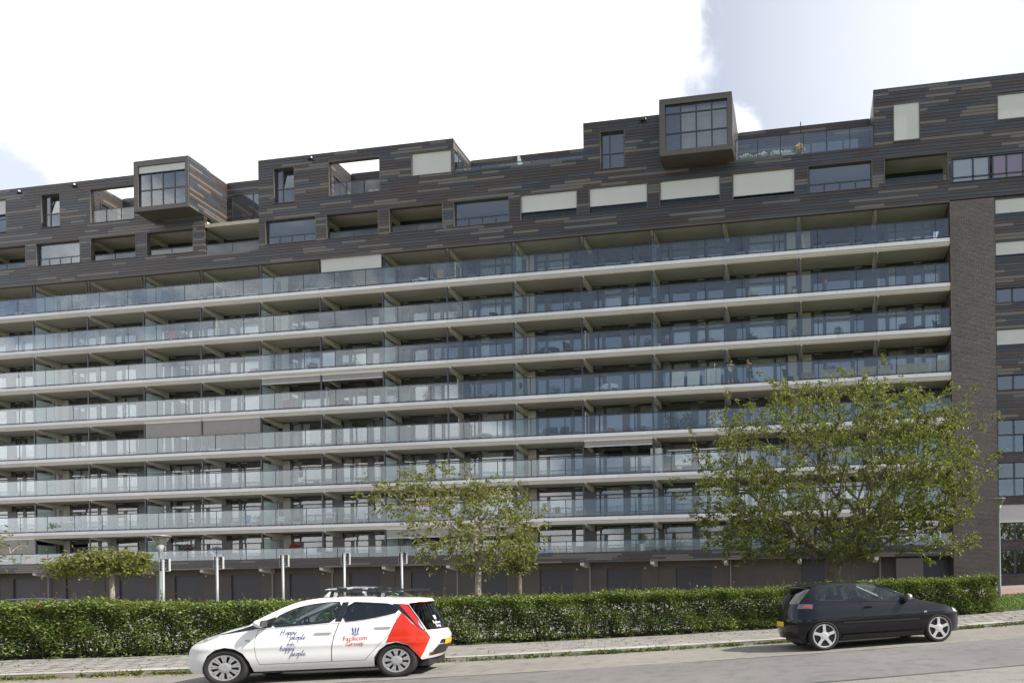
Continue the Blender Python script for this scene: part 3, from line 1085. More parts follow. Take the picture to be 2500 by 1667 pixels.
# projecting window boxes
def window_box(x0, x1, z0, z1, y, rows, blind_top, curtained):
    f = MB(); t = 0.36
    f.box(x0, x1, y, y + 0.10, z1 - t * 0.95, z1); f.box(x0, x1, y, y + 0.10, z0, z0 + t * 0.9)
    f.box(x0, x0 + t, y, y + 0.10, z0 + t * 0.9, z1 - t * 0.95); f.box(x1 - t * 0.75, x1, y, y + 0.10, z0 + t * 0.9, z1 - t * 0.95)
    f.box(x0 + 0.01, x1 - 0.01, y + 0.10, 0.9, z0, z0 + 0.12)            # soffit
    f.box(x0 + 0.01, x1 - 0.01, y + 0.10, 0.9, z1 - 0.12, z1 - 0.002)      # roof
    f.box(x0 + 0.004, x0 + 0.12, y + 0.10, 0.9, z0 + 0.12, z1 - 0.12); f.box(x1 - 0.12, x1 - 0.004, y + 0.10, 0.9, z0 + 0.12, z1 - 0.12)
    o = f.build('window_box', MATS['surround'], bld)
    q = MB(); q.box(x0 - 0.02, x1 + 0.02, y - 0.02, 0.4, z1, z1 + 0.03); q.build('box_coping', MATS['coping'], o)
    wx0, wx1, wz0, wz1 = x0 + t, x1 - t * 0.75, z0 + t * 0.9, z1 - t * 0.95
    yy = y + 0.22
    if blind_top:
        shade(wx0 + 0.02, wx1, wz1 - 0.55, wz1 - 0.02, y + 0.12, o); wz1b = wz1
    n = 4
    cols = [wx0 + (wx1 - wx0) * j / n for j in range(n + 1)]
    q = MB()
    for x in cols:
        q.box(x - 0.045, x + 0.045, yy - 0.04, yy + 0.04, wz0, wz1)
    for z in (wz0 + 0.03, *rows, wz1 - 0.03):
        q.box(wx0, wx1, yy - 0.05, yy + 0.035, z - 0.04, z + 0.04)
    fr = q.build('window_frame', MATS['frame_dark'], o)
    zs = [wz0, *rows, wz1]
    for xa, xb in zip(cols[:-1], cols[1:]):
        for za, zb in zip(zs[:-1], zs[1:]):
            hx_, hz_ = (xb - xa) / 2 - 0.04, (zb - za) / 2 - 0.04
            p = MB(); p.quad((-hx_, 0, -hz_), (hx_, 0, -hz_), (hx_, 0, hz_), (-hx_, 0, hz_))
            p.build('window_pane', MATS['window_glass'], o, loc=((xa + xb) / 2, yy, (za + zb) / 2)).rotation_euler = (random.gauss(0, .006), 0, random.gauss(0, .004))
    if curtained:
        curtain(wx0 + 0.9, wx1, wz0, wz1, yy + 0.5, MATS['curtain_beige'], o)
    q = MB(); q.box(x0 + 0.1, x1 - 0.1, 0.6, 0.7, z0, z1); q.build('box_back', MATS['room_wall'], o)
    return o


wb1 = window_box(BX1[0], BX1[1], BOXZ, ROOF + 0.06, BOXY, [BOXZ + 1.55], True, False)
wb2 = window_box(BX2[0], BX2[1], BOXZ, ROOF + 0.06, BOXY, [BOXZ + 1.45, BOXZ + 2.72], False, True)

# recessed balcony rail beside the first box
q = MB(); zr = 27.55
q.box(REC[0] + 0.05, REC[1] - 0.04, 0.10, 0.15, zr - 0.03, zr + 0.03); xm = (REC[0] + REC[1]) / 2
q.box(xm - 0.03, xm + 0.03, 0.10, 0.15, 26.9, zr); q.box(REC[0], REC[1], 0.0, 0.3, 26.80, 26.86)
o = q.build('loggia_rail', MATS['frame_dark'], bld)
pane(REC[0] + 0.06, xm - 0.04, 26.9, zr - 0.04, 0.125, o, 'balcony_glass', 'rail_pane'); pane(xm + 0.04, REC[1] - 0.05, 26.9, zr - 0.04, 0.125, o, 'balcony_glass', 'rail_pane')


# roof terrace glass balustrades
def terrace_glass(x0, x1, z0, z1, n, y=0.02, strut=None):
    q = MB(); q.box(x0, x1, y - 0.02, y + 0.03, z1 - 0.03, z1 + 0.02)
    for j in range(n + 1):
        x = x0 + (x1 - x0) * j / n; q.box(x - 0.022, x + 0.022, y - 0.02, y + 0.03, z0 - 0.06, z1)
    if strut:
        q.box(strut - 0.03, strut + 0.03, y + 0.05, y + 0.10, z0, z1 + 0.75)
    o = q.build('terrace_balustrade', MATS['rail'], bld)
    for j in range(n):
        xa, xb = x0 + (x1 - x0) * j / n + 0.03, x0 + (x1 - x0) * (j + 1) / n - 0.03
        p = MB(); p.box(xa, xb, y, y + 0.012, z0, z1 - 0.04); p.build('glass_pane', MATS['balcony_glass'], o)


terrace_glass(LOW1[0] + 0.08, LOW1[1] - 0.05, LOWZ1 + 0.05, LOWZ1 + 0.36, 5, 0.15)
terrace_glass(LOW2[0] + 0.08, LOW2[1] - 0.05, LOWZ2 + 0.05, LOWZ2 + 1.38, 6, -0.01, strut=57.6)
q = MB(); q.prism([(38.6, 0.4, LOWZ1 + 0.05), (38.6, 2.4, LOWZ1 + 0.05), (38.6, 2.4, LOWZ1 + 0.6), (38.6, 0.4, LOWZ1 + 1.25)], (0.03, 0, 0)); q.build('terrace_partition', MATS['screen_glass'], bld)

# floodlights on the parapet
for x, z in ((-0.95, 33.0), (3.9, 33.03), (23.35, 33.02), (47.4, 33.05)):
    q = MB(); q.box(x - 0.05, x + 0.05, -0.10, 0.02, z - 0.05, z + 0.05); q.obox((x, -0.22, z - 0.02), 0.20, 0.13, 0.07, Matrix.Rotation(0.25, 3, 'X'), 0); q.obox((x + 0.17, -0.24, z - 0.02), 0.05, 0.11, 0.05, Matrix.Rotation(0.25, 3, 'X'), 1)
    q.build('floodlight', [MATS['rail'], MATS['fascia']], bld)

# dark soffit strip under the cladding and the upper edge
mb = MB(); mb.box(XL, XR, -0.03, 0.30, CLAD_BOT - 0.10, CLAD_BOT - 0.003); mb.build('cladding_drip', MATS['surround'], bld)
mb = MB(); mb.box(XL, XR, 0.30, YW, CLAD_BOT + 0.0, CLAD_BOT + 0.025); mb.build('upper_soffit', MATS['soffit'], bld)

# brick pier and end wing
q = MB(); q.box(XR, RCOLX, -0.03, 6.0, 0.8, CLAD_BOT - 0.06)
q.box(XR + 0.02, RCOLX - 0.02, 6.0, 10.0, 0.8, CLAD_BOT)
q.build('brick_pier', MATS['dark_brick'], bld)
q = MB()
wall_open(RCOLX, XEND, 0.8, 25.82, rh, 0.131, 0.45, q, 0)
q.build('end_wall', MATS['dark_brick'], bld)
q = MB(); q.box(RCOLX, XEND, 3.5, 3.6, 0.8, 33); q.build('end_rooms', MATS['room'], bld)
for i, (za, zb) in enumerate(rcol):
    x0, x1 = RCOLX + 0.02, XEND - 1
    L = lining(x0, x1, za, zb, 0.09, 0.45, 0.06, 'frame_dark')
    if i in (0, 1, 3):
        shade(x0 + 0.06, x1 - 0.06, za + (0.06 if i != 1 else 0.14), zb - 0.05, 0.16, L)
        continue
    cols = [x0 + 0.05, x0 + 1.0, x0 + 2.0, x0 + 3.0, x0 + 4.5, x0 + 6.0]
    zs = [za + 0.05, zb - 0.06] if i in (2, 4) else ([za + 0.05, za + 1.15, zb - 0.06] if i < 8 else [za + 0.05, zb - 0.06])
    if i == 7:
        shade(x0 + 0.06, x1 - 0.06, za + 1.15, zb - 0.06, 0.16, L, 'blind')
    q = MB()
    for x in cols:
        q.box(x - 0.06, x + 0.06, 0.22, 0.32, zs[0], zs[-1])
    for z in zs:
        q.box(x0, x1, 0.22, 0.32, z - 0.05, z + 0.05)
    q.build('window_frame', MATS['frame_dark'], L)
    for xa, xb in zip(cols[:-1], cols[1:]):
        for a_, b_ in zip(zs[:-1], zs[1:]):
            pane(xa + 0.05, xb - 0.05, a_ + 0.04, b_ - 0.04, 0.26, L, name='window_pane')
    if i in (5, 6):
        terr = MB(); terr.box(x0 + 0.05, x1, 0.10, 0.14, za + 1.12, za + 1.16); terr.box(x0 + 1.55, x0 + 1.6, 0.10, 0.14, za, za + 1.12)
        tb = terr.build('window_rail', MATS['rail'], L)
        pane(x0 + 0.06, x0 + 1.5, za + 0.08, za + 1.1, 0.12, tb, 'balcony_glass', 'rail_pane')

# garages under the deck
YG = 2.05
gw = MB()
gh = []
for b in range(B0, 12):
    if b == 11:
        continue
    gh.append((b * W + 0.25 * W, b * W + 0.755 * W, 0.5, 3.27))
gh.append((11.95 * W, 12.30 * W, 0.5, 3.62)); gh.append((13.55 * W, 13.93 * W, 0.5, 3.55))
wall_open(XL, XR, 0.3, BAND_BOT + 0.25, gh, YG, YG + 0.3, gw)
for b in range(B0, 14):
    gw.box(b * W - 0.30, b * W - 0.04, YG - 0.06, YG - 0.002, 0.3, BAND_BOT + 0.2)
gwo = gw.build('garage_wall', MATS['garage_wall'], bld)
gd = MB()
n = 26
for j in range(n):
    xa = 0.505 * W * j / n; gd.box(xa + 0.006, xa + 0.505 * W / n - 0.014, 0.0, 0.03, 0, 2.75)
gd.box(0, 0.505 * W, 0.03, 0.05, 0, 2.77)
gdm = gd.mesh('garage_door', MATS['garage_door'])
for (a, e, z0, z1) in gh[:-2]:
    put('garage_door', gdm, gwo, (a, YG + 0.14, 0.5))
for (a, e, z0, z1) in gh[:-2]:
    lm = MB(); lm.box(e + 0.22, e + 0.32, YG - 0.05, YG, 3.20, 3.32); lm.build('wall_lamp', MATS['panel_light'], gwo)
q = MB(); q.box(gh[-2][0], gh[-2][1], YG + 0.1, YG + 0.2, 0.5, 3.6); q.build('entrance_door', MATS['frame_dark'], gwo)
q = MB(); q.box(gh[-1][0], gh[-1][1], YG + 0.2, YG + 0.3, 0.5, 3.5); q.build('entrance_door', MATS['frame_dark'], gwo)
q = MB(); q.box(13.22 * W, 13.56 * W, 0.25, 0.45, 0.5, 3.55); q.build('entrance_screen', MATS['surround'], gwo)
for b in (-2, 0, 2, 4, 5, 7, 9, 11, 13):
    q = MB(); q.tube((b * W + 0.14, 1.4, 0.6), (b * W + 0.14, 1.4, BAND_BOT + 0.2), 0.05, n=8); q.build('downpipe', MATS['frame_grey'], bld)
for b in (2, 6, 10):
    for r in range(1, 8):
        pass

# ------------------------------------------------------------------ ground, road, pavement
def asphalt(name, c, spk, scale=1.0, crack=0.25):
    m, nt, out = new_mat(name)
    p = nt.nodes.new('ShaderNodeBsdfPrincipled'); p.inputs['Roughness'].default_value = 0.9
    f1 = nz(nt, 90.0 * scale, 3, 0.7); f2 = nz(nt, 0.35, 5, 0.6); f3 = nz(nt, 3.5, 4, 0.6, stretch=(1.0, 1.0, 1.0))
    mr = nt.nodes.new('ShaderNodeMapRange'); nt.links.new(f1, mr.inputs[0]); mr.inputs[1].default_value = .3; mr.inputs[2].default_value = .72; mr.inputs[3].default_value = 1 - spk; mr.inputs[4].default_value = 1 + spk
    mr2 = nt.nodes.new('ShaderNodeMapRange'); nt.links.new(f2, mr2.inputs[0]); mr2.inputs[1].default_value = .3; mr2.inputs[2].default_value = .7; mr2.inputs[3].default_value = 0.86; mr2.inputs[4].default_value = 1.12
    mr3 = nt.nodes.new('ShaderNodeMapRange'); nt.links.new(f3, mr3.inputs[0]); mr3.inputs[1].default_value = .32; mr3.inputs[2].default_value = .5; mr3.inputs[3].default_value = 1 - crack; mr3.inputs[4].default_value = 1.0
    a = nt.nodes.new('ShaderNodeMath'); a.operation = 'MULTIPLY'; nt.links.new(mr.outputs[0], a.inputs[0]); nt.links.new(mr2.outputs[0], a.inputs[1])
    a2 = nt.nodes.new('ShaderNodeMath'); a2.operation = 'MULTIPLY'; nt.links.new(a.outputs[0], a2.inputs[0]); nt.links.new(mr3.outputs[0], a2.inputs[1])
    vm = nt.nodes.new('ShaderNodeVectorMath'); vm.operation = 'SCALE'; vm.inputs[0].default_value = c; nt.links.new(a2.outputs[0], vm.inputs['Scale'])
    nt.links.new(vm.outputs[0], p.inputs['Base Color'])
    b = nt.nodes.new('ShaderNodeBump'); b.inputs['Strength'].default_value = 0.5; b.inputs['Distance'].default_value = 0.01
    nt.links.new(f1, b.inputs['Height']); nt.links.new(b.outputs[0], p.inputs['Normal'])
    nt.links.new(p.outputs[0], out.inputs[0])
    return m


asphalt('asphalt_dark', (0.155, 0.147, 0.142), 0.22)
asphalt('asphalt_light', (0.215, 0.200, 0.178), 0.34, 0.8)
asphalt('asphalt_near', (0.205, 0.195, 0.180), 0.36, 0.8)
asphalt('car_park', (0.24, 0.225, 0.21), 0.2, 1.0)
M('tar', (0.05, 0.047, 0.045), 0.8, 0.3, 8.0)
M('slab_stone', (0.225, 0.213, 0.195), 0.9, 0.14, 2.5, 0.3, 60, objvar=0.08)
M('kerb_stone', (0.33, 0.31, 0.28), 0.9, 0.15, 2.0, 0.3, 50, objvar=0.08)
M('joint_soil', (0.13, 0.12, 0.09), 1.0, 0.4, 6.0)
M('soil', (0.055, 0.045, 0.032), 1.0, 0.4, 3.0, 0.4, 20)
M('grass_ground', (0.075, 0.115, 0.025), 0.95, 0.35, 1.5, 0.5, 25, col2=(0.12, 0.155, 0.04))
M('brick_path', (0.26, 0.17, 0.14), 0.9, 0.2, 5.0, 0.2, 30)


def strip(name, v0, v1, mat, s0=-150.0, s1=150.0, dz=0.0, kind='structure', parent=None, zfun=None):
    q = MB(); n = 150
    for i in range(n):
        a, b = s0 + (s1 - s0) * i / n, s0 + (s1 - s0) * (i + 1) / n
        if zfun is None:
            zs = [roadz(a) + dz, roadz(b) + dz, roadz(b) + dz, roadz(a) + dz]
        else:
            zs = [zfun(a, v0), zfun(b, v0), zfun(b, v1), zfun(a, v1)]
        q.quad(rw(a, v0, zs[0]), rw(b, v0, zs[1]), rw(b, v1, zs[2]), rw(a, v1, zs[3]))
    o = q.build(name, MATS[mat], parent, fix=True)
    if parent is None:
        tag(o, kind=kind)
    return o


strip('ground', -400, 1.0, 'grass_ground', -300, 300, dz=-0.03)
strip('road', 7.78, 11.24, 'asphalt_dark')
near = strip('near_lane', 1.0, 7.76, 'asphalt_near', dz=0.0)
park = strip('parking_lane', 11.26, KV + 0.03, 'asphalt_light')
strip('road_joint', 7.735, 7.80, 'tar', dz=0.005)
strip('road_joint', 11.225, 11.275, 'tar', dz=0.005)
# ground behind the hedge, out past the building
q = MB(); ns, nv = 24, 24
SS = [-300, -150, -90, -60] + list(np.linspace(-40, 50, 46)) + [70, 110, 150, 300]
VV = [16.6, 18, 21, 25, 30, 36, 44, 55, 60, 90, 120, 200, 400]
for a, b in zip(SS[:-1], SS[1:]):
    for c, d in zip(VV[:-1], VV[1:]):
        q.quad(rw(a, c, groundz(a, c) - 0.012), rw(b, c, groundz(b, c) - 0.012), rw(b, d, groundz(b, d) - 0.012), rw(a, d, groundz(a, d) - 0.012))
tag(q.build('car_park_ground', MATS['car_park'], fix=True), kind='structure')

pav_base = strip('pavement', KV, HV + 0.2, 'joint_soil', -60, 90, zfun=lambda s, v: groundz(s, v + 1e-6) - 0.018)
# paving slabs: rows across, columns along
SL = 0.34
tile_me = []
for j in range(4):
    q = MB(); g = 0.005 + 0.0015 * j
    q.box(g, SL - g, g, SL - g, -0.03, 0.0)
    for i_ in range(4, 8):
        x_, y_, z_ = q.v[i_]; q.v[i_] = (x_, y_, z_ + random.uniform(-.002, .003))
    tile_me.append(q.mesh('paving_slab', MATS['slab_stone']))
tiles = []
nrow = 7
for i in range(-60, 62):
    for j in range(nrow):
        s_ = i * SL + (SL / 2 if j % 2 else 0); v_ = KV + 0.23 + j * SL
        tiles.append((s_, v_))
# those that show largest: nearest and in view
def seen_rank(t):
    s_, v_ = t
    inview = -0.815 * v_ - 0.5 < s_ < 0.76 * v_ + 0.4
    return (0 if inview else 100) + math.hypot(s_, v_)


tiles.sort(key=seen_rank)
rest = MB()
for n_, (s_, v_) in enumerate(tiles):
    jit = random.uniform(-0.006, 0.006)
    if n_ < 296:
        o = put('paving_slab', tile_me[random.randrange(4)], pav_base)
        o.location = rw(s_, v_) + Vector((0, 0, jit * 0.6))
        o.rotation_euler = (0.025 + random.uniform(-.008, .008), -math.atan(road_slope(s_)) + random.uniform(-.008, .008), ROAD_ANG + random.uniform(-0.012, 0.012))
    else:
        g = 0.015; z = jit * 0.6
        rest.quad(rw(s_ + g, v_ + g) + Vector((0, 0, z)), rw(s_ + SL - g, v_ + g) + Vector((0, 0, z)), rw(s_ + SL - g, v_ + SL - g) + Vector((0, 0, z)), rw(s_ + g, v_ + SL - g) + Vector((0, 0, z)))
tag(rest.build('paving_slabs', MATS['slab_stone'], pav_base), kind='stuff')
# kerb stones
KL = 1.2
q = MB(); q.prism([(0.006, 0.02, -0.2), (0.006, 0.0, 0.08), (0.006, 0.03, 0.105), (0.006, 0.22, 0.112), (0.006, 0.22, -0.2)], (KL - 0.012, 0, 0))
kme = q.mesh('kerb_stone', MATS['kerb_stone'])
kerb = bpy.data.objects.new('kerb', None); COL.objects.link(kerb); tag(kerb, kind='structure')
for i in range(-30, 40):
    o = put('kerb_stone', kme, kerb)
    o.location = rw(i * KL, KV + 0.005, roadz(i * KL) + random.uniform(-0.008, 0.008))
    o.rotation_euler = (random.uniform(-.01, .01), -math.atan(road_slope(i * KL + .6)), ROAD_ANG + random.uniform(-.006, .006))

# lawn and brick path at the right-hand end
def patch(name, s0, s1, v0, v1, mat, dz):
    q = MB(); n = 24
    for i in range(n):
        a, b = s0 + (s1 - s0) * i / n, s0 + (s1 - s0) * (i + 1) / n
        for j in range(n):
            c, d = v0 + (v1 - v0) * j / n, v0 + (v1 - v0) * (j + 1) / n
            q.quad(rw(a, c, groundz(a, c) + dz), rw(b, c, groundz(b, c) + dz), rw(b, d, groundz(b, d) + dz), rw(a, d, groundz(a, d) + dz))
    return tag(q.build(name, MATS[mat], fix=True), kind='structure')


patch('lawn', 3.0, 60.0, HV + 0.22, 24.0, 'grass_ground', 0.010)
patch('brick_path', 8.0, 60.0, 24.0, 28.5, 'brick_path', 0.012)
patch('hedge_bed', -40.0, 12.9, HV + 0.2, 18.2, 'soil', 0.016)


# ------------------------------------------------------------------ foliage helper
def leaves_mesh(name, P, D, L, Wd, C, mat, parent=None, fold=0.25):
    """one mesh of leaves: P base points, D unit directions, L lengths, Wd widths, C colours"""
    n = len(P)
    up = rng.normal(size=(n, 3)); up[:, 2] += 0.6
    side_ = np.cross(D, up); side_ /= np.linalg.norm(side_, axis=1, keepdims=True) + 1e-9
    nor = np.cross(side_, D)
    mid = P + D * (L * 0.48)[:, None]
    v = np.empty((n, 4, 3))
    v[:, 0] = P
    v[:, 1] = mid + side_ * (Wd * 0.5)[:, None] + nor * (Wd * fold)[:, None]
    v[:, 2] = P + D * L[:, None]
    v[:, 3] = mid - side_ * (Wd * 0.5)[:, None] + nor * (Wd * fold)[:, None]
    me = bpy.data.meshes.new(name)
    me.vertices.add(n * 4); me.vertices.foreach_set('co', v.reshape(-1))
    me.loops.add(n * 6); me.polygons.add(n * 2)
    base = (np.arange(n) * 4)[:, None]
    idx = (base + np.array([[0, 1, 2, 0, 2, 3]])).reshape(-1)
    me.loops.foreach_set('vertex_index', idx)
    me.polygons.foreach_set('loop_start', np.arange(n * 2) * 3)
    me.polygons.foreach_set('loop_total', np.full(n * 2, 3))
    me.update(calc_edges=True)
    at = me.attributes.new('Col', 'FLOAT_COLOR', 'POINT')
    cc = np.ones((n, 4, 4)); cc[:, :, :3] = C[:, None, :]
    at.data.foreach_set('color', cc.reshape(-1))
    me.materials.append(mat)
    return put(name, me, parent)


def unit(a):
    return a / (np.linalg.norm(a, axis=1, keepdims=True) + 1e-9)


foliage_mat('hedge_leaf', 0.28, 0.45)
foliage_mat('tree_leaf', 0.40, 0.42)
foliage_mat('grass_blade', 0.3, 0.6)
M('bark', (0.12, 0.10, 0.075), 0.9, 0.3, 6.0, 0.6, 30)
M('bark_light', (0.28, 0.25, 0.20), 0.9, 0.25, 6.0, 0.4, 30)
M('stem', (0.06, 0.045, 0.032), 0.9, 0.3, 8.0)


def rwn(S, V_, Z):
    return np.stack([CAMX + S * UX + V_ * VX, CAMY + S * UY + V_ * VY, Z], 1)


def gz(S, V_):
    return np.array([groundz(a, b) for a, b in zip(np.asarray(S), np.asarray(V_))])


# ------------------------------------------------------------------ hedge
HS0, HS1, HV0, HV1 = -23.0, 12.55, HV + 0.05, HV + 1.25
hedge = thing('hedge', 'long clipped green hedge behind the pavement with reddish shoots on top', 'hedge', rw(-2, HV + 0.6))
hinv = Matrix.Translation(-Vector(hedge.location))


def smooth1(S, k, ph):
    return np.sin(S * k + ph) * 0.5 + np.sin(S * k * 2.3 + ph * 2.1) * 0.3 + np.sin(S * k * 5.1 + ph * 0.7) * 0.2


def htop(S):
    h = np.interp(S, [-23, -13.5, -8.5, -4, 4.5, 12], [1.20, 1.19, 1.16, 1.17, 1.13, 1.13])
    return h + 0.045 * smooth1(S, 0.9, 0.4) + 0.03 * smooth1(S, 3.7, 1.4)


n = 230000
S = rng.uniform(HS0, HS1, n)
vis = (S > -15)
keep = vis | (rng.random(n) < 0.45); S = S[keep]; n = len(S)
wch = rng.random(n)
H_ = htop(S)
t = rng.random(n)
# front face, top, inside, rear
V_ = np.where(wch < 0.52, HV0 + np.abs(rng.normal(0, 0.12, n)), np.where(wch < 0.80, rng.uniform(HV0, HV1, n), np.where(wch < 0.93, rng.uniform(HV0 + .1, HV1, n), HV1 - np.abs(rng.normal(0, .1, n)))))
Zr = np.where((wch >= 0.52) & (wch < 0.80), 1.0 - rng.normal(0.0, 0.05, n), 0.06 + 0.94 * t ** 0.85)
V_ = V_ + 0.13 * smooth1(S * 1.0, 1.9, 1.0) + 0.05 * np.sin(S * 6.3 + Zr * 7) + 0.04 * np.sin(Zr * 9 + S)
# gaps near the foot where the stems show
gap = (smooth1(S, 1.7, 2.0) + 0.6 * np.sin(S * 7.1)) > 0.25
low = (Zr < 0.48) & (Zr > 0.16)
thin = np.where(low & gap, rng.random(n) < 0.72, np.where(low, rng.random(n) < 0.9, True)) & (Zr > 0.05)
clump = np.sin(S * 9.1 + 3 * np.sin(Zr * 8)) * np.sin(Zr * 13 + 2 * np.sin(S * 4)) > -0.55
thin &= clump | (rng.random(n) < 0.5)
S, V_, Zr, H_ = S[thin], V_[thin], Zr[thin], H_[thin]; n = len(S)
Z = gz(S, np.full(n, HV + 0.2)) + Zr * H_
# extra shaggy top
P = rwn(S, V_, Z) - np.array(hedge.location)
D = unit(rng.normal(size=(n, 3)) * np.array([1, 1, 0.6]) + np.array([-VX * 0.7, -VY * 0.7, 0.25]))
L = rng.uniform(0.045, 0.085, n); Wd = L * rng.uniform(0.55, 0.75, n)
cg = np.array([0.070, 0.108, 0.024]); cy = np.array([0.165, 0.215, 0.050]); cr = np.array([0.11, 0.065, 0.028])
mixv = np.clip(rng.normal(0.35, 0.28, n) + 0.18 * np.sin(S * 2.1 + Zr * 5) + 0.35 * (Zr > 0.93), 0, 1)[:, None]  # top leaves get a paler green: the sunlit band is put into their colour
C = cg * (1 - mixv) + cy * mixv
red = (rng.random(n) < 0.03 + 0.04 * (Zr > .85)) ; C[red] = cr * rng.uniform(0.7, 1.2, (red.sum(), 1))
C *= rng.uniform(0.7, 1.3, (n, 1))
o = leaves_mesh('foliage', P, D, L, Wd, C, MATS['hedge_leaf'], hedge); tag(o, kind='stuff')
# stems
q = MB()
for i in range(330):
    s = random.uniform(HS0, HS1); v = random.uniform(HV0 + 0.15, HV1 - 0.15)
    p = rw(s, v) - Vector(hedge.location)
    for k in range(random.choice((1, 2, 3))):
        a = p + Vector((random.uniform(-.25, .25), random.uniform(-.2, .2), random.uniform(0.45, 0.8)))
        q.tube(p, a, random.uniform(0.010, 0.02), 0.006, 5, caps=False)
q.build('stems', MATS['stem'], hedge)
# long shoots that stand out of the top
nsh = 620
ps, ds, ls, ws, cs = [], [], [], [], []
q = MB()
for i in range(nsh):
    s = random.uniform(-16, HS1 - 0.1)
    if random.random() < 0.4:
        s = random.choice((-13, -12.2, -11.6, -10.9, -10.1, -9.2, -7.6, -6.8, -5.4, -4.6, -1.6, 0.6, 2.4, 5.2, 9.2, 11.9)) + random.gauss(0, 0.25)
    v = random.uniform(HV0 + 0.1, HV1)
    z = groundz(s, HV + 0.2) + float(htop(np.array([s]))[0]) - 0.06
    h = random.uniform(0.07, 0.30) if random.random() < 0.9 else random.uniform(0.25, 0.5)
    p = rw(s, v, z) - Vector(hedge.location)
    d = Vector((random.gauss(0, 0.28), random.gauss(0, 0.28), 1)).normalized()
    q.tube(p, p + d * h, 0.005, 0.002, 3, caps=False)
    rd = random.random() < 0.45
    k = int(6 + h * 60)
    for j in range(k):
        f = random.uniform(0.15, 1.0)
        ps.append(p + d * h * f); dd = Vector((random.gauss(0, 1), random.gauss(0, 1), random.uniform(0.1, 1))).normalized(); ds.append(dd)
        l = random.uniform(0.03, 0.055) * (1.15 - 0.5 * f); ls.append(l); ws.append(l * 0.6)
        c = Vector((0.21, 0.075, 0.03)) if (rd and random.random() < 0.6) else Vector((0.11, 0.13, 0.035))
        cs.append(c * random.uniform(0.7, 1.25))
q.build('shoot_stems', MATS['stem'], hedge)
tag(leaves_mesh('shoots', np.array(ps), np.array(ds), np.array(ls), np.array(ws), np.array(cs), MATS['hedge_leaf'], hedge), kind='stuff')

# weeds along the kerb and in the joints
ps, ds, ls, ws, cs = [], [], [], [], []
def weed(s, v, z, n, h, spread, green=(0.085, 0.135, 0.03)):
    for j in range(n):
        ps.append(rw(s + random.gauss(0, spread), v + random.gauss(0, spread * 0.5), z + random.uniform(0, 0.03)))
        ds.append(Vector((random.gauss(0, .8), random.gauss(0, .8), random.uniform(0.2, 1.2))).normalized())
        l = h * random.uniform(0.5, 1.2); ls.append(l); ws.append(l * random.uniform(0.25, 0.5))
        g = Vector(green) * random.uniform(0.6, 1.4)
        if random.random() < 0.12:
            g = Vector((0.22, 0.17, 0.06)) * random.uniform(.7, 1.2)
        cs.append(g)
for i in range(560):
    s = random.uniform(-15, 13)
    f = 0.5 + 0.5 * math.sin(s * 1.3 + 1) * math.sin(s * 0.47 + 2)
    if random.random() > 0.25 + 0.75 * f:
        continue
    if 6 < s < 8 and random.random() < .5:
        continue
    weed(s, KV - 0.04 + random.uniform(-0.06, 0.04), roadz(s), random.randrange(10, 34), random.uniform(0.05, 0.11), 0.07)
for i in range(200):
    s = random.uniform(-15, 13); j = random.randrange(0, 8)
    weed(s, KV + 0.23 + j * SL + random.uniform(-.02, .02), groundz(s, KV + 0.23 + j * SL), random.randrange(4, 12), 0.045, 0.04)
for i in range(160):
    s = random.uniform(-15, 12.5); weed(s, HV + random.gauss(0, .06), groundz(s, HV), random.randrange(5, 15), 0.07, 0.06)
tag(leaves_mesh('kerb_weeds', np.array(ps), np.array(ds), np.array(ls), np.array(ws), np.array(cs), MATS['grass_blade']), 'green weeds growing along the kerb and paving joints', 'weeds', kind='stuff')
# fallen leaves
n = 900
S = np.concatenate([rng.uniform(-15, 13, 400), rng.uniform(-13.5, -8, 500)]); V_ = np.concatenate([KV - 0.2 + rng.normal(0, 0.13, 400), KV - 0.2 + rng.normal(0, 0.13, 500)])
n = len(S)
P = rwn(S, V_, gz(S, V_) + 0.012); D = unit(rng.normal(size=(n, 3)) * np.array([1, 1, 0.12]))
L = rng.uniform(0.03, 0.06, n); C = np.array([0.33, 0.23, 0.09]) * rng.uniform(0.4, 1.2, (n, 1))
tag(leaves_mesh('fallen_leaves', P, D, L, L * 0.6, C, MATS['grass_blade'], fold=0.05), 'dry yellow leaves scattered in the gutter', 'leaves', kind='stuff')
# lawn blades
n = 26000
S = rng.uniform(9, 24, n); V_ = HV + 0.3 + 7 * rng.random(n) ** 1.4
P = rwn(S, V_, gz(S, V_) + 0.005); D = unit(rng.normal(size=(n, 3)) * 0.45 + np.array([0, 0, 1.0]))
L = rng.uniform(0.05, 0.10, n); C = np.array([0.10, 0.15, 0.032]) * rng.uniform(0.6, 1.4, (n, 1))
tag(leaves_mesh('lawn_grass', P, D, L, L * 0.3, C, MATS['grass_blade']), 'short bright green grass beyond the hedge end', 'grass', kind='stuff')


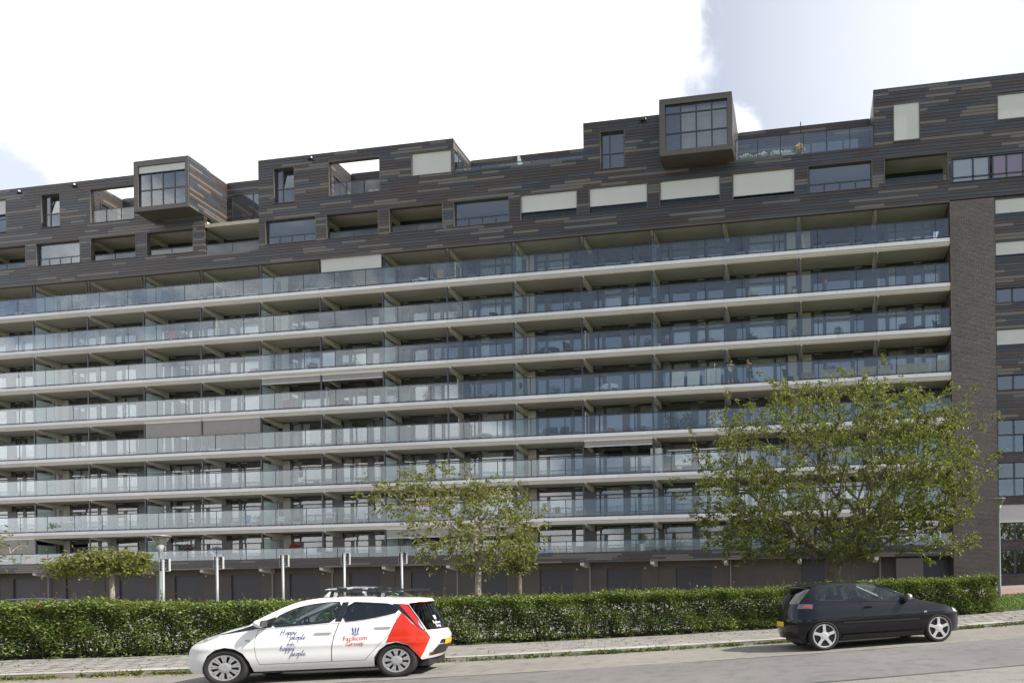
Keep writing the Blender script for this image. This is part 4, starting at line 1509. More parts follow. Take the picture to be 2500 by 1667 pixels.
# ------------------------------------------------------------------ trees
def make_tree(name, label, base, trunk, tips, trunk_r, nleaf, leaf_len, cols, seed, droop=0.35, bark='bark', group=None, twig=0.55, leaf_w=0.42):
    """base: world point; trunk: list of points relative to base; tips: (n,3) relative crown points"""
    R_ = random.Random(seed); rg = np.random.default_rng(seed)
    root = thing(name, label, 'tree', base, group=group)
    pos = [Vector(p) for p in trunk]; par = [-1] + list(range(len(trunk) - 1)); plen = [0.0]
    for i in range(1, len(pos)):
        plen.append(plen[-1] + (pos[i] - pos[i - 1]).length)
    fork = pos[-1]
    nt_ = len(trunk)
    order = sorted(range(len(tips)), key=lambda i: (Vector(tips[i]) - fork).length)
    first = max(1, nt_ - 3)
    N = np.array([tuple(p) for p in pos]); PL = np.array(plen); tipn = []
    for i in order:
        p = np.array(tips[i])
        d = np.linalg.norm(N[first:] - p, axis=1)
        up = (p[2] - N[first:, 2]) / (d + 1e-6)
        cost = d + 0.32 * PL[first:] + 0.25 * d * np.clip(0.15 - up, 0, 1)
        j = int(np.argmin(cost)) + first
        a = Vector(N[j]); b = Vector(p); seg = (b - a).length
        k = max(1, min(6, int(seg / 0.45)))
        prev = j; newN, newPL = [], []
        perp = Vector((R_.gauss(0, 1), R_.gauss(0, 1), R_.gauss(0, 1))) * 0.05 * seg
        for q_ in range(1, k + 1):
            f = q_ / k
            pt = a.lerp(b, f) + perp * math.sin(math.pi * f) + Vector((0, 0, 0.10 * seg * math.sin(math.pi * f)))
            pos.append(pt); par.append(prev); prev = len(pos) - 1
            newN.append(tuple(pt)); newPL.append(PL[j] + seg * f)
        N = np.vstack([N, newN]); PL = np.concatenate([PL, newPL]); tipn.append(prev)
    cnt = [0.0] * len(pos); ex = 2.35
    acc = [0.0] * len(pos)
    tip_r = 0.0055
    for i in range(len(pos) - 1, 0, -1):
        if acc[i] == 0:
            acc[i] = tip_r ** ex
        acc[par[i]] += acc[i]
    rad = [a ** (1 / ex) for a in acc]
    sc = trunk_r / rad[0]
    rad = [max(0.004, r * (sc if r > 0.03 else 1 + (sc - 1) * (r / 0.03))) for r in rad]
    q = MB()
    for i in range(1, len(pos)):
        r0, r1 = rad[par[i]], rad[i]
        if r0 > r1 * 1.5 and par[i] >= nt_:
            r0 = r1 * 1.5
        q.tube(pos[par[i]], pos[i], r0, r1, 10 if r0 > 0.06 else (6 if r0 > 0.02 else 4), caps=False)
    q.build('trunk', MATS[bark], root, smooth=True)
    per = max(1, nleaf // len(tipn))
    ps, ds = [], []
    for tn in tipn:
        b = pos[tn]; a = pos[par[tn]]
        d0 = (b - a).normalized() if (b - a).length > 1e-4 else Vector((0, 0, 1))
        for k in range(R_.choice((2, 3, 3))):                       # little side twigs
            td = (d0 * 0.7 + Vector((R_.gauss(0, .7), R_.gauss(0, .7), R_.gauss(0.1, .5)))).normalized()
            tl = twig * R_.uniform(0.5, 1.2)
            st = a.lerp(b, R_.uniform(0.2, 1.0))
            for m_ in range(max(1, per // 3)):
                f = R_.random() ** 0.8
                pt = st + td * tl * f + Vector((0, 0, -droop * 0.35 * f * f * tl))
                ps.append(pt + Vector((R_.gauss(0, .03), R_.gauss(0, .03), R_.gauss(0, .03))))
                ds.append((td * 0.5 + Vector((R_.gauss(0, .7), R_.gauss(0, .7), R_.gauss(-droop * 1.6, .5)))).normalized())
    n = len(ps); P = np.array([tuple(x) for x in ps]); D = np.array([tuple(x) for x in ds])
    L = leaf_len * rg.uniform(0.65, 1.2, n); Wd = L * rg.uniform(leaf_w * .8, leaf_w * 1.2, n)
    mixv = np.clip(rg.normal(0.4, 0.3, n), 0, 1)[:, None]
    C = (np.array(cols[0]) * (1 - mixv) + np.array(cols[1]) * mixv) * rg.uniform(0.65, 1.3, (n, 1))
    rd = rg.random(n) < 0.005; C[rd] = np.array([0.30, 0.10, 0.03])
    tag(leaves_mesh('crown', P, D, L, Wd, C, MATS['tree_leaf'], root), kind='stuff')
    return root


def crown_pts(n, blobs, seed, shell=0.55):
    """random points in a union of ellipsoids (cx,cy,cz,rx,ry,rz), clumped and biased to the outside"""
    rg = np.random.default_rng(seed); out = []
    wts = np.array([b[3] * b[4] * b[5] for b in blobs]); wts = wts / wts.sum()
    while len(out) < n:
        b = blobs[rg.choice(len(blobs), p=wts)]
        d = rg.normal(size=3); d /= np.linalg.norm(d)
        u_ = rg.random()
        r = rg.random() ** (1 / 3) if u_ > shell else (0.78 + 0.26 * rg.random() if u_ > 0.07 else 1.0 + 0.22 * rg.random())
        p = np.array(b[:3]) + d * r * np.array(b[3:])
        if math.sin(p[0] * 2.3 + seed) * math.sin(p[1] * 2.1 + 1) * math.sin(p[2] * 2.7 + 2) < -0.25 and rg.random() < 0.85:
            continue
        out.append(p)
    return np.array(out)


def at_px(px, v):
    """ground point on the view line of picture column px at road distance v"""
    t = (px - PPX) / FPX
    rx, ry = math.cos(YAW), -math.sin(YAW); fx, fy = math.sin(YAW), math.cos(YAW)
    dx, dy = fx + t * rx, fy + t * ry
    k = v / (dx * VX + dy * VY)
    s = k * (dx * UX + dy * UY)
    return rw(s, v)


G1 = [(0.085, 0.110, 0.026), (0.205, 0.225, 0.055)]
G2 = [(0.105, 0.125, 0.030), (0.230, 0.235, 0.060)]
RV = Vector((math.cos(YAW), -math.sin(YAW), 0))       # picture-right in the world


def orient(pts):
    """crown points are given as (right, towards camera-back, up); turn them into world axes"""
    a = np.array(pts); rx, ry = RV.x, RV.y
    return np.stack([a[:, 0] * rx - a[:, 1] * ry, a[:, 0] * ry + a[:, 1] * rx, a[:, 2]], 1)


def dep(p):
    return (Vector(p) - Vector((CAMX, CAMY, 0))).dot(Vector((math.sin(YAW), math.cos(YAW), 0)))


# big cherry in front of the pier
b0 = at_px(2036, 21.5); k = dep(b0) / FPX; gzv = b0.z
def zz(y, px=2036): return CAMZ + (HOR - 0.0114 * (px - PPX) - y) * k - gzv
blobs = [(-4.6 * 0, 0, zz(1150), 330 * k, 4.4, 210 * k), (-210 * k, 0, zz(1250), 130 * k, 3.2, 110 * k), (230 * k, 0, zz(1150), 130 * k, 3.2, 140 * k),
         (100 * k, 0.3, zz(1020), 190 * k, 2.6, 95 * k), (-60 * k, 0, zz(1310), 240 * k, 3.0, 60 * k), (250 * k, 0, zz(1300), 100 * k, 2.2, 70 * k)]
tips = orient(crown_pts(1400, blobs, 3))
tips = np.vstack([tips, orient(np.array([(355 * k, 0, zz(930)), (330 * k, .2, zz(960)), (300 * k, 0, zz(1000)), (395 * k, 0, zz(1010)), (370 * k, .1, zz(1040)), (410 * k, 0, zz(1100)), (60 * k, 0, zz(918)), (-330 * k, 0, zz(1180)), (-340 * k, 0, zz(1220)), (160 * k, 0, zz(925))]))])
trunk = [tuple(x) for x in orient([(0, 0, -0.1), (0.02, 0, 0.5), (0.0, 0, zz(1400)), (0.05, 0, zz(1372)), (0.10, 0.0, zz(1340)), (0.02, 0, zz(1310))])]
make_tree('cherry_tree', 'broad leafy tree with a thick dark trunk in front of the brick pier', b0, trunk, tips, 0.26, 84000, 0.125, G1, 11, bark='bark', twig=0.42)

# slimmer tree left of the middle
b0 = at_px(1166, 20.3); k = dep(b0) / FPX; gzv = b0.z
blobs = [(0, 0, zz(1290, 1166), 160 * k, 1.8, 110 * k), (-160 * k, 0, zz(1225, 1166), 110 * k, 1.2, 45 * k), (-60 * k, 0, zz(1185, 1166), 110 * k, 1.3, 50 * k), (60 * k, 0, zz(1215, 1166), 80 * k, 1.2, 50 * k),
         (-230 * k, 0, zz(1190, 1166), 65 * k, .8, 22 * k), (60 * k, 0.2, zz(1310, 1166), 90 * k, 1.2, 60 * k)]
tips = orient(crown_pts(330, blobs, 8, 0.45))
trunk = [tuple(x) for x in orient([(0.02, 0, -0.1), (0.0, 0, .5), (0.03, 0, zz(1400, 1166)), (0.0, 0, zz(1360, 1166)), (-0.04, 0, zz(1320, 1166)), (-0.02, 0, zz(1285, 1166)), (-0.03, 0, zz(1250, 1166))])]
make_tree('young_tree', 'slender young tree with open crown and pale trunk behind the white hatchback', b0, trunk, tips, 0.10, 10500, 0.125, G2, 5, bark='bark_light', twig=0.40)
b0 = at_px(1268, 22.5); k = dep(b0) / FPX; gzv = b0.z
blobs = [(0, 0, zz(1360, 1268), 34 * k, .6, 40 * k), (8 * k, 0, zz(1320, 1268), 34 * k, .6, 35 * k)]
tips = orient(crown_pts(110, blobs, 9, .3))
make_tree('small_tree', 'low dense small tree just right of the slender young tree', b0, [tuple(x) for x in orient([(0, 0, -0.1), (0, 0, .6), (.02, 0, 1.1), (0, 0, 1.5), (0.02, 0, 1.9)])], tips, 0.10, 2600, 0.15, G1, 6, twig=0.35)
# round young tree at the left
b0 = at_px(275, 21.5); k = dep(b0) / FPX; gzv = b0.z
blobs = [(-25 * k, 0, zz(1378, 275), 68 * k, 1.1, 14 * k), (5 * k, 0, zz(1362, 275), 48 * k, .9, 11 * k), (-60 * k, 0, zz(1392, 275), 38 * k, .9, 8 * k)]
tips = orient(crown_pts(260, blobs, 12, .35))
make_tree('mushroom_tree', 'small flat crowned tree with thin trunk near the left lamp', b0, [tuple(x) for x in orient([(0.03, 0, -0.1), (0.05, 0, .5), (0.0, 0, 1.0), (-0.02, 0, zz(1400, 275)), (0, 0, zz(1382, 275)), (0, 0, zz(1370, 275))])], tips, 0.06, 7000, 0.115, G2, 7, bark='bark_light', twig=0.32)
# foliage peeping in at the left edge
b0 = at_px(-75, 21.0); k = dep(b0) / FPX; gzv = b0.z
tips = orient(crown_pts(60, [(0, 0, zz(1320, -75), 80 * k, 1.2, 55 * k)], 14, .35))
make_tree('edge_tree', 'thin branches of a tree reaching in at the left edge', b0, [(0, 0, -0.1), (0, 0, .7), (0, 0, 1.3), (.02, 0, 1.7), (0, 0, 2.1)], tips, 0.07, 700, 0.12, G2, 8, bark='bark_light')

# ------------------------------------------------------------------ sign posts, street lamps
M('galv', (0.32, 0.335, 0.34), 0.45, 0.1, 10.0, metal=0.4)
M('sign_back', (0.15, 0.155, 0.16), 0.5, 0.1, 5.0, metal=0.3)
M('sign_edge', (0.50, 0.50, 0.49), 0.5, 0.05)
M('lamp_pole', (0.20, 0.235, 0.23), 0.5, 0.1, 3.0)
glass_mat('lamp_cone', 0.08, (0.75, 0.72, 0.66), frost=0.35, frost_col=(0.5, 0.48, 0.44))
SP = [(399, 1363, 'beside the left street lamp'), (531, 1358, 'second from the left street lamp'), (692.5, 1353, 'middle one of the five'),
      (841, 1349, 'just left of the roof of the parked white car'), (983, 1347, 'in front of the roof of the parked white car')]
for px, ytop, where in SP:
    b0 = at_px(px, 18.9); k = dep(b0) / FPX
    zt = CAMZ + (HOR - 0.0114 * (px - PPX) - ytop) * k - b0.z
    t = thing('sign_post', 'galvanised sign post seen from behind, ' + where, 'sign', b0, group='parking sign posts behind the hedge')
    lean = random.uniform(-0.02, 0.02)
    q = MB(); q.tube((0, 0, 0), (lean, 0, zt - 0.02), 0.03, n=10); q.tube((0, 0, 0), (0, 0, 0.62), 0.042, n=10); q.build('post', MATS['galv'], t, smooth=True)
    ang = math.radians(22)
    R3 = Matrix.Rotation(ang, 3, 'Z')
    q = MB(); q.obox((lean, 0, 0) + R3 @ Vector((0, 0.05, 0)) if False else Vector((lean, 0, zt - 0.17)) + R3 @ Vector((0.02, 0.06, 0)), 0.105, 0.006, 0.165, R3)
    p = q.build('sign_panel', MATS['sign_back'], t)
    q = MB()
    for (cx, cz, hx, hz) in ((-0.085, 0, 0.003, 0.165), (0.125, 0, 0.008, 0.165)):
        q.obox(Vector((lean, 0, zt - 0.17 + cz)) + R3 @ Vector((cx, 0.035, 0)), hx, 0.028, hz, R3)
    for cz in (-0.165, 0.165):
        q.obox(Vector((lean, 0, zt - 0.17 + cz)) + R3 @ Vector((0.02, 0.035, 0)), 0.105, 0.028, 0.004, R3)
    q.build('sign_rim', MATS['sign_edge'], p)
    for cz in (-0.1, 0.1):
        q = MB(); q.obox(Vector((lean, 0, zt - 0.17 + cz)) + R3 @ Vector((0.0, 0.03, 0)), 0.05, 0.03, 0.012, R3)
        q.build('clamp', MATS['galv'], t)


def street_lamp(px, ytop, v, label):
    b0 = at_px(px, v); k = dep(b0) / FPX
    zt = CAMZ + (HOR - 0.0114 * (px - PPX) - ytop) * k - b0.z
    t = thing('street_lamp', label, 'street lamp', b0)
    q = MB(); q.lathe([(0.085, 0), (0.085, 0.5), (0.06, 0.55), (0.042, zt - 0.55)], n=12); q.build('pole', MATS['lamp_pole'], t, smooth=True)
    q = MB(); q.lathe([(0.043, zt - 0.62), (0.06, zt - 0.52), (0.105, zt - 0.33), (0.10, zt - 0.33)], n=14)
    for i in range(4):
        a = i * math.pi / 2 + 0.4; q.tube((0.10 * math.cos(a), 0.10 * math.sin(a), zt - 0.34), (0.255 * math.cos(a), 0.255 * math.sin(a), zt - 0.05), 0.009, n=5)
    h = q.build('lamp_holder', MATS['lamp_pole'], t, smooth=True)
    q = MB(); q.lathe([(0.10, zt - 0.33), (0.24, zt - 0.055)], n=20); q.build('lamp_glass', MATS['lamp_cone'], h, smooth=True)
    q = MB(); q.lathe([(0.0, zt), (0.15, zt - 0.008), (0.27, zt - 0.03), (0.285, zt - 0.05), (0.25, zt - 0.055), (0.0, zt - 0.05)], n=24); q.build('lamp_cap', MATS['galv'], h, smooth=True)
    q = MB(); q.lathe([(0.03, zt - 0.33), (0.035, zt - 0.16), (0.0, zt - 0.15)], n=10); q.build('bulb', MATS['sign_edge'], h, smooth=True)


street_lamp(393, 1305, 22.5, 'grey street lamp with glass cone beside the flat crowned tree')
street_lamp(2441, 1215, 22.5, 'grey street lamp with glass cone in front of the brick end wing')

# ------------------------------------------------------------------ cars
def paint(name, col, rough=0.25, metal=0.0, coat=1.0, dust=0.30):
    m, nt, out = new_mat(name)
    p = nt.nodes.new('ShaderNodeBsdfPrincipled')
    f = nz(nt, 1.6, 3, 0.5)
    c = ramp2(nt, f, tuple(x * 0.96 for x in col), tuple(min(1, x * 1.04) for x in col))
    # road dust low on the body
    tcn = nt.nodes.new('ShaderNodeTexCoord'); sp = nt.nodes.new('ShaderNodeSeparateXYZ'); nt.links.new(tcn.outputs['Object'], sp.inputs[0])
    mr = nt.nodes.new('ShaderNodeMapRange'); nt.links.new(sp.outputs[2], mr.inputs[0]); mr.inputs[1].default_value = 0.50; mr.inputs[2].default_value = 0.18; mr.inputs[3].default_value = 0.0; mr.inputs[4].default_value = dust
    ml = nt.nodes.new('ShaderNodeMath'); ml.operation = 'MULTIPLY'; nt.links.new(mr.outputs[0], ml.inputs[0]); nt.links.new(nz(nt, 9.0, 5, 0.7), ml.inputs[1])
    mx = nt.nodes.new('ShaderNodeMix'); mx.data_type = 'RGBA'; nt.links.new(ml.outputs[0], mx.inputs['Factor']); nt.links.new(c, mx.inputs['A']); mx.inputs['B'].default_value = (0.20, 0.18, 0.15, 1)
    nt.links.new(mx.outputs['Result'], p.inputs['Base Color'])
    p.inputs['Roughness'].default_value = rough; p.inputs['Metallic'].default_value = metal
    p.inputs['Specular IOR Level'].default_value = 0.12
    p.inputs['Coat Weight'].default_value = coat; p.inputs['Coat Roughness'].default_value = 0.03
    nt.links.new(p.outputs[0], out.inputs[0])
    return m


paint('paint_white', (0.80, 0.80, 0.79), 0.35)
paint('paint_black', (0.005, 0.005, 0.008), 0.3, 0.0, 0.75, dust=0.08)
paint('paint_navy', (0.015, 0.018, 0.028), 0.35)
paint('vinyl_red', (0.60, 0.030, 0.010), 0.30)
M('gloss_black', (0.012, 0.012, 0.013), 0.15, 0.05, coat=0.6)
M('plastic_black', (0.022, 0.022, 0.023), 0.5, 0.15, 5.0)
M('seam', (0.012, 0.012, 0.012), 0.9, 0.1)
M('interior', (0.030, 0.030, 0.032), 0.8, 0.2, 4.0)
M('seat_cloth', (0.055, 0.056, 0.060), 0.9, 0.2, 8.0)
M('tyre', (0.022, 0.021, 0.020), 0.85, 0.2, 12.0, 0.2, 60)
M('rim_silver', (0.48, 0.48, 0.49), 0.35, 0.06, 4.0, metal=0.55)
M('rim_bright', (0.62, 0.62, 0.63), 0.3, 0.06, 4.0, metal=0.45)
M('chrome', (0.75, 0.75, 0.76), 0.12, 0.03, metal=1.0)
M('lamp_red', (0.62, 0.012, 0.01), 0.12, 0.15, 9.0, coat=1.0)
M('lamp_clear', (0.55, 0.56, 0.58), 0.1, 0.25, 14.0, metal=0.5, coat=1.0)
M('lamp_smoke', (0.16, 0.15, 0.15), 0.12, 0.3, 14.0, metal=0.4, coat=1.0)
M('plate_yellow', (0.72, 0.42, 0.02), 0.5, 0.04)
M('ink_blue', (0.035, 0.04, 0.22), 0.5, 0.04)
M('ink_red', (0.55, 0.03, 0.035), 0.5, 0.04)
M('ink_white', (0.8, 0.8, 0.8), 0.5, 0.02)
M('pillar_light', (0.42, 0.43, 0.42), 0.7, 0.05)


def inside(p, poly):
    x, y = p; c = False; n = len(poly); j = n - 1
    for i in range(n):
        xi, yi = poly[i]; xj, yj = poly[j]
        if (yi > y) != (yj > y) and x < (xj - xi) * (y - yi) / (yj - yi) + xi:
            c = not c
        j = i
    return c


def dens(poly, step=0.05, closed=True):
    out = []
    n = len(poly)
    for i in range(n if closed else n - 1):
        a, b = poly[i], poly[(i + 1) % n]
        k = max(1, int(math.hypot(b[0] - a[0], b[1] - a[1]) / step))
        for j in range(k):
            out.append((a[0] + (b[0] - a[0]) * j / k, a[1] + (b[1] - a[1]) * j / k))
    if not closed:
        out.append(poly[-1])
    return out


def smooth_poly(poly, it=2):
    for _ in range(it):
        o = []
        n = len(poly)
        for i in range(n):
            a, b = poly[i], poly[(i + 1) % n]
            o += [(0.75 * a[0] + 0.25 * b[0], 0.75 * a[1] + 0.25 * b[1]), (0.25 * a[0] + 0.75 * b[0], 0.25 * a[1] + 0.75 * b[1])]
        poly = o
    return poly


def inset(poly, d):
    """shrink a polygon by moving every corner along its bisector"""
    n = len(poly); ar = sum(poly[i][0] * poly[(i + 1) % n][1] - poly[(i + 1) % n][0] * poly[i][1] for i in range(n))
    sgn = 1 if ar > 0 else -1; out = []
    for i in range(n):
        a, b, c = Vector(poly[i - 1]), Vector(poly[i]), Vector(poly[(i + 1) % n])
        e1, e2 = (b - a), (c - b)
        if e1.length < 1e-6 or e2.length < 1e-6:
            out.append(tuple(b)); continue
        e1.normalize(); e2.normalize()
        n1, n2 = Vector((-e1.y, e1.x)) * sgn, Vector((-e2.y, e2.x)) * sgn
        bis = n1 + n2
        if bis.length < 1e-3:
            out.append(tuple(b + n1 * d)); continue
        bis = bis / max(0.35, bis.dot(n1) if bis.length else 1)
        out.append(tuple(b + bis * d))
    return out


class Car:
    def __init__(self, hw, belt, tumble, x0, x1, fr=0.55, rr=0.45, fpin=0.20, rpin=0.13):
        self.hw, self.belt, self.tumble, self.x0, self.x1 = hw, belt, tumble, x0, x1
        self.fr, self.rr, self.fpin, self.rpin = fr, rr, fpin, rpin

    shoulder = 0.055

    def w(self, x, z):
        w = self.hw
        a = max(0.0, (self.x0 + self.fr - x) / self.fr); b = max(0.0, (x - (self.x1 - self.rr)) / self.rr)
        w -= self.fpin * a ** 2.4 + self.rpin * b ** 2.4
        if z < 0.45:
            w -= 0.10 * ((0.45 - z) / 0.3) ** 2
        elif z > 0.62:
            t = min(1.0, (z - 0.62) / (self.belt - 0.62)); w -= self.shoulder * t ** 1.35
        # a crease along the doors
        w += 0.012 * math.exp(-((z - 0.60) / 0.05) ** 2)
        if z > self.belt:
            t = z - self.belt; w -= self.tumble * t + 0.30 * t * t
        return w

    def panel(self, poly, off=0.0, holes=(), grid=0.055, sgn=-1, thick=0.0, step=0.04):
        """triangulate polygon (x,z) and lay it on the body side; sgn -1 is the side towards the street"""
        pts = dens(poly, step); edges = [(i, (i + 1) % len(pts)) for i in range(len(pts))]
        for h in holes:
            hp = dens(h, step); k = len(pts)
            pts += hp; edges += [(k + i, k + (i + 1) % len(hp)) for i in range(len(hp))]
        xs = [p[0] for p in poly]; zs = [p[1] for p in poly]
        bound = list(pts)
        x = min(xs) + grid / 2
        ba = np.array(bound)
        while x < max(xs):
            z = min(zs) + grid / 2
            while z < max(zs):
                if inside((x, z), poly) and not any(inside((x, z), h) for h in holes):
                    if ((ba - np.array((x, z))) ** 2).sum(1).min() > (grid * 0.35) ** 2:
                        pts.append((x, z))
                z += grid
            x += grid
        res = delaunay_2d_cdt([Vector(p) for p in pts], edges, [], 0, 1e-6)
        vs, fs = res[0], res[2]
        q = MB()
        q.v = [(v.x, sgn * (self.w(v.x, v.y) + off), v.y) for v in vs]
        e_ = 0.012
        q.vn = []
        for v in vs:
            wx = (self.w(v.x + e_, v.y) - self.w(v.x - e_, v.y)) / (2 * e_); wz = (self.w(v.x, v.y + e_) - self.w(v.x, v.y - e_)) / (2 * e_)
            q.vn.append(Vector((-wx, sgn, -wz)).normalized())
        for f in fs:
            cx = sum(vs[i].x for i in f) / 3; cz = sum(vs[i].y for i in f) / 3
            if inside((cx, cz), poly) and not any(inside((cx, cz), h) for h in holes):
                a, b, c = [vs[i] for i in f]
                ar = (b.x - a.x) * (c.y - a.y) - (c.x - a.x) * (b.y - a.y)
                if abs(ar) < 2e-7:
                    continue
                ff = tuple(f) if (ar > 0) == (sgn < 0) else tuple(reversed(f))
                q.f.append(ff); q.m.append(0)
        return q

    def loft(self, edge, n=14, m=0, inset_=0.0):
        """edge: list of (x, z, bow, crown): strips across the car between both side edges"""
        q = MB(); rows = []
        for (x, z, bow, crown) in edge:
            we = self.w(x, z) - inset_; row = []
            for i in range(n + 1):
                t = -1 + 2 * i / n
                f = 1 - abs(t) ** 2.6
                row.append(len(q.v)); q.v.append((x + bow * (1 - t * t), t * we, z + crown * f))
            rows.append(row)
        for a, b in zip(rows[:-1], rows[1:]):
            for i in range(n):
                q.f.append((a[i], a[i + 1], b[i + 1], b[i])); q.m.append(m)
        return q


def wheel(parent, x, y, r, rimr, style, sx, out_sign, width=0.18):
    """wheel facing -y (street side) for out_sign -1"""
    e = MB(); w = width
    s_ = out_sign
    prof = [(rimr * 0.98, s_ * w * 0.40), (rimr + 0.012, s_ * w * 0.50), ((r + rimr) / 2, s_ * w * 0.545), (r - 0.022, s_ * w * 0.50), (r, s_ * w * 0.36), (r, -s_ * w * 0.36), (r - 0.022, -s_ * w * 0.5), (rimr, -s_ * w * 0.5)]
    e.lathe(prof, axis='Y', n=40, sx=sx)
    o = e.build('wheel', MATS['tyre'], parent, smooth=True, loc=(x, y, r), fix=True)
    # rim: barrel, dark back plate, spokes, ring, cap
    q = MB()
    q.lathe([(rimr, s_ * w * 0.47), (rimr * 0.93, s_ * w * 0.46), (rimr * 0.90, s_ * w * 0.30)], axis='Y', n=40, sx=sx)
    yv = s_ * w * 0.44
    if style == 'five':
        for i in range(5):
            a = 2 * math.pi * i / 5 + math.pi / 2
            d = Vector((math.cos(a), 0, math.sin(a))); nrm = Vector((-math.sin(a), 0, math.cos(a)))
            r0, r1, w0, w1 = 0.04, rimr * 0.95, 0.042, 0.030
            pts = [d * r0 + nrm * w0 * 1.3, d * rimr * 0.45 + nrm * w1 * 0.9, d * r1 + nrm * w1 * 1.05, d * r1 - nrm * w1 * 1.05, d * rimr * 0.45 - nrm * w1 * 0.9, d * r0 - nrm * w0 * 1.3]
            pts = [Vector((p.x * sx, yv, p.z)) for p in pts]
            q.prism(pts if s_ < 0 else pts[::-1], (0, -s_ * 0.03, 0))
        q.lathe([(0.0, yv + s_ * 0.006), (0.05, yv + s_ * 0.006), (0.075, yv)], axis='Y', n=20, sx=sx)
    else:
        for i in range(9):
            a = 2 * math.pi * i / 9 + 0.2
            for da, ww in ((-0.10, 0.011), (0.16, 0.011)):
                d0 = Vector((math.cos(a), 0, math.sin(a))); d1 = Vector((math.cos(a + da), 0, math.sin(a + da)))
                n0 = Vector((-math.sin(a), 0, math.cos(a)))
                p0, p1 = d0 * rimr * 0.33, d1 * rimr * 0.97
                pts = [p0 + n0 * ww, p1 + n0 * ww * 1.5, p1 - n0 * ww * 1.5, p0 - n0 * ww]
                pts = [Vector((p.x * sx, yv + s_ * 0.004, p.z)) for p in pts]
                q.prism(pts if s_ < 0 else pts[::-1], (0, -s_ * 0.014, 0))
        q.lathe([(rimr * 1.0, yv), (rimr * 0.88, yv + s_ * 0.002), (rimr * 0.85, yv - s_ * 0.02)], axis='Y', n=40, sx=sx)
        q.lathe([(0.0, yv + s_ * 0.012), (0.05, yv + s_ * 0.012), (rimr * 0.40, yv + s_ * 0.004), (rimr * 0.42, yv - s_ * .02)], axis='Y', n=30, sx=sx)
    q.build('rim', MATS['rim_silver'] if style != 'five' else MATS['rim_bright'], o, fix=True)
    q = MB(); q.lathe([(rimr * 0.97, yv - s_ * 0.045), (0.0, yv - s_ * 0.045)], axis='Y', n=30, sx=sx); q.build('brake_disc', MATS['plastic_black'], o)
    return o


def text_mesh(txt, size, shear=0.0, align='CENTER', spacing=1.0, bold=0.0):
    cu = bpy.data.curves.new('lettering', 'FONT'); cu.body = txt; cu.size = size; cu.shear = shear; cu.align_x = align
    cu.space_character = spacing; cu.offset = bold; cu.resolution_u = 2; cu.fill_mode = 'FRONT'
    ob = bpy.data.objects.new('lettering', cu); COL.objects.link(ob)
    dg = bpy.context.evaluated_depsgraph_get()
    me = bpy.data.meshes.new_from_object(ob.evaluated_get(dg))
    bpy.data.objects.remove(ob); bpy.data.curves.remove(cu)
    return me


def lay_text(car, txt, x, z, size, mat, parent, sx=1.0, shear=0.0, bold=0.0, rise=0.0, name='lettering'):
    me = text_mesh(txt, size, shear, bold=bold)
    for v in me.vertices:
        xx = x + v.co.x * sx; zz_ = z + v.co.y + v.co.x * sx * rise
        v.co = (xx, -(car.w(xx, zz_) + 0.006), zz_)
    me.materials.append(mat)
    return put(name, me, parent)


# hand-written letters as pen strokes in a unit box (x 0..w, y 0..1, descenders below)
PEN = {'H': (0.9, [[(0.12, 1.05), (0.08, .5), (0.0, -.25)], [(0.62, 1.05), (0.55, .5), (0.5, 0)], [(-.08, .42), (.8, .5)]]),
       'a': (0.55, [[(.45, .42), (.25, .5), (.05, .25), (.1, .02), (.3, .08), (.45, .42), (.42, .05), (.6, .1)]]),
       'p': (0.52, [[(.08, .5), (.04, 0), (-.08, -.6)], [(.06, .3), (.25, .52), (.42, .4), (.35, .1), (.12, .02)], [(.35, .1), (.6, .15)]]),
       'y': (0.62, [[(.05, .5), (.08, .1), (.25, .05), (.45, .5), (.3, -.2), (.05, -.55)], [(.45, .5), (.62, .55)]]),
       'e': (0.5, [[(.0, .15), (.35, .35), (.28, .5), (.1, .4), (.05, .1), (.25, 0), (.52, .18)]]),
       'o': (0.5, [[(.25, .5), (.05, .3), (.12, .02), (.35, .08), (.38, .4), (.25, .5), (.55, .4)]]),
       'l': (0.35, [[(.0, .1), (.28, .95), (.22, 1.05), (.1, .3), (.15, .02), (.38, .15)]]),
       'm': (0.8, [[(.02, .5), (.0, 0), (.2, .48), (.26, 0), (.45, .48), (.52, .05), (.75, .12)]]),
       'k': (0.55, [[(.15, 1.0), (.02, 0)], [(.06, .2), (.4, .5), (.1, .28), (.45, .0), (.6, .1)]]),
       'h': (0.58, [[(.22, 1.1), (.08, .5), (.0, 0)], [(.03, .25), (.25, .5), (.38, .35), (.36, .03), (.6, .12)]])}


def pen_text(car, q, txt, x, z, size, sx, width, rise=0.06):
    for ch in txt:
        w_, strokes = PEN[ch]
        for st in strokes:
            pts = []
            for i in range(len(st) - 1):
                for j in range(3):
                    f = j / 3; pts.append((st[i][0] * (1 - f) + st[i + 1][0] * f, st[i][1] * (1 - f) + st[i + 1][1] * f))
            pts.append(st[-1])
            for (xa, ya), (xb, yb) in zip(pts[:-1], pts[1:]):
                A = Vector(((xa + 0.22 * ya) * size * sx + x, ya * size)); B = Vector(((xb + 0.22 * yb) * size * sx + x, yb * size))
                d = (B - A)
                if d.length < 1e-6:
                    continue
                nrm = Vector((-d.y, d.x)).normalized() * width * (1.0 if yb < ya else 0.62)
                cs = []
                for P_ in (A + nrm, B + nrm, B - nrm, A - nrm):
                    zz_ = z + P_.y + (P_.x - x) * rise; cs.append((P_.x, -(car.w(P_.x, zz_) + 0.006), zz_))
                q.quad(*cs)
        x += w_ * size * sx
    return x


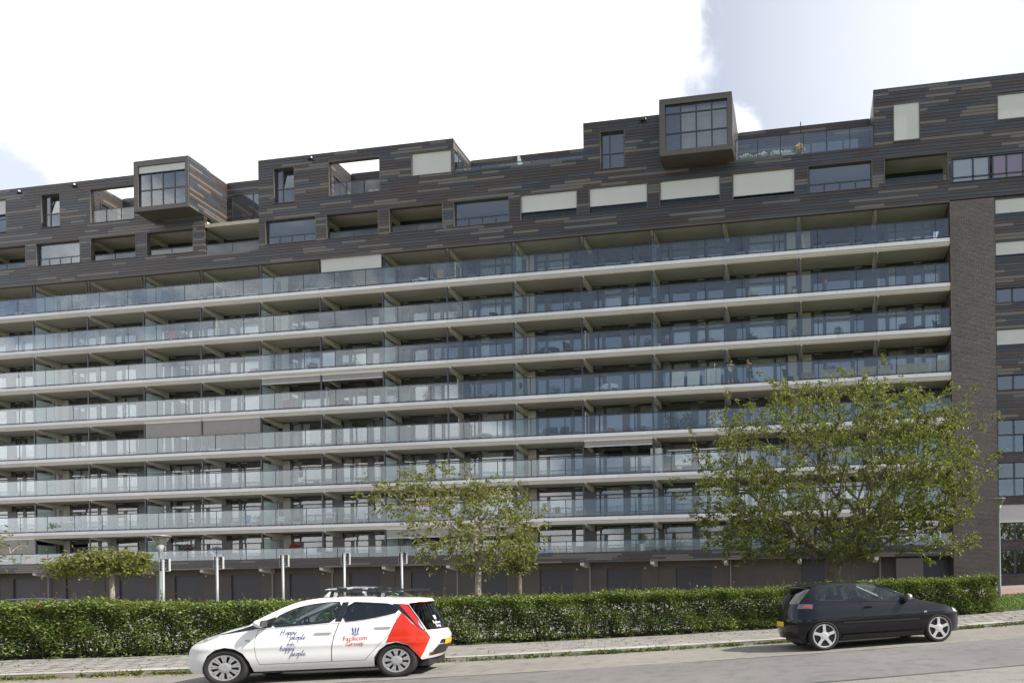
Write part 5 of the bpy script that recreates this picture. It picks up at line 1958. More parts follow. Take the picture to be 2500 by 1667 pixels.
def seats(root, x_front, x_rear, z, hw, sx):
    q = MB()
    for y in (-0.36, 0.36):
        R3 = Matrix.Rotation(sx * 0.22, 3, 'Y')
        q.obox((x_front, y, z), 0.26, 0.23, 0.07); q.obox(Vector((x_front + 0.26 * sx, y, z + 0.28)), 0.06, 0.22, 0.30, R3)
        q.obox(Vector((x_front + 0.33 * sx, y, z + 0.66)), 0.045, 0.12, 0.10, R3)
        q.obox(Vector((x_rear + 0.26 * sx, y, z + 0.58)), 0.04, 0.12, 0.08)
    q.obox((x_rear, 0, z), 0.24, 0.55, 0.07); q.obox((x_rear + 0.22 * sx, 0, z + 0.25), 0.06, 0.56, 0.27, Matrix.Rotation(sx * 0.2, 3, 'Y'))
    q.build('seats', MATS['seat_cloth'], root)
    q = MB(); n = 20
    c = Vector((x_front - 0.42 * sx, -0.36, z + 0.36)); R3 = Matrix.Rotation(-sx * 1.05, 3, 'Y')
    pts = [c + R3 @ Vector((0.17 * math.cos(2 * math.pi * i / n), 0.17 * math.sin(2 * math.pi * i / n), 0)) for i in range(n + 1)]
    q.path(pts, 0.014, 5); q.tube(c, c + R3 @ Vector((0.165, 0, 0)), 0.015, n=5); q.tube(c, c + R3 @ Vector((-0.165, 0, 0)), 0.015, n=5)
    q.build('steering_wheel', MATS['interior'], root)


# ---- white hatchback, nose to the left
def white_car():
    s0 = -4.993
    root = thing('hatchback_car', 'small white five door hatchback with red rear flank and company lettering', 'car', rw(s0, 12.47, roadz(s0) - 0.006))
    root.rotation_euler = (0, -math.atan(0.0129), ROAD_ANG)
    root.scale = (0.932, 1.0, 1.064)
    car = Car(0.82, 0.93, 0.24, -2.08, 2.05, 0.5, 0.45, 0.15, 0.13)
    WH, BL = MATS['paint_white'], MATS['gloss_black']
    fw = smooth_poly([(-0.665, 0.925), (-0.620, 1.060), (-0.413, 1.170), (-0.220, 1.230), (-0.025, 1.266), (0.231, 1.290), (0.455, 1.290), (0.367, 0.985), (-0.027, 0.958), (-0.416, 0.938)], 1)
    rwn_ = smooth_poly([(0.569, 1.290), (0.971, 1.266), (1.330, 1.238), (1.470, 1.125), (1.173, 1.058), (0.767, 1.000), (0.476, 0.982)], 1)
    archF = [(-1.773, 0.234), (-1.753, 0.365), (-1.679, 0.494), (-1.549, 0.583), (-1.401, 0.615), (-1.253, 0.587), (-1.123, 0.509), (-1.030, 0.372), (-0.984, 0.205)]
    archR = [(1.026, 0.205), (1.044, 0.362), (1.127, 0.478), (1.271, 0.572), (1.440, 0.606), (1.643, 0.545), (1.767, 0.412), (1.845, 0.285)]
    front = [(-1.83, 0.205), (-1.98, 0.212), (-2.05, 0.26), (-2.06, 0.40), (-2.01, 0.56), (-1.95, 0.645), (-1.86, 0.70)]
    hood = [(-1.73, 0.755), (-1.49, 0.83), (-1.36, 0.87), (-1.23, 0.895), (-1.09, 0.925)]
    shield = [(-0.89, 1.055), (-0.68, 1.158), (-0.51, 1.240), (-0.335, 1.303), (-0.16, 1.345)]
    roof = [(0.0, 1.366), (0.23, 1.380), (0.67, 1.378), (1.18, 1.364), (1.45, 1.343), (1.60, 1.320)]
    tailg = [(1.635, 1.225), (1.80, 1.02), (1.955, 0.79)]
    bump = [(2.03, 0.665), (2.00, 0.52), (1.93, 0.40), (1.86, 0.285)]
    outline = front + hood + shield + roof + tailg + bump + archR[::-1][1:] + archF[::-1]
    doorF = [(-0.893, 0.885), (-0.942, 0.674), (-0.916, 0.443), (-0.872, 0.318), (0.317, 0.318), (0.323, 0.509), (0.364, 0.743), (0.440, 0.955)]
    doorR = [(0.317, 0.318), (0.881, 0.319), (1.004, 0.443), (1.169, 0.600), (1.334, 0.749), (1.397, 0.887), (1.475, 1.09), (1.173, 1.030), (0.767, 0.975), (0.440, 0.955), (0.364, 0.743), (0.323, 0.509)]
    for sg in (-1, 1):
        car.panel(outline, 0.0, [fw, rwn_, doorF, doorR], sgn=sg).build('body_side', WH, root, smooth=True)
        car.panel(inset(doorF, 0.007), 0.0, sgn=sg).build('door', WH, root, smooth=True)
        d2 = car.panel(inset(doorR, 0.007), 0.0, sgn=sg).build('door', WH, root, smooth=True)
        car.panel([(-0.98, 0.28), (0.36, 0.28), (1.05, 0.30), (1.52, 1.12), (0.45, 1.0), (-0.95, 0.93)], -0.014, sgn=sg, grid=0.12).build('door_gap', MATS['seam'], root)
        car.panel(inset(fw, -0.018), 0.002, [fw], sgn=sg).build('window_seal', BL, root, smooth=True)
        car.panel(inset(rwn_, -0.018), 0.002, [rwn_], sgn=sg).build('window_seal', BL, root, smooth=True)
        car.panel(fw, -0.006, sgn=sg).build('side_window', MATS['car_glass'], root, smooth=True)
        car.panel(rwn_, -0.006, sgn=sg).build('side_window', MATS['dark_glass'], root, smooth=True)
        # black B pillar, windscreen corner, headlight streak
        car.panel([(0.462, 1.298), (0.572, 1.300), (0.472, 0.974), (0.362, 0.978)], 0.003, sgn=sg).build('pillar_trim', BL, root, smooth=True)
        car.panel([(-0.715, 1.055), (-0.615, 1.085), (-0.675, 0.915), (-0.893, 0.900), (-1.025, 0.878), (-1.566, 0.808), (-1.40, 0.845), (-1.137, 0.908), (-0.90, 0.985)], 0.003, sgn=sg).build('corner_trim', BL, root, smooth=True)
        car.panel([(-1.86, 0.70), (-1.72, 0.765), (-1.50, 0.828), (-1.50, 0.79), (-1.72, 0.72)], 0.006, sgn=sg).build('headlight', MATS['lamp_clear'], root, smooth=True)
        # red flank, tail lamp and its black surround
        car.panel([(1.507, 1.10), (1.565, 1.050), (1.709, 0.910), (1.945, 0.765), (2.020, 0.660), (1.915, 0.426), (1.839, 0.310), (1.767, 0.420), (1.643, 0.553), (1.457, 0.615), (1.255, 0.600), (1.377, 0.888)], 0.003, sgn=sg).build('red_flank', MATS['vinyl_red'], root, smooth=True)
        car.panel([(1.335, 1.255), (1.62, 1.235), (1.80, 1.01), (1.94, 0.785), (1.90, 0.782), (1.76, 0.885), (1.60, 1.03), (1.48, 1.125)], 0.004, sgn=sg).build('tail_surround', BL, root, smooth=True)
        car.panel([(1.455, 1.228), (1.60, 1.225), (1.72, 1.09), (1.83, 0.935), (1.925, 0.800), (1.88, 0.805), (1.78, 0.895), (1.66, 1.03), (1.54, 1.155)], 0.014, sgn=sg).build('tail_light', MATS['lamp_red'], root, smooth=True)
        car.panel([(1.80, 0.955), (1.85, 0.90), (1.925, 0.80), (1.895, 0.80), (1.84, 0.86)], 0.019, sgn=sg).build('tail_light_clear', MATS['lamp_clear'], root, smooth=True)
        # mirror
        y = sg * (car.w(-0.8, 0.93) + 0.12)
        q = MB(); bm = bmesh.new(); bmesh.ops.create_uvsphere(bm, u_segments=16, v_segments=10, radius=1.0)
        for v in bm.verts:
            v.co = Vector((-0.79 + v.co.x * (0.115 if v.co.x < 0 else 0.05), y + v.co.y * 0.11, 0.985 + v.co.z * 0.068))
        me = bpy.data.meshes.new('mirror'); bm.to_mesh(me); bm.free(); me.materials.append(WH)
        me.polygons.foreach_set('use_smooth', [True] * len(me.polygons))
        mi = put('mirror', me, root)
        q = MB(); q.obox((-0.735, y, 0.985), 0.004, 0.095, 0.052); q.build('mirror_glass', MATS['lamp_smoke'], mi)
        q = MB(); q.obox((-0.79, sg * (car.w(-0.8, 0.93) + 0.01), 0.94), 0.05, 0.05, 0.02); q.build('mirror_foot', BL, mi)
        for hx, hz in ((0.20, 0.812), (1.215, 0.873)):
            yh = car.w(hx, hz)
            q = MB(); q.obox((hx, sg * (yh + 0.018), hz), 0.13, 0.012, 0.014); q.obox((hx + .03, sg * (yh + .004), hz + .0), 0.045, 0.006, 0.04)
            q.build('door_handle', WH, root)
        yh = car.w(-1.03, 0.70); q = MB(); q.obox((-1.045, sg * (yh + 0.004), 0.715), 0.035, 0.004, 0.012); q.build('side_repeater', MATS['lamp_clear'], root)
        # front and rear wheels
        wheel(root, -1.423, sg * 0.715, 0.29, 0.205, 'multi', 1.24, sg)
        wheel(root, 1.423, sg * 0.715, 0.29, 0.200, 'multi', 1.22, sg)
    E_ = lambda pts, bow, cr: [(x, z, bow, cr) for x, z in pts]
    car.loft(E_(front, -0.10, 0.0) + E_(hood, -0.08, 0.055)).build('bonnet', WH, root, smooth=True)
    car.loft([(hood[-1][0], hood[-1][1], -0.08, 0.055)] + [(x, z, -0.06, 0.015) for x, z in shield] + [(0.0, 1.366, -0.04, 0.022)], inset_=0.05).build('windscreen', MATS['car_glass'], root, smooth=True)
    car.loft([(x, z, -0.02, 0.024) for x, z in roof[:-1]] + [(roof[-1][0], roof[-1][1], 0.24, 0.02), (1.62, 1.255, 0.26, 0.03)]).build('roof', WH, root, smooth=True)
    car.loft([(1.62, 1.25, 0.20, 0.02), (1.80, 1.02, 0.20, 0.0), (1.955, 0.79, 0.14, 0.0)], inset_=0.004).build('rear_window', MATS['dark_glass'], root, smooth=True)
    car.loft([(1.955, 0.785, 0.14, 0.0)] + [(x, z, 0.14, 0.0) for x, z in bump]).build('rear_bumper', WH, root, smooth=True)
    # dark plate recess, number plate, hatch emblem
    def rear_pt(z, t, off):
        e = [(1.62, 1.25, .20), (1.80, 1.02, .20), (1.955, 0.79, .14), (2.03, 0.665, .14), (2.00, 0.52, .14), (1.93, 0.40, .14), (1.86, .285, .14)]
        for (xa, za, ba), (xb, zb, bb) in zip(e[:-1], e[1:]):
            if zb <= z <= za:
                f = (za - z) / (za - zb); x = xa + (xb - xa) * f; b = ba + (bb - ba) * f
                return Vector((x + b * (1 - t * t) + off, t * car.w(x, z), z))
        return Vector((1.9, 0, z))

    def rear_patch(name, t0, t1, z0, z1, mat, off, slant=0.0, n=8, k=5):
        q = MB()
        for i in range(n):
            for j in range(k):
                ta, tb = t0 + (t1 - t0) * i / n, t0 + (t1 - t0) * (i + 1) / n
                za, zb = z0 + (z1 - z0) * j / k, z0 + (z1 - z0) * (j + 1) / k
                sh = lambda t, z: t * (1 - slant * (z - z0) / (z1 - z0))
                q.quad(rear_pt(za, sh(ta, za), off), rear_pt(za, sh(tb, za), off), rear_pt(zb, sh(tb, zb), off), rear_pt(zb, sh(ta, zb), off))
        return q.build(name, mat, root, smooth=True)

    rear_patch('bumper_insert', -0.80, 0.80, 0.335, 0.60, MATS['plastic_black'], 0.004, 0.35)
    rear_patch('number_plate', -0.33, 0.33, 0.50, 0.60, MATS['plate_yellow'], 0.022)
    rear_patch('hatch_panel', -0.86, 0.86, 0.79, 0.90, BL, 0.004)
    rear_patch('reflector', -0.84, -0.66, 0.375, 0.395, MATS['lamp_red'], 0.008)
    for i, (txt, tt, z, sz) in enumerate((('Facilicom', -0.42, 0.885, 0.075), ('Group', -0.42, 0.825, 0.075))):
        me = text_mesh(txt, sz, bold=0.001)
        for v in me.vertices:
            v.co = rear_pt(z + v.co.y, tt + v.co.x / 0.75, 0.010)
        me.materials.append(MATS['ink_white']); put('lettering', me, root)
    q = MB(); q.quad(rear_pt(0.96, -0.46, .01), rear_pt(0.96, -0.38, .01), rear_pt(1.03, -0.36, .01), rear_pt(1.03, -0.48, .01)); q.build('logo_mark', MATS['ink_white'], root)
    me = bpy.data.meshes.new('emblem')
    q = MB(); c = rear_pt(0.93, 0.0, 0.012); n = 18
    for i in range(n):
        a, b = 2 * math.pi * i / n, 2 * math.pi * (i + 1) / n
        for ra, rb in ((0.055, 0.04),):
            f = lambda r, t: rear_pt(0.93 + 0.042 / 0.055 * r * math.sin(t), r * 1.2 * math.cos(t), 0.012)
            q.quad(f(ra, a), f(ra, b), f(rb, b), f(rb, a))
    q.build('emblem', MATS['chrome'], root)
    # spoiler brake light, underbody, tub
    q = MB(); q.obox((1.80, -0.40, 1.272), 0.05, 0.14, 0.008); q.build('brake_light', MATS['lamp_red'], root)
    q = MB(); q.box(-1.85, 1.93, -0.56, 0.56, 0.16, 0.50); q.box(-0.98, 1.02, -0.70, 0.70, 0.19, 0.52); q.box(-0.95, 1.5, -0.72, 0.72, 0.17, 0.22)
    q.build('underbody', MATS['plastic_black'], root)
    q = MB(); q.box(-1.05, 1.62, -0.74, -0.70, 0.5, 0.90); q.box(-1.05, 1.62, 0.70, 0.74, 0.5, 0.90); q.box(-1.05, -0.62, -0.70, 0.70, 0.60, 0.93); q.box(1.45, 1.6, -0.7, 0.7, 0.5, 0.92)
    q.build('dashboard', MATS['interior'], root)
    for sg in (-1, 1):
        q = MB(); q.tube((-0.98, sg * 0.70, 0.95), (-0.10, sg * 0.585, 1.325), 0.028, n=6); q.build('windscreen_pillar', MATS['pillar_light'] if sg > 0 else WH, root, smooth=True)
    seats(root, 0.05, 0.95, 0.55, 0.8, 1)
    # roof bars
    for i, x in enumerate((0.285, 1.105)):
        zt = 1.40 if i == 0 else 1.375
        q = MB(); q.obox((x, 0, zt + 0.085), 0.035, 0.60, 0.012)
        rb = q.build('roof_bar', MATS['plastic_black'], root)
        for sg in (-1, 1):
            q = MB(); y = sg * 0.56
            q.prism([(x - 0.085, y - .03, zt - 0.045), (x + 0.085, y - .03, zt - 0.045), (x + 0.045, y - .03, zt + 0.075), (x - 0.045, y - .03, zt + 0.075)], (0, 0.06, 0))
            q.build('bar_foot', MATS['plastic_black'], rb)
            q = MB(); q.obox((x + 0.035, y + sg * 0.032, zt + 0.02), 0.03, 0.004, 0.045, Matrix.Rotation(0.25, 3, 'Y')); q.build('foot_cover', MATS['chrome'], rb)
    q = MB(); 
    for y in (-0.34, 0.10):
        q.obox((0.93, y, 1.50), 0.86, 0.03, 0.014)
    for x in (0.33, 1.06):
        q.obox((x, -0.34, 1.515), 0.07, 0.05, 0.03); q.obox((x + .1, .1, 1.515), 0.07, 0.05, 0.03)
    q.build('roof_carrier', MATS['plastic_black'], root)
    # lettering
    q = MB(); sx = 1.02; wd = 0.0042
    pen_text(car, q, 'Happy', -0.52, 0.790, 0.085, sx, wd)
    pen_text(car, q, 'people', -0.36, 0.705, 0.086, sx, wd)
    pen_text(car, q, 'make', -0.40, 0.618, 0.050, sx, wd * 0.7)
    q.quad((-0.415, -(car.w(-.4, .60) + .006), 0.600), (-0.24, -(car.w(-.25, .608) + .006), 0.608), (-0.24, -(car.w(-.25, .612) + .006), 0.612), (-0.415, -(car.w(-.4, .604) + .006), 0.604))
    pen_text(car, q, 'happy', -0.52, 0.530, 0.085, sx, wd)
    pen_text(car, q, 'people', -0.36, 0.440, 0.086, sx, wd)
    q.build('slogan', MATS['ink_blue'], root)
    lay_text(car, 'Facilicom', 0.727, 0.655, 0.112, MATS['ink_red'], root, 1.0, bold=0.0, rise=0.02)
    lay_text(car, 'Group', 0.727, 0.572, 0.112, MATS['ink_red'], root, 1.0, bold=0.0, rise=0.02)
    q = MB(); pt = lambda x, z: (x, -(car.w(x, z) + 0.006), z)
    cx, cz = 0.727, 0.805
    for dx, lean in ((-0.042, -0.012), (0.0, 0.0), (0.042, 0.012)):
        q.quad(pt(cx + dx * 0.72 - 0.006, cz - 0.04 + (0.012 if dx == 0 else 0)), pt(cx + dx * 0.72 + 0.006, cz - 0.04 + (0.012 if dx == 0 else 0)), pt(cx + dx + lean + 0.013, cz + 0.055), pt(cx + dx + lean - 0.013, cz + 0.055))
        q.quad(pt(cx + dx + lean - 0.012, cz + 0.063), pt(cx + dx + lean + 0.012, cz + 0.063), pt(cx + dx + lean + 0.012, cz + 0.07), pt(cx + dx + lean - 0.012, cz + 0.07))
    q.quad(pt(cx - 0.008, cz - 0.048), pt(cx + 0.008, cz - 0.048), pt(cx + 0.008, cz - 0.036), pt(cx - 0.008, cz - 0.036))
    for i in range(10):
        a, b = math.pi * (1.12 + 0.76 * i / 10), math.pi * (1.12 + 0.76 * (i + 1) / 10)
        f = lambda r, t: pt(cx + r * math.cos(t), cz - 0.015 + r * 0.62 * math.sin(t))
        q.quad(f(0.062, a), f(0.062, b), f(0.075, b), f(0.075, a))
    q.build('logo', MATS['ink_blue'], root)
    return root


white_car()


# ---- three door hatch (black, and two more behind the hedge)
def coupe(label, base, rotz, pitch, pnt, plate=True, name='hatchback_car', scl=(0.944, 1.0, 1.061)):
    root = thing(name, label, 'car', base)
    root.rotation_euler = (0, -pitch, rotz)
    root.scale = scl
    car = Car(0.83, 0.93, 0.26, -2.02, 2.07, 0.5, 0.6, 0.15, 0.24)
    car.x0, car.x1 = -2.02, 2.07
    car.shoulder = 0.095
    # nose to the right: mirror the pinch settings
    car.fr, car.rr, car.fpin, car.rpin = 0.55, 0.55, 0.16, 0.20
    PB, BL = MATS[pnt], MATS['gloss_black']
    qw = smooth_poly([(-1.55, 1.055), (-1.50, 1.13), (-1.40, 1.19), (-1.20, 1.25), (-0.95, 1.285), (-0.735, 1.295), (-0.650, 0.985), (-1.46, 1.005)], 1)
    dw = smooth_poly([(-0.585, 1.298), (-0.361, 1.292), (-0.085, 1.262), (0.180, 1.190), (0.400, 1.085), (0.575, 0.965), (0.56, 0.935), (-0.475, 0.962)], 1)
    archR = [(-1.863, 0.227), (-1.809, 0.389), (-1.689, 0.515), (-1.530, 0.583), (-1.370, 0.586), (-1.210, 0.532), (-1.091, 0.414), (-1.033, 0.205)]
    archF = [(1.045, 0.205), (1.089, 0.358), (1.206, 0.491), (1.380, 0.562), (1.555, 0.565), (1.700, 0.487), (1.771, 0.320), (1.784, 0.198)]
    front = [(1.80, 0.195), (2.02, 0.205), (2.045, 0.304), (2.06, 0.48), (2.00, 0.595), (1.905, 0.655)]
    hood = [(1.80, 0.705), (1.56, 0.785), (1.326, 0.830), (1.10, 0.865), (0.95, 0.885)]
    shield = [(0.697, 0.975), (0.444, 1.092), (0.165, 1.215), (-0.085, 1.280)]
    roof = [(-0.361, 1.308), (-0.716, 1.325), (-1.10, 1.325), (-1.40, 1.305), (-1.60, 1.275)]
    hatch = [(-1.66, 1.225), (-1.82, 1.07), (-1.93, 0.95)]
    rear = [(-1.965, 0.80), (-1.985, 0.66), (-2.01, 0.60), (-1.99, 0.36), (-1.95, 0.26)]
    outline = front + hood + shield + roof + hatch + rear + archR + archF
    door = [(0.930, 0.880), (1.000, 0.709), (0.976, 0.480), (0.945, 0.286), (-0.400, 0.300), (-0.478, 0.672), (-0.516, 0.940)]
    for sg in (-1, 1):
        car.panel(outline, 0.0, [qw, dw, door], sgn=sg).build('body_side', PB, root, smooth=True)
        car.panel(inset(door, 0.006), 0.0, sgn=sg).build('door', PB, root, smooth=True)
        car.panel([(1.04, 0.27), (-0.46, 0.27), (-0.56, 0.98), (0.98, 0.92)], -0.014, sgn=sg, grid=.12).build('door_gap', MATS['seam'], root)
        car.panel(inset(qw, -0.016), 0.002, [qw], sgn=sg).build('window_seal', BL, root, smooth=True)
        car.panel(inset(dw, -0.016), 0.002, [dw], sgn=sg).build('window_seal', BL, root, smooth=True)
        car.panel(qw, -0.006, sgn=sg).build('side_window', MATS['car_glass'], root, smooth=True)
        car.panel(dw, -0.006, sgn=sg).build('side_window', MATS['car_glass'], root, smooth=True)
        car.panel([(-0.97, 0.555), (0.90, 0.535), (0.93, 0.520), (0.90, 0.505), (-0.97, 0.525)], 0.014, sgn=sg).build('rubbing_strip', MATS['plastic_black'], root, smooth=True)
        car.panel([(-1.00, 0.20), (1.03, 0.20), (1.04, 0.272), (-1.0, 0.290)], 0.035, sgn=sg).build('sill_skirt', PB, root, smooth=True)
        q = MB(); q.box(-1.0, 1.03, *(sorted((sg * (car.w(0, .28) - .05), sg * (car.w(0, .28) + .03)))), 0.262, 0.276); q.build('skirt_top', PB, root)
        car.panel([(-1.98, 0.86), (-1.93, 0.955), (-1.64, 0.935), (-1.66, 0.845)], 0.010, sgn=sg).build('tail_light', MATS['lamp_smoke'], root, smooth=True)
        car.panel([(-1.84, 0.875), (-1.80, 0.91), (-1.70, 0.91), (-1.70, 0.875)], 0.016, sgn=sg).build('tail_reflector', MATS['lamp_red'], root, smooth=True)
        car.panel([(2.0, 0.60), (1.93, 0.66), (1.82, 0.71), (1.84, 0.63)], 0.008, sgn=sg).build('headlight', MATS['lamp_clear'], root, smooth=True)
        yh = car.w(-0.33, 0.815)
        q = MB(); q.obox((-0.33, sg * (yh + 0.016), 0.822), 0.095, 0.010, 0.013); q.build('door_handle', PB, root)
        q = MB(); q.lathe([(0.0, sg * (yh + 0.003)), (0.045, sg * (yh + 0.003))], c=(-0.33, 0, 0.815), axis='Y', n=14); q.build('handle_cup', MATS['seam'], root)
        q = MB(); q.obox((1.09, sg * (car.w(1.09, 0.66) + 0.003), 0.655), 0.035, 0.004, 0.015); q.build('side_repeater', MATS['lamp_clear'], root)
        y = sg * (car.w(0.62, 0.95) + 0.13)
        bm = bmesh.new(); bmesh.ops.create_uvsphere(bm, u_segments=16, v_segments=10, radius=1.0)
        for v in bm.verts:
            v.co = Vector((0.65 + v.co.x * (0.085 if v.co.x > 0 else 0.05), y + v.co.y * 0.105, 0.978 + v.co.z * 0.07))
        me = bpy.data.meshes.new('mirror'); bm.to_mesh(me); bm.free(); me.materials.append(MATS['rim_silver'] if pnt == 'paint_black' else PB)
        me.polygons.foreach_set('use_smooth', [True] * len(me.polygons)); mi = put('mirror', me, root)
        q = MB(); q.obox((0.60, y, 0.978), 0.004, 0.09, 0.055); q.build('mirror_glass', MATS['lamp_smoke'], mi)
        q = MB(); q.obox((0.62, sg * (car.w(.62, .93) + .02), 0.925), 0.05, 0.07, 0.022); q.build('mirror_foot', BL, mi)
        wheel(root, -1.426, sg * 0.735, 0.30, 0.232, 'five', 1.17, sg, 0.2)
        wheel(root, 1.426, sg * 0.735, 0.30, 0.228, 'five', 1.17, sg, 0.2)
        if pnt == 'paint_black' and sg < 0:                          # round fuel flap
            q = MB(); n = 20
            for i in range(n):
                a, b = 2 * math.pi * i / n, 2 * math.pi * (i + 1) / n
                f = lambda r, t: (-1.545 + r * 1.15 * math.cos(t), -(car.w(-1.545 + r * 1.15 * math.cos(t), 0.90 + r * math.sin(t)) + 0.004), 0.90 + r * math.sin(t))
                q.quad(f(0.070, a), f(0.070, b), f(0.075, b), f(0.075, a))
            q.build('fuel_flap', MATS['seam'], root)
    car.loft([(x, z, 0.10, 0.0) for x, z in front] + [(x, z, 0.07, 0.045) for x, z in hood]).build('bonnet', PB, root, smooth=True)
    car.loft([(hood[-1][0], hood[-1][1], 0.07, 0.05)] + [(x, z, 0.05, 0.05) for x, z in shield] + [(roof[0][0], roof[0][1], 0.03, 0.05)], inset_=0.05).build('windscreen', MATS['car_glass'], root, smooth=True)
    car.loft([(x, z, 0.02, 0.05) for x, z in roof[:-1]] + [(roof[-1][0], roof[-1][1], -0.22, 0.045)]).build('roof', PB, root, smooth=True)
    car.loft([(-1.56, 1.268, -0.34, 0.05), (-1.60, 1.262, -0.42, 0.03), (-1.62, 1.245, -0.40, 0.02), (-1.60, 1.235, -0.22, 0.02)], inset_=0.06).build('spoiler', PB, root, smooth=True)
    car.loft([(-1.63, 1.24, -0.20, 0.03), (-1.82, 1.07, -0.22, 0.0), (-1.93, 0.95, -0.20, 0.0)], inset_=0.03).build('rear_window', MATS['dark_glass'], root, smooth=True)
    car.loft([(-1.93, 0.955, -0.20, 0.0)] + [(x, z, -0.20, 0.0) for x, z in rear]).build('tailgate', PB, root, smooth=True)
    if plate:
        q = MB()
        P0 = lambda t, z: (-2.012 - 0.20 * (1 - t * t) + 0.0, t * 0.70, z)
        for i in range(6):
            a, b = -0.36 + 0.72 * i / 6, -0.36 + 0.72 * (i + 1) / 6
            q.quad(P0(a, 0.50), P0(a, 0.60), P0(b, 0.60), P0(b, 0.50))
        q.build('number_plate', MATS['plate_yellow'], root)
    q = MB(); q.tube((-1.30, 0.0, 1.37), (-1.72, 0.0, 1.62), 0.005, 0.003, 5); q.obox((-1.28, 0, 1.367), 0.04, 0.025, 0.012); q.build('aerial', MATS['plastic_black'], root)
    q = MB(); q.box(-1.88, 1.90, -0.56, 0.56, 0.15, 0.5); q.box(-1.03, 1.04, -0.72, 0.72, 0.18, 0.5); q.build('underbody', MATS['plastic_black'], root)
    q = MB(); q.box(-1.5, 0.95, -0.74, -0.70, 0.5, 0.9); q.box(-1.5, 0.95, 0.70, 0.74, 0.5, 0.9); q.box(0.52, 0.95, -0.7, 0.7, 0.6, 0.90); q.box(-1.7, -1.5, -0.7, 0.7, 0.5, 0.92); q.build('dashboard', MATS['interior'], root)
    for sg in (-1, 1):
        q = MB(); q.tube((0.85, sg * 0.70, 0.93), (-0.05, sg * 0.60, 1.275), 0.028, n=6); q.build('windscreen_pillar', MATS['pillar_light'] if sg > 0 else PB, root, smooth=True)
    seats(root, -0.15, -1.05, 0.52, 0.8, -1)
    return root


s0 = 5.893
coupe('black three door hatchback with silver five spoke wheels parked by the hedge', rw(s0, 12.49, roadz(s0) - 0.002), ROAD_ANG, math.atan(0.0408), 'paint_black', scl=(0.944, 1.0, 1.061))
b0 = at_px(955, 21.8); b0.z += 0.10
coupe('white car behind the hedge with only its roof showing', b0, ROAD_ANG + 0.05, 0.0, 'paint_white', False)
b0 = at_px(15, 23.5); b0.z -= 0.18
coupe('dark car half hidden behind the hedge at the left edge', b0, ROAD_ANG + math.pi + 0.1, 0.0, 'paint_navy', False)

# ------------------------------------------------------------------ fittings on the balconies that belong to the building
def screen(b0, b1, r, drop, mt='shade_grey', y=0.02):
    zt = soffit_z(r) - (0.06 if r else 0.12)
    s_ = shade(b0 * W + 0.12, b1 * W - 0.06, zt - drop, zt, y + 0.16, bld, mt)
    q = MB(); q.box(b0 * W + 0.10, b1 * W - 0.04, y + 0.08, y + 0.30, zt - 0.02, zt + 0.12); q.build('shade_casing', MATS['trim'], s_)


for a, e, r, d, m_ in ((5, 6, 0, 0.98, 'shade_cream'), (4, 5, 3, 0.42, 'shade_grey'), (5, 6, 3, 0.42, 'shade_grey'), (2, 3, 4, 1.10, 'shade_grey'), (3, 4, 4, 1.10, 'shade_grey'),
                       (9, 10, 5, 0.40, 'shade_grey'), (6, 7, 7, 0.62, 'shade_grey'), (7, 8, 7, 0.62, 'shade_grey'), (-1, 0, 7, 1.25, 'shade_grey'), (-2, -1, 7, 1.25, 'shade_grey')):
    screen(a, e, r, d, m_)


def open_door(b, r, mt='door_cream', wd=1.45):
    z0, z1 = deck_z(r) + 0.03, soffit_z(r) - 0.58
    x = b * W; y1 = YW - 0.05; y0 = y1 - wd
    q = MB(); t = 0.13
    q.box(x, x + 0.05, y0, y0 + t * 1.6, z0, z1); q.box(x, x + 0.05, y1 - t * 1.6, y1, z0, z1)
    q.box(x, x + 0.05, y0 + t * 1.6, y1 - t * 1.6, z1 - t, z1); q.box(x, x + 0.05, y0 + t * 1.6, y1 - t * 1.6, z0, z0 + 0.42)
    q.box(x - 0.03, x, y0 + 0.03, y0 + 0.15, z0 + 1.0, z0 + 1.03)
    o = q.build('open_door', MATS[mt], bld)
    q = MB(); q.quad((x + 0.025, y0 + t * 1.6, z0 + 0.42), (x + 0.025, y1 - t * 1.6, z0 + 0.42), (x + 0.025, y1 - t * 1.6, z1 - t), (x + 0.025, y0 + t * 1.6, z1 - t)); q.build('door_pane', MATS['window_glass'], o)


for b, r, m_ in ((3.05, 0, 'door_white'), (7.02, 0, 'door_cream'), (3.08, 1, 'door_cream'), (8.98, 2, 'door_cream'), (7.04, 3, 'door_cream'), (10.83, 3, 'door_white'), (7.05, 4, 'door_cream'), (8.97, 4, 'door_cream'), (4.93, 3, 'door_cream')):
    open_door(b, r, m_)
me = text_mesh('1', 0.36, bold=0.01); me.materials.append(MATS['ink_white'])
o = put('house_number', me, gwo, (12.24 * W, YG + 0.095, 1.72)); o.rotation_euler = (math.pi / 2, 0, 0)

# ------------------------------------------------------------------ loose things on the balconies
SXW, SYW = 1.0226, 0.53
RR = Vector((math.cos(YAW), -math.sin(YAW), 0)) * math.cos(ROLL) + Vector((0, 0, 1)) * math.sin(ROLL)
FF = Vector((math.sin(YAW), math.cos(YAW), 0))


def bal(px, r, y=0.75, h=0.5):
    """point on balcony row r (0 = top) on the view line of photo column px, y metres behind the rail"""
    z = deck_z(r) + 0.01
    t = (px - PPX) / FPX
    n = RR - FF * t                         # n . d = 0 along that column
    dx = -(n.y * (y - CAMY) + n.z * (z + h - CAMZ)) / n.x
    return Vector((CAMX + dx, y, z))


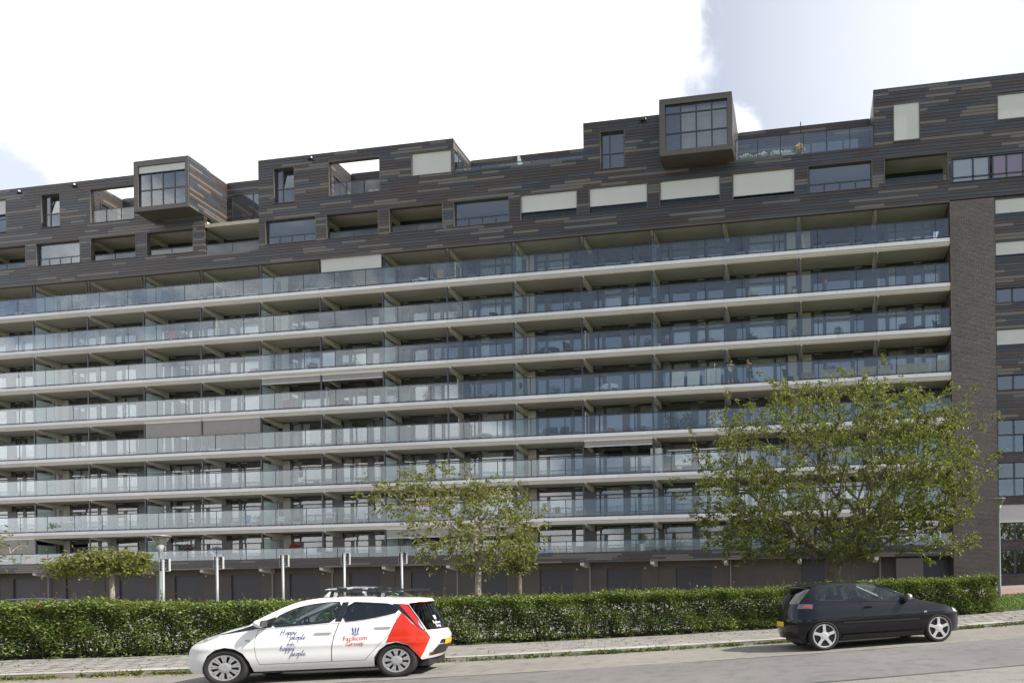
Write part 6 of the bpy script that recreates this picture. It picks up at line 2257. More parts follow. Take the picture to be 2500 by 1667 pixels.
ORD = ['zeroth', 'first', 'second', 'third', 'fourth', 'fifth', 'sixth', 'seventh', 'eighth', 'ninth', 'tenth', 'eleventh', 'twelfth', 'thirteenth', 'fourteenth', 'fifteenth', 'sixteenth']
ROWN = ['top', 'second', 'third', 'fourth', 'fifth', 'sixth', 'seventh', 'lowest']


def where(p, r):
    b = int(math.floor(p.x / SXW / W)); n = max(1, 14 - b)
    return '%s balcony row, %s bay from the pier' % (ROWN[r], ORD[min(n, 16)])


M('pot_dark', (0.03, 0.03, 0.033), 0.6, 0.1)
M('pot_terra', (0.30, 0.11, 0.055), 0.8, 0.1)
M('pot_white', (0.62, 0.62, 0.58), 0.6, 0.06, 3.0, 0.1, 30)
M('pot_purple', (0.16, 0.05, 0.30), 0.5, 0.05)
M('metal_black', (0.018, 0.018, 0.02), 0.5, 0.1)
M('plastic_white', (0.66, 0.66, 0.66), 0.5, 0.05)
M('plastic_grey', (0.13, 0.13, 0.14), 0.6, 0.1)
M('wood', (0.22, 0.125, 0.065), 0.7, 0.3, 5.0, stretch=(1, 1, 8))
M('reed', (0.42, 0.35, 0.20), 0.9, 0.25, 14.0, stretch=(6, 6, 0.5))
M('wicker', (0.27, 0.17, 0.11), 0.9, 0.3, 20.0)
M('cloth_red', (0.45, 0.05, 0.035), 0.9, 0.1)
M('cloth_wine', (0.16, 0.022, 0.04), 0.9, 0.15)
M('cloth_blue', (0.05, 0.14, 0.36), 0.9, 0.1)
M('cloth_dark', (0.03, 0.042, 0.045), 0.8, 0.1)
M('cloth_orange', (0.55, 0.16, 0.05), 0.9, 0.15)
M('board_white', (0.62, 0.63, 0.58), 0.6, 0.04)
M('green_banner', (0.04, 0.15, 0.02), 0.6, 0.1)
M('yellow', (0.62, 0.38, 0.03), 0.6, 0.06)
M('skin', (0.42, 0.24, 0.16), 0.55, 0.08)
M('hair', (0.02, 0.016, 0.014), 0.6, 0.1)
M('shirt_white', (0.70, 0.71, 0.72), 0.9, 0.04)
M('shirt_dark', (0.035, 0.035, 0.038), 0.9, 0.1)
M('shorts_grey', (0.14, 0.15, 0.16), 0.9, 0.1)
GR = [(0.045, 0.075, 0.02), (0.10, 0.14, 0.035)]
FC = {'pink': (0.55, 0.10, 0.22), 'red': (0.55, 0.03, 0.04), 'magenta': (0.50, 0.03, 0.22), 'white': (0.72, 0.72, 0.66), 'yellow': (0.6, 0.42, 0.04), 'purple': (0.22, 0.05, 0.35), 'mauve': (0.36, 0.16, 0.26)}


def tuft(parent, c, rx, ry, rz, n, size, flower=None, share=0.3, name='foliage', top=True):
    P = rng.normal(size=(n, 3)); P /= np.linalg.norm(P, axis=1, keepdims=True); P *= (rng.random((n, 1)) ** 0.4)
    up = P[:, 2].copy()
    P = P * np.array([rx, ry, rz]) + np.array(c)
    D = unit(rng.normal(size=(n, 3)) + np.array([0, -0.2, 0.3]))
    L = size * rng.uniform(0.6, 1.3, n)
    mixv = rng.random((n, 1)); C = (np.array(GR[0]) * (1 - mixv) + np.array(GR[1]) * mixv) * rng.uniform(0.7, 1.3, (n, 1))
    if flower:
        k = (rng.random(n) < share * (1.6 if top else 1)) & ((up > -0.1) if top else True); C[k] = np.array(FC[flower]) * rng.uniform(0.7, 1.25, (k.sum(), 1))
    return leaves_mesh(name, P, D, L, L * 0.7, C, MATS['hedge_leaf'], parent)


def pot_plant(p, r, desc, flower=None, h=0.6, w=0.28, pot='pot_dark', ph=0.25, n=150, share=0.3, size=0.09, name='potted_plant', cat='plant'):
    t = thing(name, desc + ', ' + where(p, r), cat, p)
    q = MB(); q.lathe([(0.0, 0), (w * 0.42, 0), (w * 0.6, ph), (w * 0.52, ph), (0, ph - 0.03)], n=12); q.build('pot', MATS[pot], t, smooth=False)
    tuft(t, (0, 0, ph + (h - ph) * 0.5), w, w, (h - ph) * 0.55, n, size, flower, share)
    return t


def flower_box(p, r, desc, flower, w=0.9, pot='pot_dark', n=220):
    t = thing('flower_box', desc + ', ' + where(p, r), 'flower box', p)
    q = MB(); q.prism([(-w / 2, -0.11, 0.2), (-w / 2 + 0.05, -0.09, 0), (-w / 2 + 0.05, 0.09, 0), (-w / 2, 0.11, 0.2)][::-1], (w, 0, 0)); q.build('box', MATS[pot], t)
    tuft(t, (0, 0, 0.32), w * 0.5, 0.16, 0.17, n, 0.08, flower, 0.42, 'flowers')
    return t


def chair(p, r, desc, mt='metal_black', rot=0.0, back=0.85):
    t = thing('balcony_chair', desc + ', ' + where(p, r), 'chair', p, rot)
    q = MB(); q.obox((0, 0, 0.45), 0.25, 0.25, 0.025); q.build('seat', MATS[mt], t)
    q = MB(); q.obox((0, 0.27, 0.45 + (back - 0.4) / 2), 0.25, 0.02, (back - 0.4) / 2, Matrix.Rotation(-0.2, 3, 'X')); q.build('backrest', MATS[mt], t)
    lm = MB(); lm.tube((0, 0, 0), (0, 0, 0.44), 0.016, n=6); lmm = lm.mesh('leg', MATS['metal_black'] if mt != 'plastic_white' else MATS[mt])
    for sx in (-0.23, 0.23):
        for sy in (-0.23, 0.23):
            put('leg', lmm, t, (sx, sy, 0))
    q = MB()
    for sx in (-0.26, 0.26):
        q.obox((sx, 0.02, 0.64), 0.02, 0.24, 0.015)
    q.build('armrests', MATS[mt], t)
    return t


def table(p, r, desc, mt='metal_black', rad=0.4, h=0.72):
    t = thing('balcony_table', desc + ', ' + where(p, r), 'table', p)
    q = MB(); q.lathe([(0, h - 0.03), (rad, h - 0.03), (rad, h), (0, h)], n=20); q.build('table_top', MATS[mt], t)
    q = MB(); q.tube((0, 0, 0.03), (0, 0, h - 0.03), 0.03, n=8)
    for i in range(3):
        a = i * 2.1; q.tube((0, 0, 0.2), (0.28 * math.cos(a), 0.28 * math.sin(a), 0.0), 0.018, n=6)
    q.build('pedestal', MATS[mt], t)
    return t


def rack(p, r, desc, cloth=None):
    t = thing('drying_rack', desc + ', ' + where(p, r), 'drying rack', p)
    q = MB()
    for y in (-0.25, 0.25):
        q.tube((-0.5, y, 0), (-0.35, -y, 0.95), 0.012, n=5); q.tube((0.5, y, 0), (0.35, -y, 0.95), 0.012, n=5)
    for i in range(5):
        y = -0.25 + 0.125 * i; q.tube((-0.6, y, 0.95), (0.6, y, 0.95), 0.008, n=5)
    q.build('frame', MATS['plastic_white'], t)
    if cloth:
        q = MB(); q.box(-0.3, 0.32, -0.28, -0.255, 0.42, 0.97); q.box(-0.3, 0.32, -0.28, 0.0, 0.955, 0.975); q.build('cloth', MATS[cloth], t)
    return t


def slab_thing(name, cat, p, r, desc, w, h, mt, d=0.03, lean=0.0, rot=0.0, z=0.0):
    t = thing(name, desc + ', ' + where(p, r), cat, p + Vector((0, 0, z)), rot)
    q = MB(); q.obox(Matrix.Rotation(lean, 3, 'X') @ Vector((0, 0, h / 2)), w / 2, d / 2, h / 2, Matrix.Rotation(lean, 3, 'X')); q.build('panel', MATS[mt], t)
    q = MB(); q.obox(Matrix.Rotation(lean, 3, 'X') @ Vector((0, -d / 2 - 0.004, h * 0.5)), w / 2 - 0.06, 0.004, h / 2 - 0.06, Matrix.Rotation(lean, 3, 'X')); q.build('facing', MATS[mt], t)
    return t


def reed_mat(p0, p1, r, z0, z1, desc):
    t = thing('reed_mat', desc + ', ' + where(p0, r), 'reed mat', (p0.x, p0.y, p0.z + z0))
    q = MB(); n = int((p1.x - p0.x) / 0.03)
    for i in range(n):
        x = (p1.x - p0.x) * i / n; hh = z1 - z0 + random.uniform(-0.025, 0.02)
        q.box(x, x + 0.024, random.uniform(0, 0.01), 0.02, 0, hh)
    q.build('reeds', MATS['reed'], t)
    q = MB()
    for f in (0.2, 0.8):
        q.box(0, p1.x - p0.x, -0.006, -0.001, (z1 - z0) * f, (z1 - z0) * f + 0.012)
    q.build('wire', MATS['wood'], t)
    return t


random.seed(77)
Y1 = 0.42
# top row
chair(bal(1032, 0), 0, 'white folding chair', 'plastic_white', 0.4)
slab_thing('garment', 'garment', bal(1076, 0, 0.9), 0, 'striped garment hung up', 0.5, 0.75, 'wicker', 0.05, z=0.5)
t = thing('shopping_bag', 'blue and white bag, ' + where(bal(1548, 0, Y1), 0), 'bag', bal(1548, 0, Y1)); q = MB(); q.box(-0.16, 0.02, -0.08, 0.08, 0, 0.42); q.build('bag_body', MATS['plastic_white'], t); q = MB(); q.box(0.03, 0.2, -0.08, 0.08, 0, 0.34); q.build('bag_side', MATS['cloth_blue'], t)
table(bal(1585, 0), 0, 'grey low table', 'plastic_grey', 0.35, 0.45)
t = thing('leaning_pole', 'pale pole leaning at the rail, ' + where(bal(1962, 0, Y1), 0), 'pole', bal(1962, 0, 0.3)); q = MB(); q.tube((0.1, 0, 0), (-0.12, -0.1, 1.1), 0.03, n=6); q.build('pole', MATS['board_white'], t); q = MB(); q.tube((-.12, -.1, 1.1), (-.14, -.11, 1.2), 0.036, n=6); q.build('tip', MATS['cloth_blue'], t)
pot_plant(bal(1268, 0, 1.0), 0, 'small green pot plant', None, 0.7, 0.22)
# second row
rack(bal(428, 1), 1, 'white drying rack with a red cloth', 'cloth_red')
chair(bal(735, 1), 1, 'black folding chair', 'metal_black', 0.5)
slab_thing('privacy_cloth', 'privacy cloth', bal(838, 1, 0.12), 1, 'dark privacy cloth behind the glass', 3.9, 1.05, 'cloth_dark', 0.01, z=0.14)
slab_thing('privacy_cloth', 'privacy cloth', bal(660, 1, 0.12), 1, 'dark privacy cloth behind the glass', 0.9, 1.05, 'cloth_dark', 0.01, z=0.14)
pot_plant(bal(1118, 1), 1, 'green leafy pot plant', None, 0.95, 0.28)
pot_plant(bal(1272, 1, Y1), 1, 'red flowers in a purple pot', 'red', 0.5, 0.22, 'pot_purple', 0.2)
table(bal(1205, 1), 1, 'black bistro table', 'metal_black', 0.3, 0.55)
t = pot_plant(bal(1338, 1, 0.6), 1, 'tall tiered pink flower stand', 'pink', 1.25, 0.24, 'pot_terra', 0.2, 220); tuft(t, (0.12, 0, 0.35), 0.35, 0.2, 0.2, 120, 0.08, 'pink')
chair(bal(1392, 1), 1, 'dark reclining chair', 'plastic_grey', 0.8)
pot_plant(bal(1528, 1, Y1), 1, 'red flowers in a dark pot', 'red', 0.45, 0.22)
pot_plant(bal(1593, 1, Y1), 1, 'red flowering plant in a white pot', 'red', 0.7, 0.2, 'pot_white', 0.3)
flower_box(bal(1616, 1), 1, 'dark box with green herbs', None, 0.6)
slab_thing('storage_box', 'box', bal(1687, 1), 1, 'long grey storage box', 1.0, 0.22, 'plastic_grey', 0.4, z=0.12)
chair(bal(1840, 1), 1, 'pale wooden folding chair', 'reed', 0.5)
pot_plant(bal(1941, 1, 0.5), 1, 'white owl shaped ornament pot', 'white', 0.8, 0.24, 'pot_white', 0.5, 60)
t = thing('garden_torch', 'orange garden torch on a dark stand, ' + where(bal(2017, 1), 1), 'torch', bal(2017, 1)); q = MB(); q.tube((0, 0, 0), (0, 0, 0.85), 0.05, n=8); q.build('stand', MATS['plastic_grey'], t); q = MB(); q.lathe([(0.0, 0.85), (0.1, 0.9), (0.11, 1.0), (0.0, 1.25)], n=10); q.build('flame_head', MATS['cloth_orange'], t)
# third row
for px, d in ((521, 'left magenta geraniums'), (551, 'right magenta geraniums')):
    flower_box(bal(px, 2, Y1), 2, d, 'magenta', 1.0)
flower_box(bal(622, 2, Y1), 2, 'box of pink and red flowers', 'red', 0.9, 'pot_terra')
pot_plant(bal(664, 2, 1.0), 2, 'tall climbing plant on the partition', None, 1.9, 0.28, 'pot_dark', 0.25, 330)
chair(bal(761, 2), 2, 'dark rounded armchair', 'cloth_dark', 0.4)
slab_thing('white_sheet', 'sheet', bal(803, 2, 0.8), 2, 'white sheet hanging to dry', 0.95, 1.05, 'shirt_white', 0.02, z=0.4)
pot_plant(bal(868, 2, 0.8), 2, 'spiky grass in a white pot', None, 1.0, 0.4, 'pot_white', 0.25, 120)
pot_plant(bal(970, 2, 0.8), 2, 'green palm beside the partition', None, 0.8, 0.45, 'pot_dark', 0.2, 180)
slab_thing('wooden_shelf', 'shelf', bal(1270, 2, 1.0), 2, 'brown wooden plant shelf', 0.5, 0.75, 'wood', 0.3)
chair(bal(1316, 2), 2, 'black wicker chair left of the table', 'metal_black', -0.5); table(bal(1352, 2), 2, 'round black table', 'metal_black', 0.4, 0.6); chair(bal(1388, 2), 2, 'black chair right of the table', 'metal_black', 0.9, 1.05)
pot_plant(bal(1531, 2, 0.7), 2, 'pink flowering shrub', 'pink', 0.85, 0.33, share=0.4, n=220); pot_plant(bal(1584, 2, 0.9), 2, 'round dark green bush', None, 0.95, 0.34, n=240)
pot_plant(bal(1626, 2, 0.7), 2, 'pink flowers behind the partition', 'pink', 0.8, 0.33, share=0.4, n=220); slab_thing('white_ornament', 'ornament', bal(1605, 2, Y1), 2, 'white scrolled ornament', 0.5, 0.3, 'plastic_white', 0.2)
flower_box(bal(1730, 2, Y1), 2, 'long box of small red flowers', 'red', 1.6, 'pot_terra', 260)
chair(bal(1838, 2), 2, 'black reclining lounge chair', 'metal_black', 1.0)
pot_plant(bal(1940, 2, 0.6), 2, 'mauve and white flowering plant', 'mauve', 0.95, 0.3, n=160); pot_plant(bal(2046, 2, 0.5), 2, 'bonsai in a wide dark bowl', None, 0.72, 0.3, 'pot_dark', 0.2, 220)
chair(bal(2205, 2), 2, 'dark armchair left of the low table', 'cloth_dark', -0.3); table(bal(2243, 2), 2, 'low dark table', 'metal_black', 0.4, 0.4); chair(bal(2292, 2), 2, 'dark armchair beside the pier', 'cloth_dark', 0.8)
# fourth row
slab_thing('blanket', 'blanket', bal(705, 3, 0.35), 3, 'wine red blanket over a frame', 0.95, 0.8, 'cloth_wine', 0.06); slab_thing('wooden_board', 'board', bal(812, 3, 1.1), 3, 'reddish brown wooden panel', 0.5, 1.3, 'wood', 0.04)
slab_thing('cupboard', 'cupboard', bal(953, 3, 0.6), 3, 'white cupboard topped with plants', 0.75, 0.7, 'plastic_white', 0.4); t = pot_plant(bal(953, 3, 0.6) + Vector((0, 0, 0.71)), 3, 'green plants on the white cupboard', None, 0.5, 0.4, n=200)
pot_plant(bal(1044, 3, 0.6), 3, 'pink flowering bush', 'pink', 0.95, 0.36, share=0.4, n=260); flower_box(bal(1166, 3, Y1), 3, 'box of yellow flowers', 'yellow', 1.2); pot_plant(bal(1200, 3, 0.6), 3, 'mixed plants round a blue pot', 'white', 0.6, 0.4, 'cloth_blue', 0.25, 220)
t = thing('round_fan', 'round dark fan on the partition, ' + where(bal(1267, 3), 3), 'fan', bal(1267, 3, 0.8)); q = MB(); q.lathe([(0, -0.05), (0.24, -0.05), (0.26, 0.0), (0.24, 0.05), (0, 0.05)], c=(0, 0, 1.05), axis='Y', n=20); q.build('fan_head', MATS['metal_black'], t); q = MB(); q.tube((0, 0, 0), (0, 0, 0.85), 0.03, n=6); q.build('fan_pole', MATS['metal_black'], t)
pot_plant(bal(1355, 3, 0.5), 3, 'bowl of mixed flowers', 'mauve', 0.65, 0.45, n=240); flower_box(bal(1408, 3, Y1), 3, 'long dark planter with green plants', None, 1.2, n=240)
chair(bal(1470, 3), 3, 'white slatted chair', 'plastic_white', -0.4); chair(bal(1500, 3), 3, 'second white slatted chair', 'plastic_white', 0.4)
slab_thing('board', 'board', bal(1603, 3, 0.6), 3, 'narrow brown board against the partition', 0.35, 1.5, 'wood', 0.03, -0.1, 1.0)
for px, d, w_, ln in ((1654, 'leftmost of the leaning white door boards', 0.85, -0.16), (1692, 'middle leaning white door board', 0.85, -0.2), (1729, 'narrow white door board', 0.42, -0.08), (1747, 'rightmost white door board', 0.7, -0.08)):
    slab_thing('door_board', 'board', bal(px, 3, 1.0, 0.8), 3, d, w_, 1.55, 'board_white', 0.035, ln)
t = thing('toolbox', 'small yellow toolbox, ' + where(bal(1643, 3, 0.4), 3), 'box', bal(1643, 3, 0.4)); q = MB(); q.box(-0.18, 0.18, -0.1, 0.1, 0, 0.1); q.build('case', MATS['yellow'], t); q = MB(); q.box(-0.08, 0.08, -0.02, 0.02, 0.1, 0.14); q.build('handle', MATS['metal_black'], t)
chair(bal(1925, 3), 3, 'black folding chair', 'metal_black', 0.9, 1.1); chair(bal(1946, 3, 1.0), 3, 'white and yellow folded chair', 'plastic_white', 0.6)
slab_thing('wicker_screen', 'screen', bal(1973, 3, 0.35), 3, 'brown wicker screen', 0.95, 0.62, 'wicker', 0.05)
for a, e, d, h0, h1 in ((2004, 2085, 'first reed mat from the wicker screen', 0.10, 0.66), (2091, 2176, 'second reed mat from the wicker screen', 0.12, 0.70), (2185, 2269, 'third reed mat from the wicker screen', 0.14, 0.74), (2276, 2309, 'short reed mat beside the brick pier', 0.15, 0.84)):
    reed_mat(bal(a, 3, 0.10), bal(e, 3, 0.10), 3, h0, h1, d)
slab_thing('purple_planter', 'planter', bal(2168, 3, 0.5), 3, 'purple planter on a white stand', 0.55, 0.3, 'pot_purple', 0.3, z=0.6)
pot_plant(bal(2032, 3, 0.5) + Vector((0, 0, 0.45)), 3, 'mauve flowers behind the reed mats', 'mauve', 0.5, 0.5, n=180)
slab_thing('white_cabinet', 'cabinet', bal(2302, 3, 0.9), 3, 'white cabinet beside the brick pier', 0.7, 1.35, 'pot_white', 0.5)
# fifth row
table(bal(1184, 4), 4, 'white table', 'plastic_white', 0.5, 0.5); pot_plant(bal(1334, 4, 0.6), 4, 'dark layered bonsai', None, 0.75, 0.28, n=160); chair(bal(1352, 4), 4, 'black chair left of the open door', 'metal_black', 0.4); chair(bal(1378, 4), 4, 'black armchair left of the open door', 'cloth_dark', 0.2)
for px, d in ((1490, 'left red geraniums in a dark box'), (1531, 'middle red geraniums in a dark box'), (1569, 'right red geraniums in a dark box')):
    flower_box(bal(px, 4, Y1), 4, d, 'red', 0.75)
pot_plant(bal(1640, 4, 0.9), 4, 'tall bushy tree in a pot', None, 1.5, 0.5, n=380, size=0.12); pot_plant(bal(1676, 4, 0.9), 4, 'second tall bushy pot tree', None, 1.35, 0.42, n=320, size=0.12)
t = thing('heron_statue', 'brown heron statue, ' + where(bal(1742, 4), 4), 'statue', bal(1742, 4, 0.6))
bm = bmesh.new(); bmesh.ops.create_uvsphere(bm, u_segments=12, v_segments=8, radius=1.0)
for v in bm.verts:
    v.co = Vector((v.co.x * 0.20 - 0.05, v.co.y * 0.09, 0.52 + v.co.z * 0.10 + v.co.x * 0.05))
me = bpy.data.meshes.new('body'); bm.to_mesh(me); bm.free(); me.materials.append(MATS['wood']); put('body', me, t)
q = MB(); q.path([(0.10, 0, 0.56), (0.17, 0, 0.72), (0.12, 0, 0.88), (0.16, 0, 0.98)], 0.025, 6); q.tube((0.16, 0, 0.98), (0.34, 0, 0.96), 0.022, 0.004, 6); q.build('neck', MATS['wood'], t)
lm = MB(); lm.tube((0, 0, 0), (0, 0, 0.46), 0.012, n=5); lmm = lm.mesh('leg', MATS['wood'])
for x in (-0.05, 0.03):
    put('leg', lmm, t, (x, 0, 0))
chair(bal(1753, 4), 4, 'white round garden chair', 'plastic_white', 0.2, 0.75); flower_box(bal(1793, 4, 0.5), 4, 'dark planter with small pink flowers', 'pink', 0.8)
# sixth row
slab_thing('tall_cabinet', 'cabinet', bal(1604, 5, 0.6), 5, 'tall white cabinet', 0.75, 1.75, 'pot_white', 0.45); pot_plant(bal(1644, 5, 0.6), 5, 'small palm in a pot', None, 0.7, 0.3); slab_thing('cushion_box', 'box', bal(1680, 5, 0.5), 5, 'dark cushion box', 0.8, 0.45, 'cloth_dark', 0.4)
t = slab_thing('banner', 'banner', bal(115, 5, 0.8), 5, 'green banner with pale print on the partition', 0.95, 0.5, 'green_banner', 0.02, z=0.95)
q = MB(); q.obox((-0.22, -0.022, 0.25), 0.12, 0.004, 0.12); q.obox((0.18, -0.022, 0.32), 0.16, 0.004, 0.03); q.obox((0.2, -0.022, 0.16), 0.17, 0.004, 0.03); q.build('print', MATS['plastic_white'], t)
table(bal(880, 5), 5, 'white cloth covered table', 'plastic_white', 0.45, 0.6); chair(bal(730, 5), 5, 'white plastic chair', 'plastic_white', 0.2)
# seventh row
pot_plant(bal(150, 6, 0.5), 6, 'broad dark green bush', None, 0.8, 0.75, n=420, size=0.11); rack(bal(170, 6, 1.0), 6, 'white clothes horse')
t = thing('closed_parasol', 'closed red and white parasol, ' + where(bal(466, 6), 6), 'parasol', bal(466, 6, 0.6)); q = MB(); q.tube((0, 0, 0), (0, 0, 1.25), 0.018, n=6); q.build('pole', MATS['plastic_white'], t)
for i in range(6):
    q = MB(); q.lathe([(0.15 - 0.022 * i, 0.45 + 0.13 * i), (0.15 - 0.022 * (i + 1), 0.45 + 0.13 * (i + 1))], n=10); q.build('canopy_band', MATS['cloth_red'] if i % 2 == 0 else MATS['plastic_white'], t)
slab_thing('cushion', 'cushion', bal(296, 6, 0.8), 6, 'magenta cushion over the rail', 0.7, 0.3, 'cloth_wine', 0.2, z=1.1)
chair(bal(596, 6), 6, 'blue and white garden chair', 'cloth_blue', 0.2, 1.0); pot_plant(bal(640, 6, 0.6), 6, 'loose green bush', None, 0.95, 0.5, n=260); chair(bal(680, 6), 6, 'white stacked chair', 'plastic_white', 0.1, 0.8)
rack(bal(802, 6), 6, 'white folding drying rack'); chair(bal(880, 6), 6, 'white sun chair', 'plastic_white', 0.5, 1.0)
pot_plant(bal(1240, 6, 0.6), 6, 'bright pink hydrangea', 'pink', 0.95, 0.32, n=240, share=0.5); chair(bal(1331, 6, 0.5), 6, 'grey high backed garden chair', 'plastic_grey', 0.3, 1.15)
# lowest row
t = thing('hanging_basket', 'large mauve hanging flower basket, ' + where(bal(459, 7), 7), 'flower basket', bal(459, 7, 0.6)); q = MB(); q.lathe([(0, 0.85), (0.18, 0.9), (0.25, 1.05), (0, 1.05)], n=12); q.tube((0, 0, 1.05), (0, 0, 1.9), 0.008, n=4); q.build('basket', MATS['pot_dark'], t); tuft(t, (0, 0, 1.15), 0.5, 0.35, 0.28, 420, 0.1, 'mauve', 0.5)
t = thing('hanging_basket', 'red hanging flower basket, ' + where(bal(719, 7), 7), 'flower basket', bal(719, 7, 0.6)); q = MB(); q.lathe([(0, 0.85), (0.15, 0.9), (0.2, 1.0), (0, 1.0)], n=12); q.tube((0, 0, 1.0), (0, 0, 1.9), 0.008, n=4); q.build('basket', MATS['pot_dark'], t); tuft(t, (0, 0, 1.05), 0.42, 0.3, 0.2, 320, 0.09, 'red', 0.55)
chair(bal(761, 7, 0.5), 7, 'folding deck chair with a towel', 'plastic_white', 0.6, 1.0)
slab_thing('blue_crate', 'crate', bal(1331, 7, 0.5), 7, 'light blue crate', 0.9, 0.35, 'cloth_blue', 0.4); slab_thing('wood_post', 'post', bal(1361, 7, 0.5), 7, 'short tan wooden post', 0.2, 0.6, 'reed', 0.15)
pot_plant(bal(1569, 7, 0.4), 7, 'green shrub in a tall white planter', None, 1.35, 0.33, 'pot_white', 0.65, 260)
slab_thing('orange_cloth', 'cloth', bal(77, 7, 0.3), 7, 'orange cloth over the rail', 0.9, 0.5, 'cloth_orange', 0.1, z=0.2)
for px, d in ((1255, 'pink flowers behind the slender tree'),):
    flower_box(bal(px, 7, Y1), 7, d, 'pink', 1.4)

# flower troughs on the roof terrace
for i, px in enumerate((1822, 1858, 1895, 1925)):
    zt = LOWZ2 - 0.15
    t_ = (px - PPX) / FPX; n_ = RR - FF * t_; y = 0.35
    dx = -(n_.y * (y - CAMY) + n_.z * (zt + 0.4 - CAMZ)) / n_.x
    t = thing('flower_trough', ('white and purple flowers in a trough on the roof terrace, %s from the projecting window' % ORD[i + 1]), 'flower trough', (CAMX + dx, y, zt))
    q = MB(); q.box(-0.42, 0.42, -0.12, 0.12, 0, 0.5); q.build('trough', MATS['plastic_grey'] if i < 3 else MATS['pot_white'], t)
    tuft(t, (0, 0, 0.62), 0.46, 0.2, 0.18, 260, 0.07, 'white', 0.5)
t_ = (1953 - PPX) / FPX; n_ = RR - FF * t_
dx = -(n_.y * (0.4 - CAMY) + n_.z * (30.0 - CAMZ)) / n_.x
t = thing('grass_pot', 'pale ornamental grass in a pot on the roof terrace', 'plant', (CAMX + dx, 0.4, LOWZ2 - 0.15))
q = MB(); q.lathe([(0, 0), (0.2, 0), (0.25, 0.45), (0, 0.45)], n=12); q.build('pot', MATS['pot_dark'], t)
o = tuft(t, (0, 0, 0.75), 0.28, 0.25, 0.38, 260, 0.16, 'yellow', 0.75, top=False)


# ------------------------------------------------------------------ two men at the rail
def skin_mesh(name, verts, edges, radii, mat, parent, root=0, sub=2):
    me = bpy.data.meshes.new(name); me.from_pydata(verts, edges, []); me.materials.append(mat)
    o = put(name, me, parent)
    md = o.modifiers.new('skin', 'SKIN'); md.use_smooth_shade = True
    for i, r_ in enumerate(radii):
        sv = me.skin_vertices[0].data[i]; sv.radius = (r_, r_) if not isinstance(r_, tuple) else r_; sv.use_root = (i == root)
    sb = o.modifiers.new('sub', 'SUBSURF'); sb.levels = sub; sb.render_levels = sub
    return o


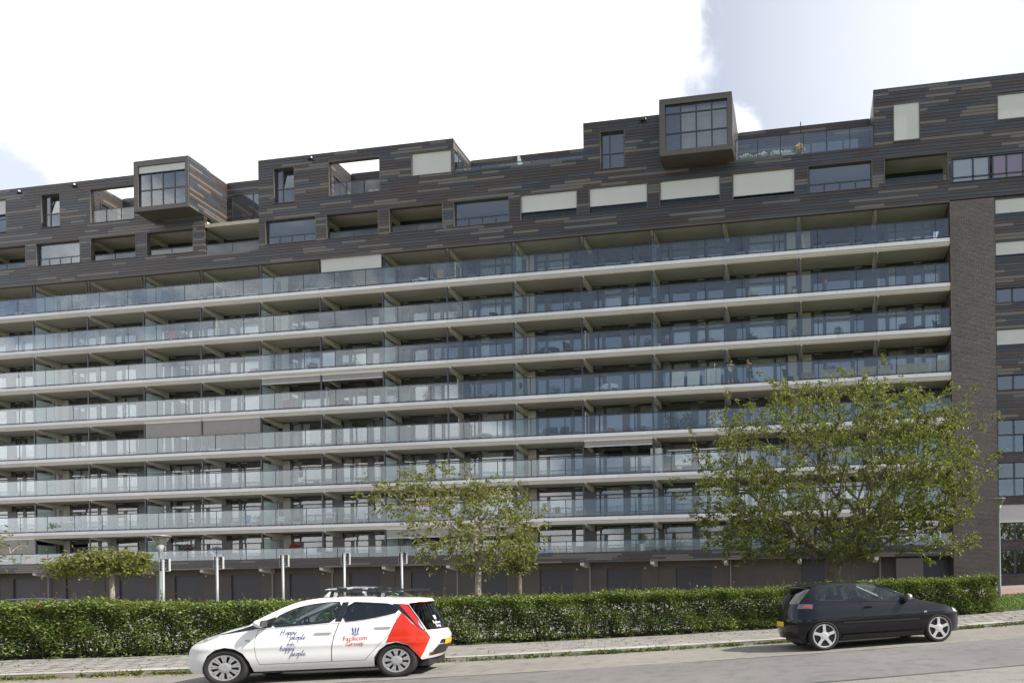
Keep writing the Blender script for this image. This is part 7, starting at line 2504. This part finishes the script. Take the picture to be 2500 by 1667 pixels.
def man(px, r, label, face, shirt, lower, long_sleeve, k=1.0):
    """standing, leaning on the top rail; face: +1 looks right, -1 looks left"""
    p = bal(px, r, 0.34, 0.9)
    t = thing('person', label, 'person', p); f = face
    hip, chest, neck = (0, 0.06, 0.92), (0.02 * f, -0.02, 1.25), (0.03 * f, -0.06, 1.44)
    V_ = [hip, (0.01 * f, 0.03, 1.08), chest, neck, (0.04 * f, -0.08, 1.50),
          (-0.10, 0.06, 0.88), (-0.12, 0.05, 0.48), (-0.12, 0.07, 0.07), (-0.12, -0.05, 0.03),
          (0.10, 0.06, 0.88), (0.13, 0.03, 0.48), (0.13, 0.07, 0.07), (0.13, -0.05, 0.03),
          (-0.19, -0.02, 1.38), (-0.27, -0.16, 1.20), (-0.10, -0.33, 1.27), (-0.03, -0.36, 1.27),
          (0.20, -0.02, 1.38), (0.29, -0.16, 1.20), (0.12, -0.33, 1.275), (0.05, -0.37, 1.28)]
    E_ = [(0, 1), (1, 2), (2, 3), (3, 4), (0, 5), (5, 6), (6, 7), (7, 8), (0, 9), (9, 10), (10, 11), (11, 12), (2, 13), (13, 14), (14, 15), (15, 16), (2, 17), (17, 18), (18, 19), (19, 20)]
    R_ = [0.13, 0.135, 0.15, 0.062, 0.055, 0.085, 0.06, 0.04, 0.035, 0.085, 0.06, 0.04, 0.035, 0.06, 0.045, 0.032, 0.026, 0.06, 0.045, 0.032, 0.026]
    skin_mesh('body', V_, E_, R_, MATS['skin'], t)
    # shirt and shorts follow the body a little wider
    sv = [hip, V_[1], V_[2], (0.03 * f, -0.05, 1.40), V_[13], V_[14], V_[17], V_[18]]
    if long_sleeve:
        sv[5], sv[7] = V_[14], V_[18]
    skin_mesh('shirt', sv, [(0, 1), (1, 2), (2, 3), (2, 4), (4, 5), (2, 6), (6, 7)], [0.150, 0.152, 0.168, 0.08, 0.075, 0.06, 0.075, 0.06], MATS[shirt], t)
    skin_mesh('shorts', [hip, V_[5], (-0.125, 0.045, 0.46), V_[9], (0.135, 0.03, 0.46)], [(0, 1), (1, 2), (0, 3), (3, 4)], [0.148, 0.10, 0.088, 0.10, 0.088], MATS[lower], t)
    hc = Vector((0.06 * f, -0.10, 1.60))
    bm = bmesh.new(); bmesh.ops.create_uvsphere(bm, u_segments=18, v_segments=14, radius=1.0)
    for v in bm.verts:
        c = v.co.copy(); x = c.x * f
        w_ = Vector((c.x * 0.098, c.y * 0.078, c.z * 0.125))
        if c.z < -0.2:
            w_.x *= 0.86; w_.y *= 0.82
        if x > 0.85 and abs(c.y) < 0.3 and -0.25 < c.z < 0.15:
            w_.x += f * 0.022                                  # nose
        if x > 0.7 and abs(c.z - 0.18) < 0.12 and 0.2 < abs(c.y) < 0.6:
            w_.x -= f * 0.008                                  # eye sockets
        v.co = hc + w_
    me = bpy.data.meshes.new('head'); bm.to_mesh(me); bm.free(); me.materials.append(MATS['skin']); me.polygons.foreach_set('use_smooth', [True] * len(me.polygons))
    h_ = put('head', me, t)
    bm = bmesh.new(); bmesh.ops.create_uvsphere(bm, u_segments=18, v_segments=12, radius=1.0)
    for v in bm.verts:
        v.co = hc + Vector((v.co.x * 0.102 - f * 0.022, v.co.y * 0.086, v.co.z * 0.112 + 0.034))
    me = bpy.data.meshes.new('hair'); bm.to_mesh(me); bm.free(); me.materials.append(MATS['hair']); me.polygons.foreach_set('use_smooth', [True] * len(me.polygons)); put('hair', me, h_)
    q = MB()
    for sy in (-1, 1):
        q.obox(hc + Vector((-0.012 * f, sy * 0.078, 0.0)), 0.016, 0.010, 0.028)
    q.build('ears', MATS['skin'], h_)
    q = MB()
    for sy in (-1, 1):
        q.obox(hc + Vector((0.088 * f, sy * 0.032, 0.022)), 0.006, 0.010, 0.006)
    q.obox(hc + Vector((0.086 * f, 0, -0.062)), 0.005, 0.022, 0.004)
    q.build('eyes_and_mouth', MATS['hair'], h_)
    # hands with five fingers folded over the rail
    for side_, wr in ((-1, V_[16]), (1, V_[20])):
        w0 = Vector(wr); dx = -side_ * 0.5
        V2 = [w0, w0 + Vector((dx * 0.09, -0.02, 0.01))]; E2 = [(0, 1)]; R2 = [0.026, 0.030]
        for i in range(4):
            b = V2[1] + Vector((dx * 0.06, -0.028 + 0.018 * i, 0.004)); l = (0.05, 0.058, 0.055, 0.042)[i]
            k0 = len(V2); V2 += [b, b + Vector((dx * l * 1.1, -0.006, -0.012)), b + Vector((dx * l * 1.7, -0.008, -0.040))]
            E2 += [(1, k0), (k0, k0 + 1), (k0 + 1, k0 + 2)]; R2 += [0.010, 0.0088, 0.0075]
        k0 = len(V2); V2 += [w0 + Vector((dx * 0.05, -0.045, -0.004)), w0 + Vector((dx * 0.11, -0.062, -0.018))]; E2 += [(0, k0), (k0, k0 + 1)]; R2 += [0.011, 0.009]
        skin_mesh('hand', [tuple(x) for x in V2], E2, R2, MATS['skin'], t, sub=1)
    q = MB()
    for sx in (-0.12, 0.13):
        q.obox((sx, -0.0, 0.03), 0.045, 0.12, 0.035)
    q.build('shoes', MATS['wood'], t)
    t.scale = (1.06, 0.9, 1.0)
    return t


man(1783, 3, 'man in white t-shirt and grey shorts leaning on the balcony rail', 1, 'shirt_white', 'shorts_grey', False)
man(1830, 3, 'man in dark grey clothes leaning on the balcony rail', -1, 'shirt_dark', 'shirt_dark', True)

# ------------------------------------------------------------------ trees across the street, behind the viewer, that the lower windows mirror
src = bpy.data.objects['cherry_tree']
for i, (s_, v_, sc_) in enumerate(((-34.0, -16.0, 1.15), (-14.0, -20.0, 1.25), (6.0, -17.0, 1.1), (24.0, -22.0, 1.3))):
    c_ = src.copy(); COL.objects.link(c_); c_.location = rw(s_, v_); c_.rotation_euler = (0, 0, 1.3 * i + 0.6); c_.scale = (sc_, sc_, sc_)
    c_['label'] = 'street tree behind the viewer mirrored in the lowest windows, %s along the street' % ORD[i + 1]
    c_['group'] = 'trees mirrored in the windows'
    for ch in src.children:
        d_ = ch.copy(); COL.objects.link(d_); d_.parent = c_
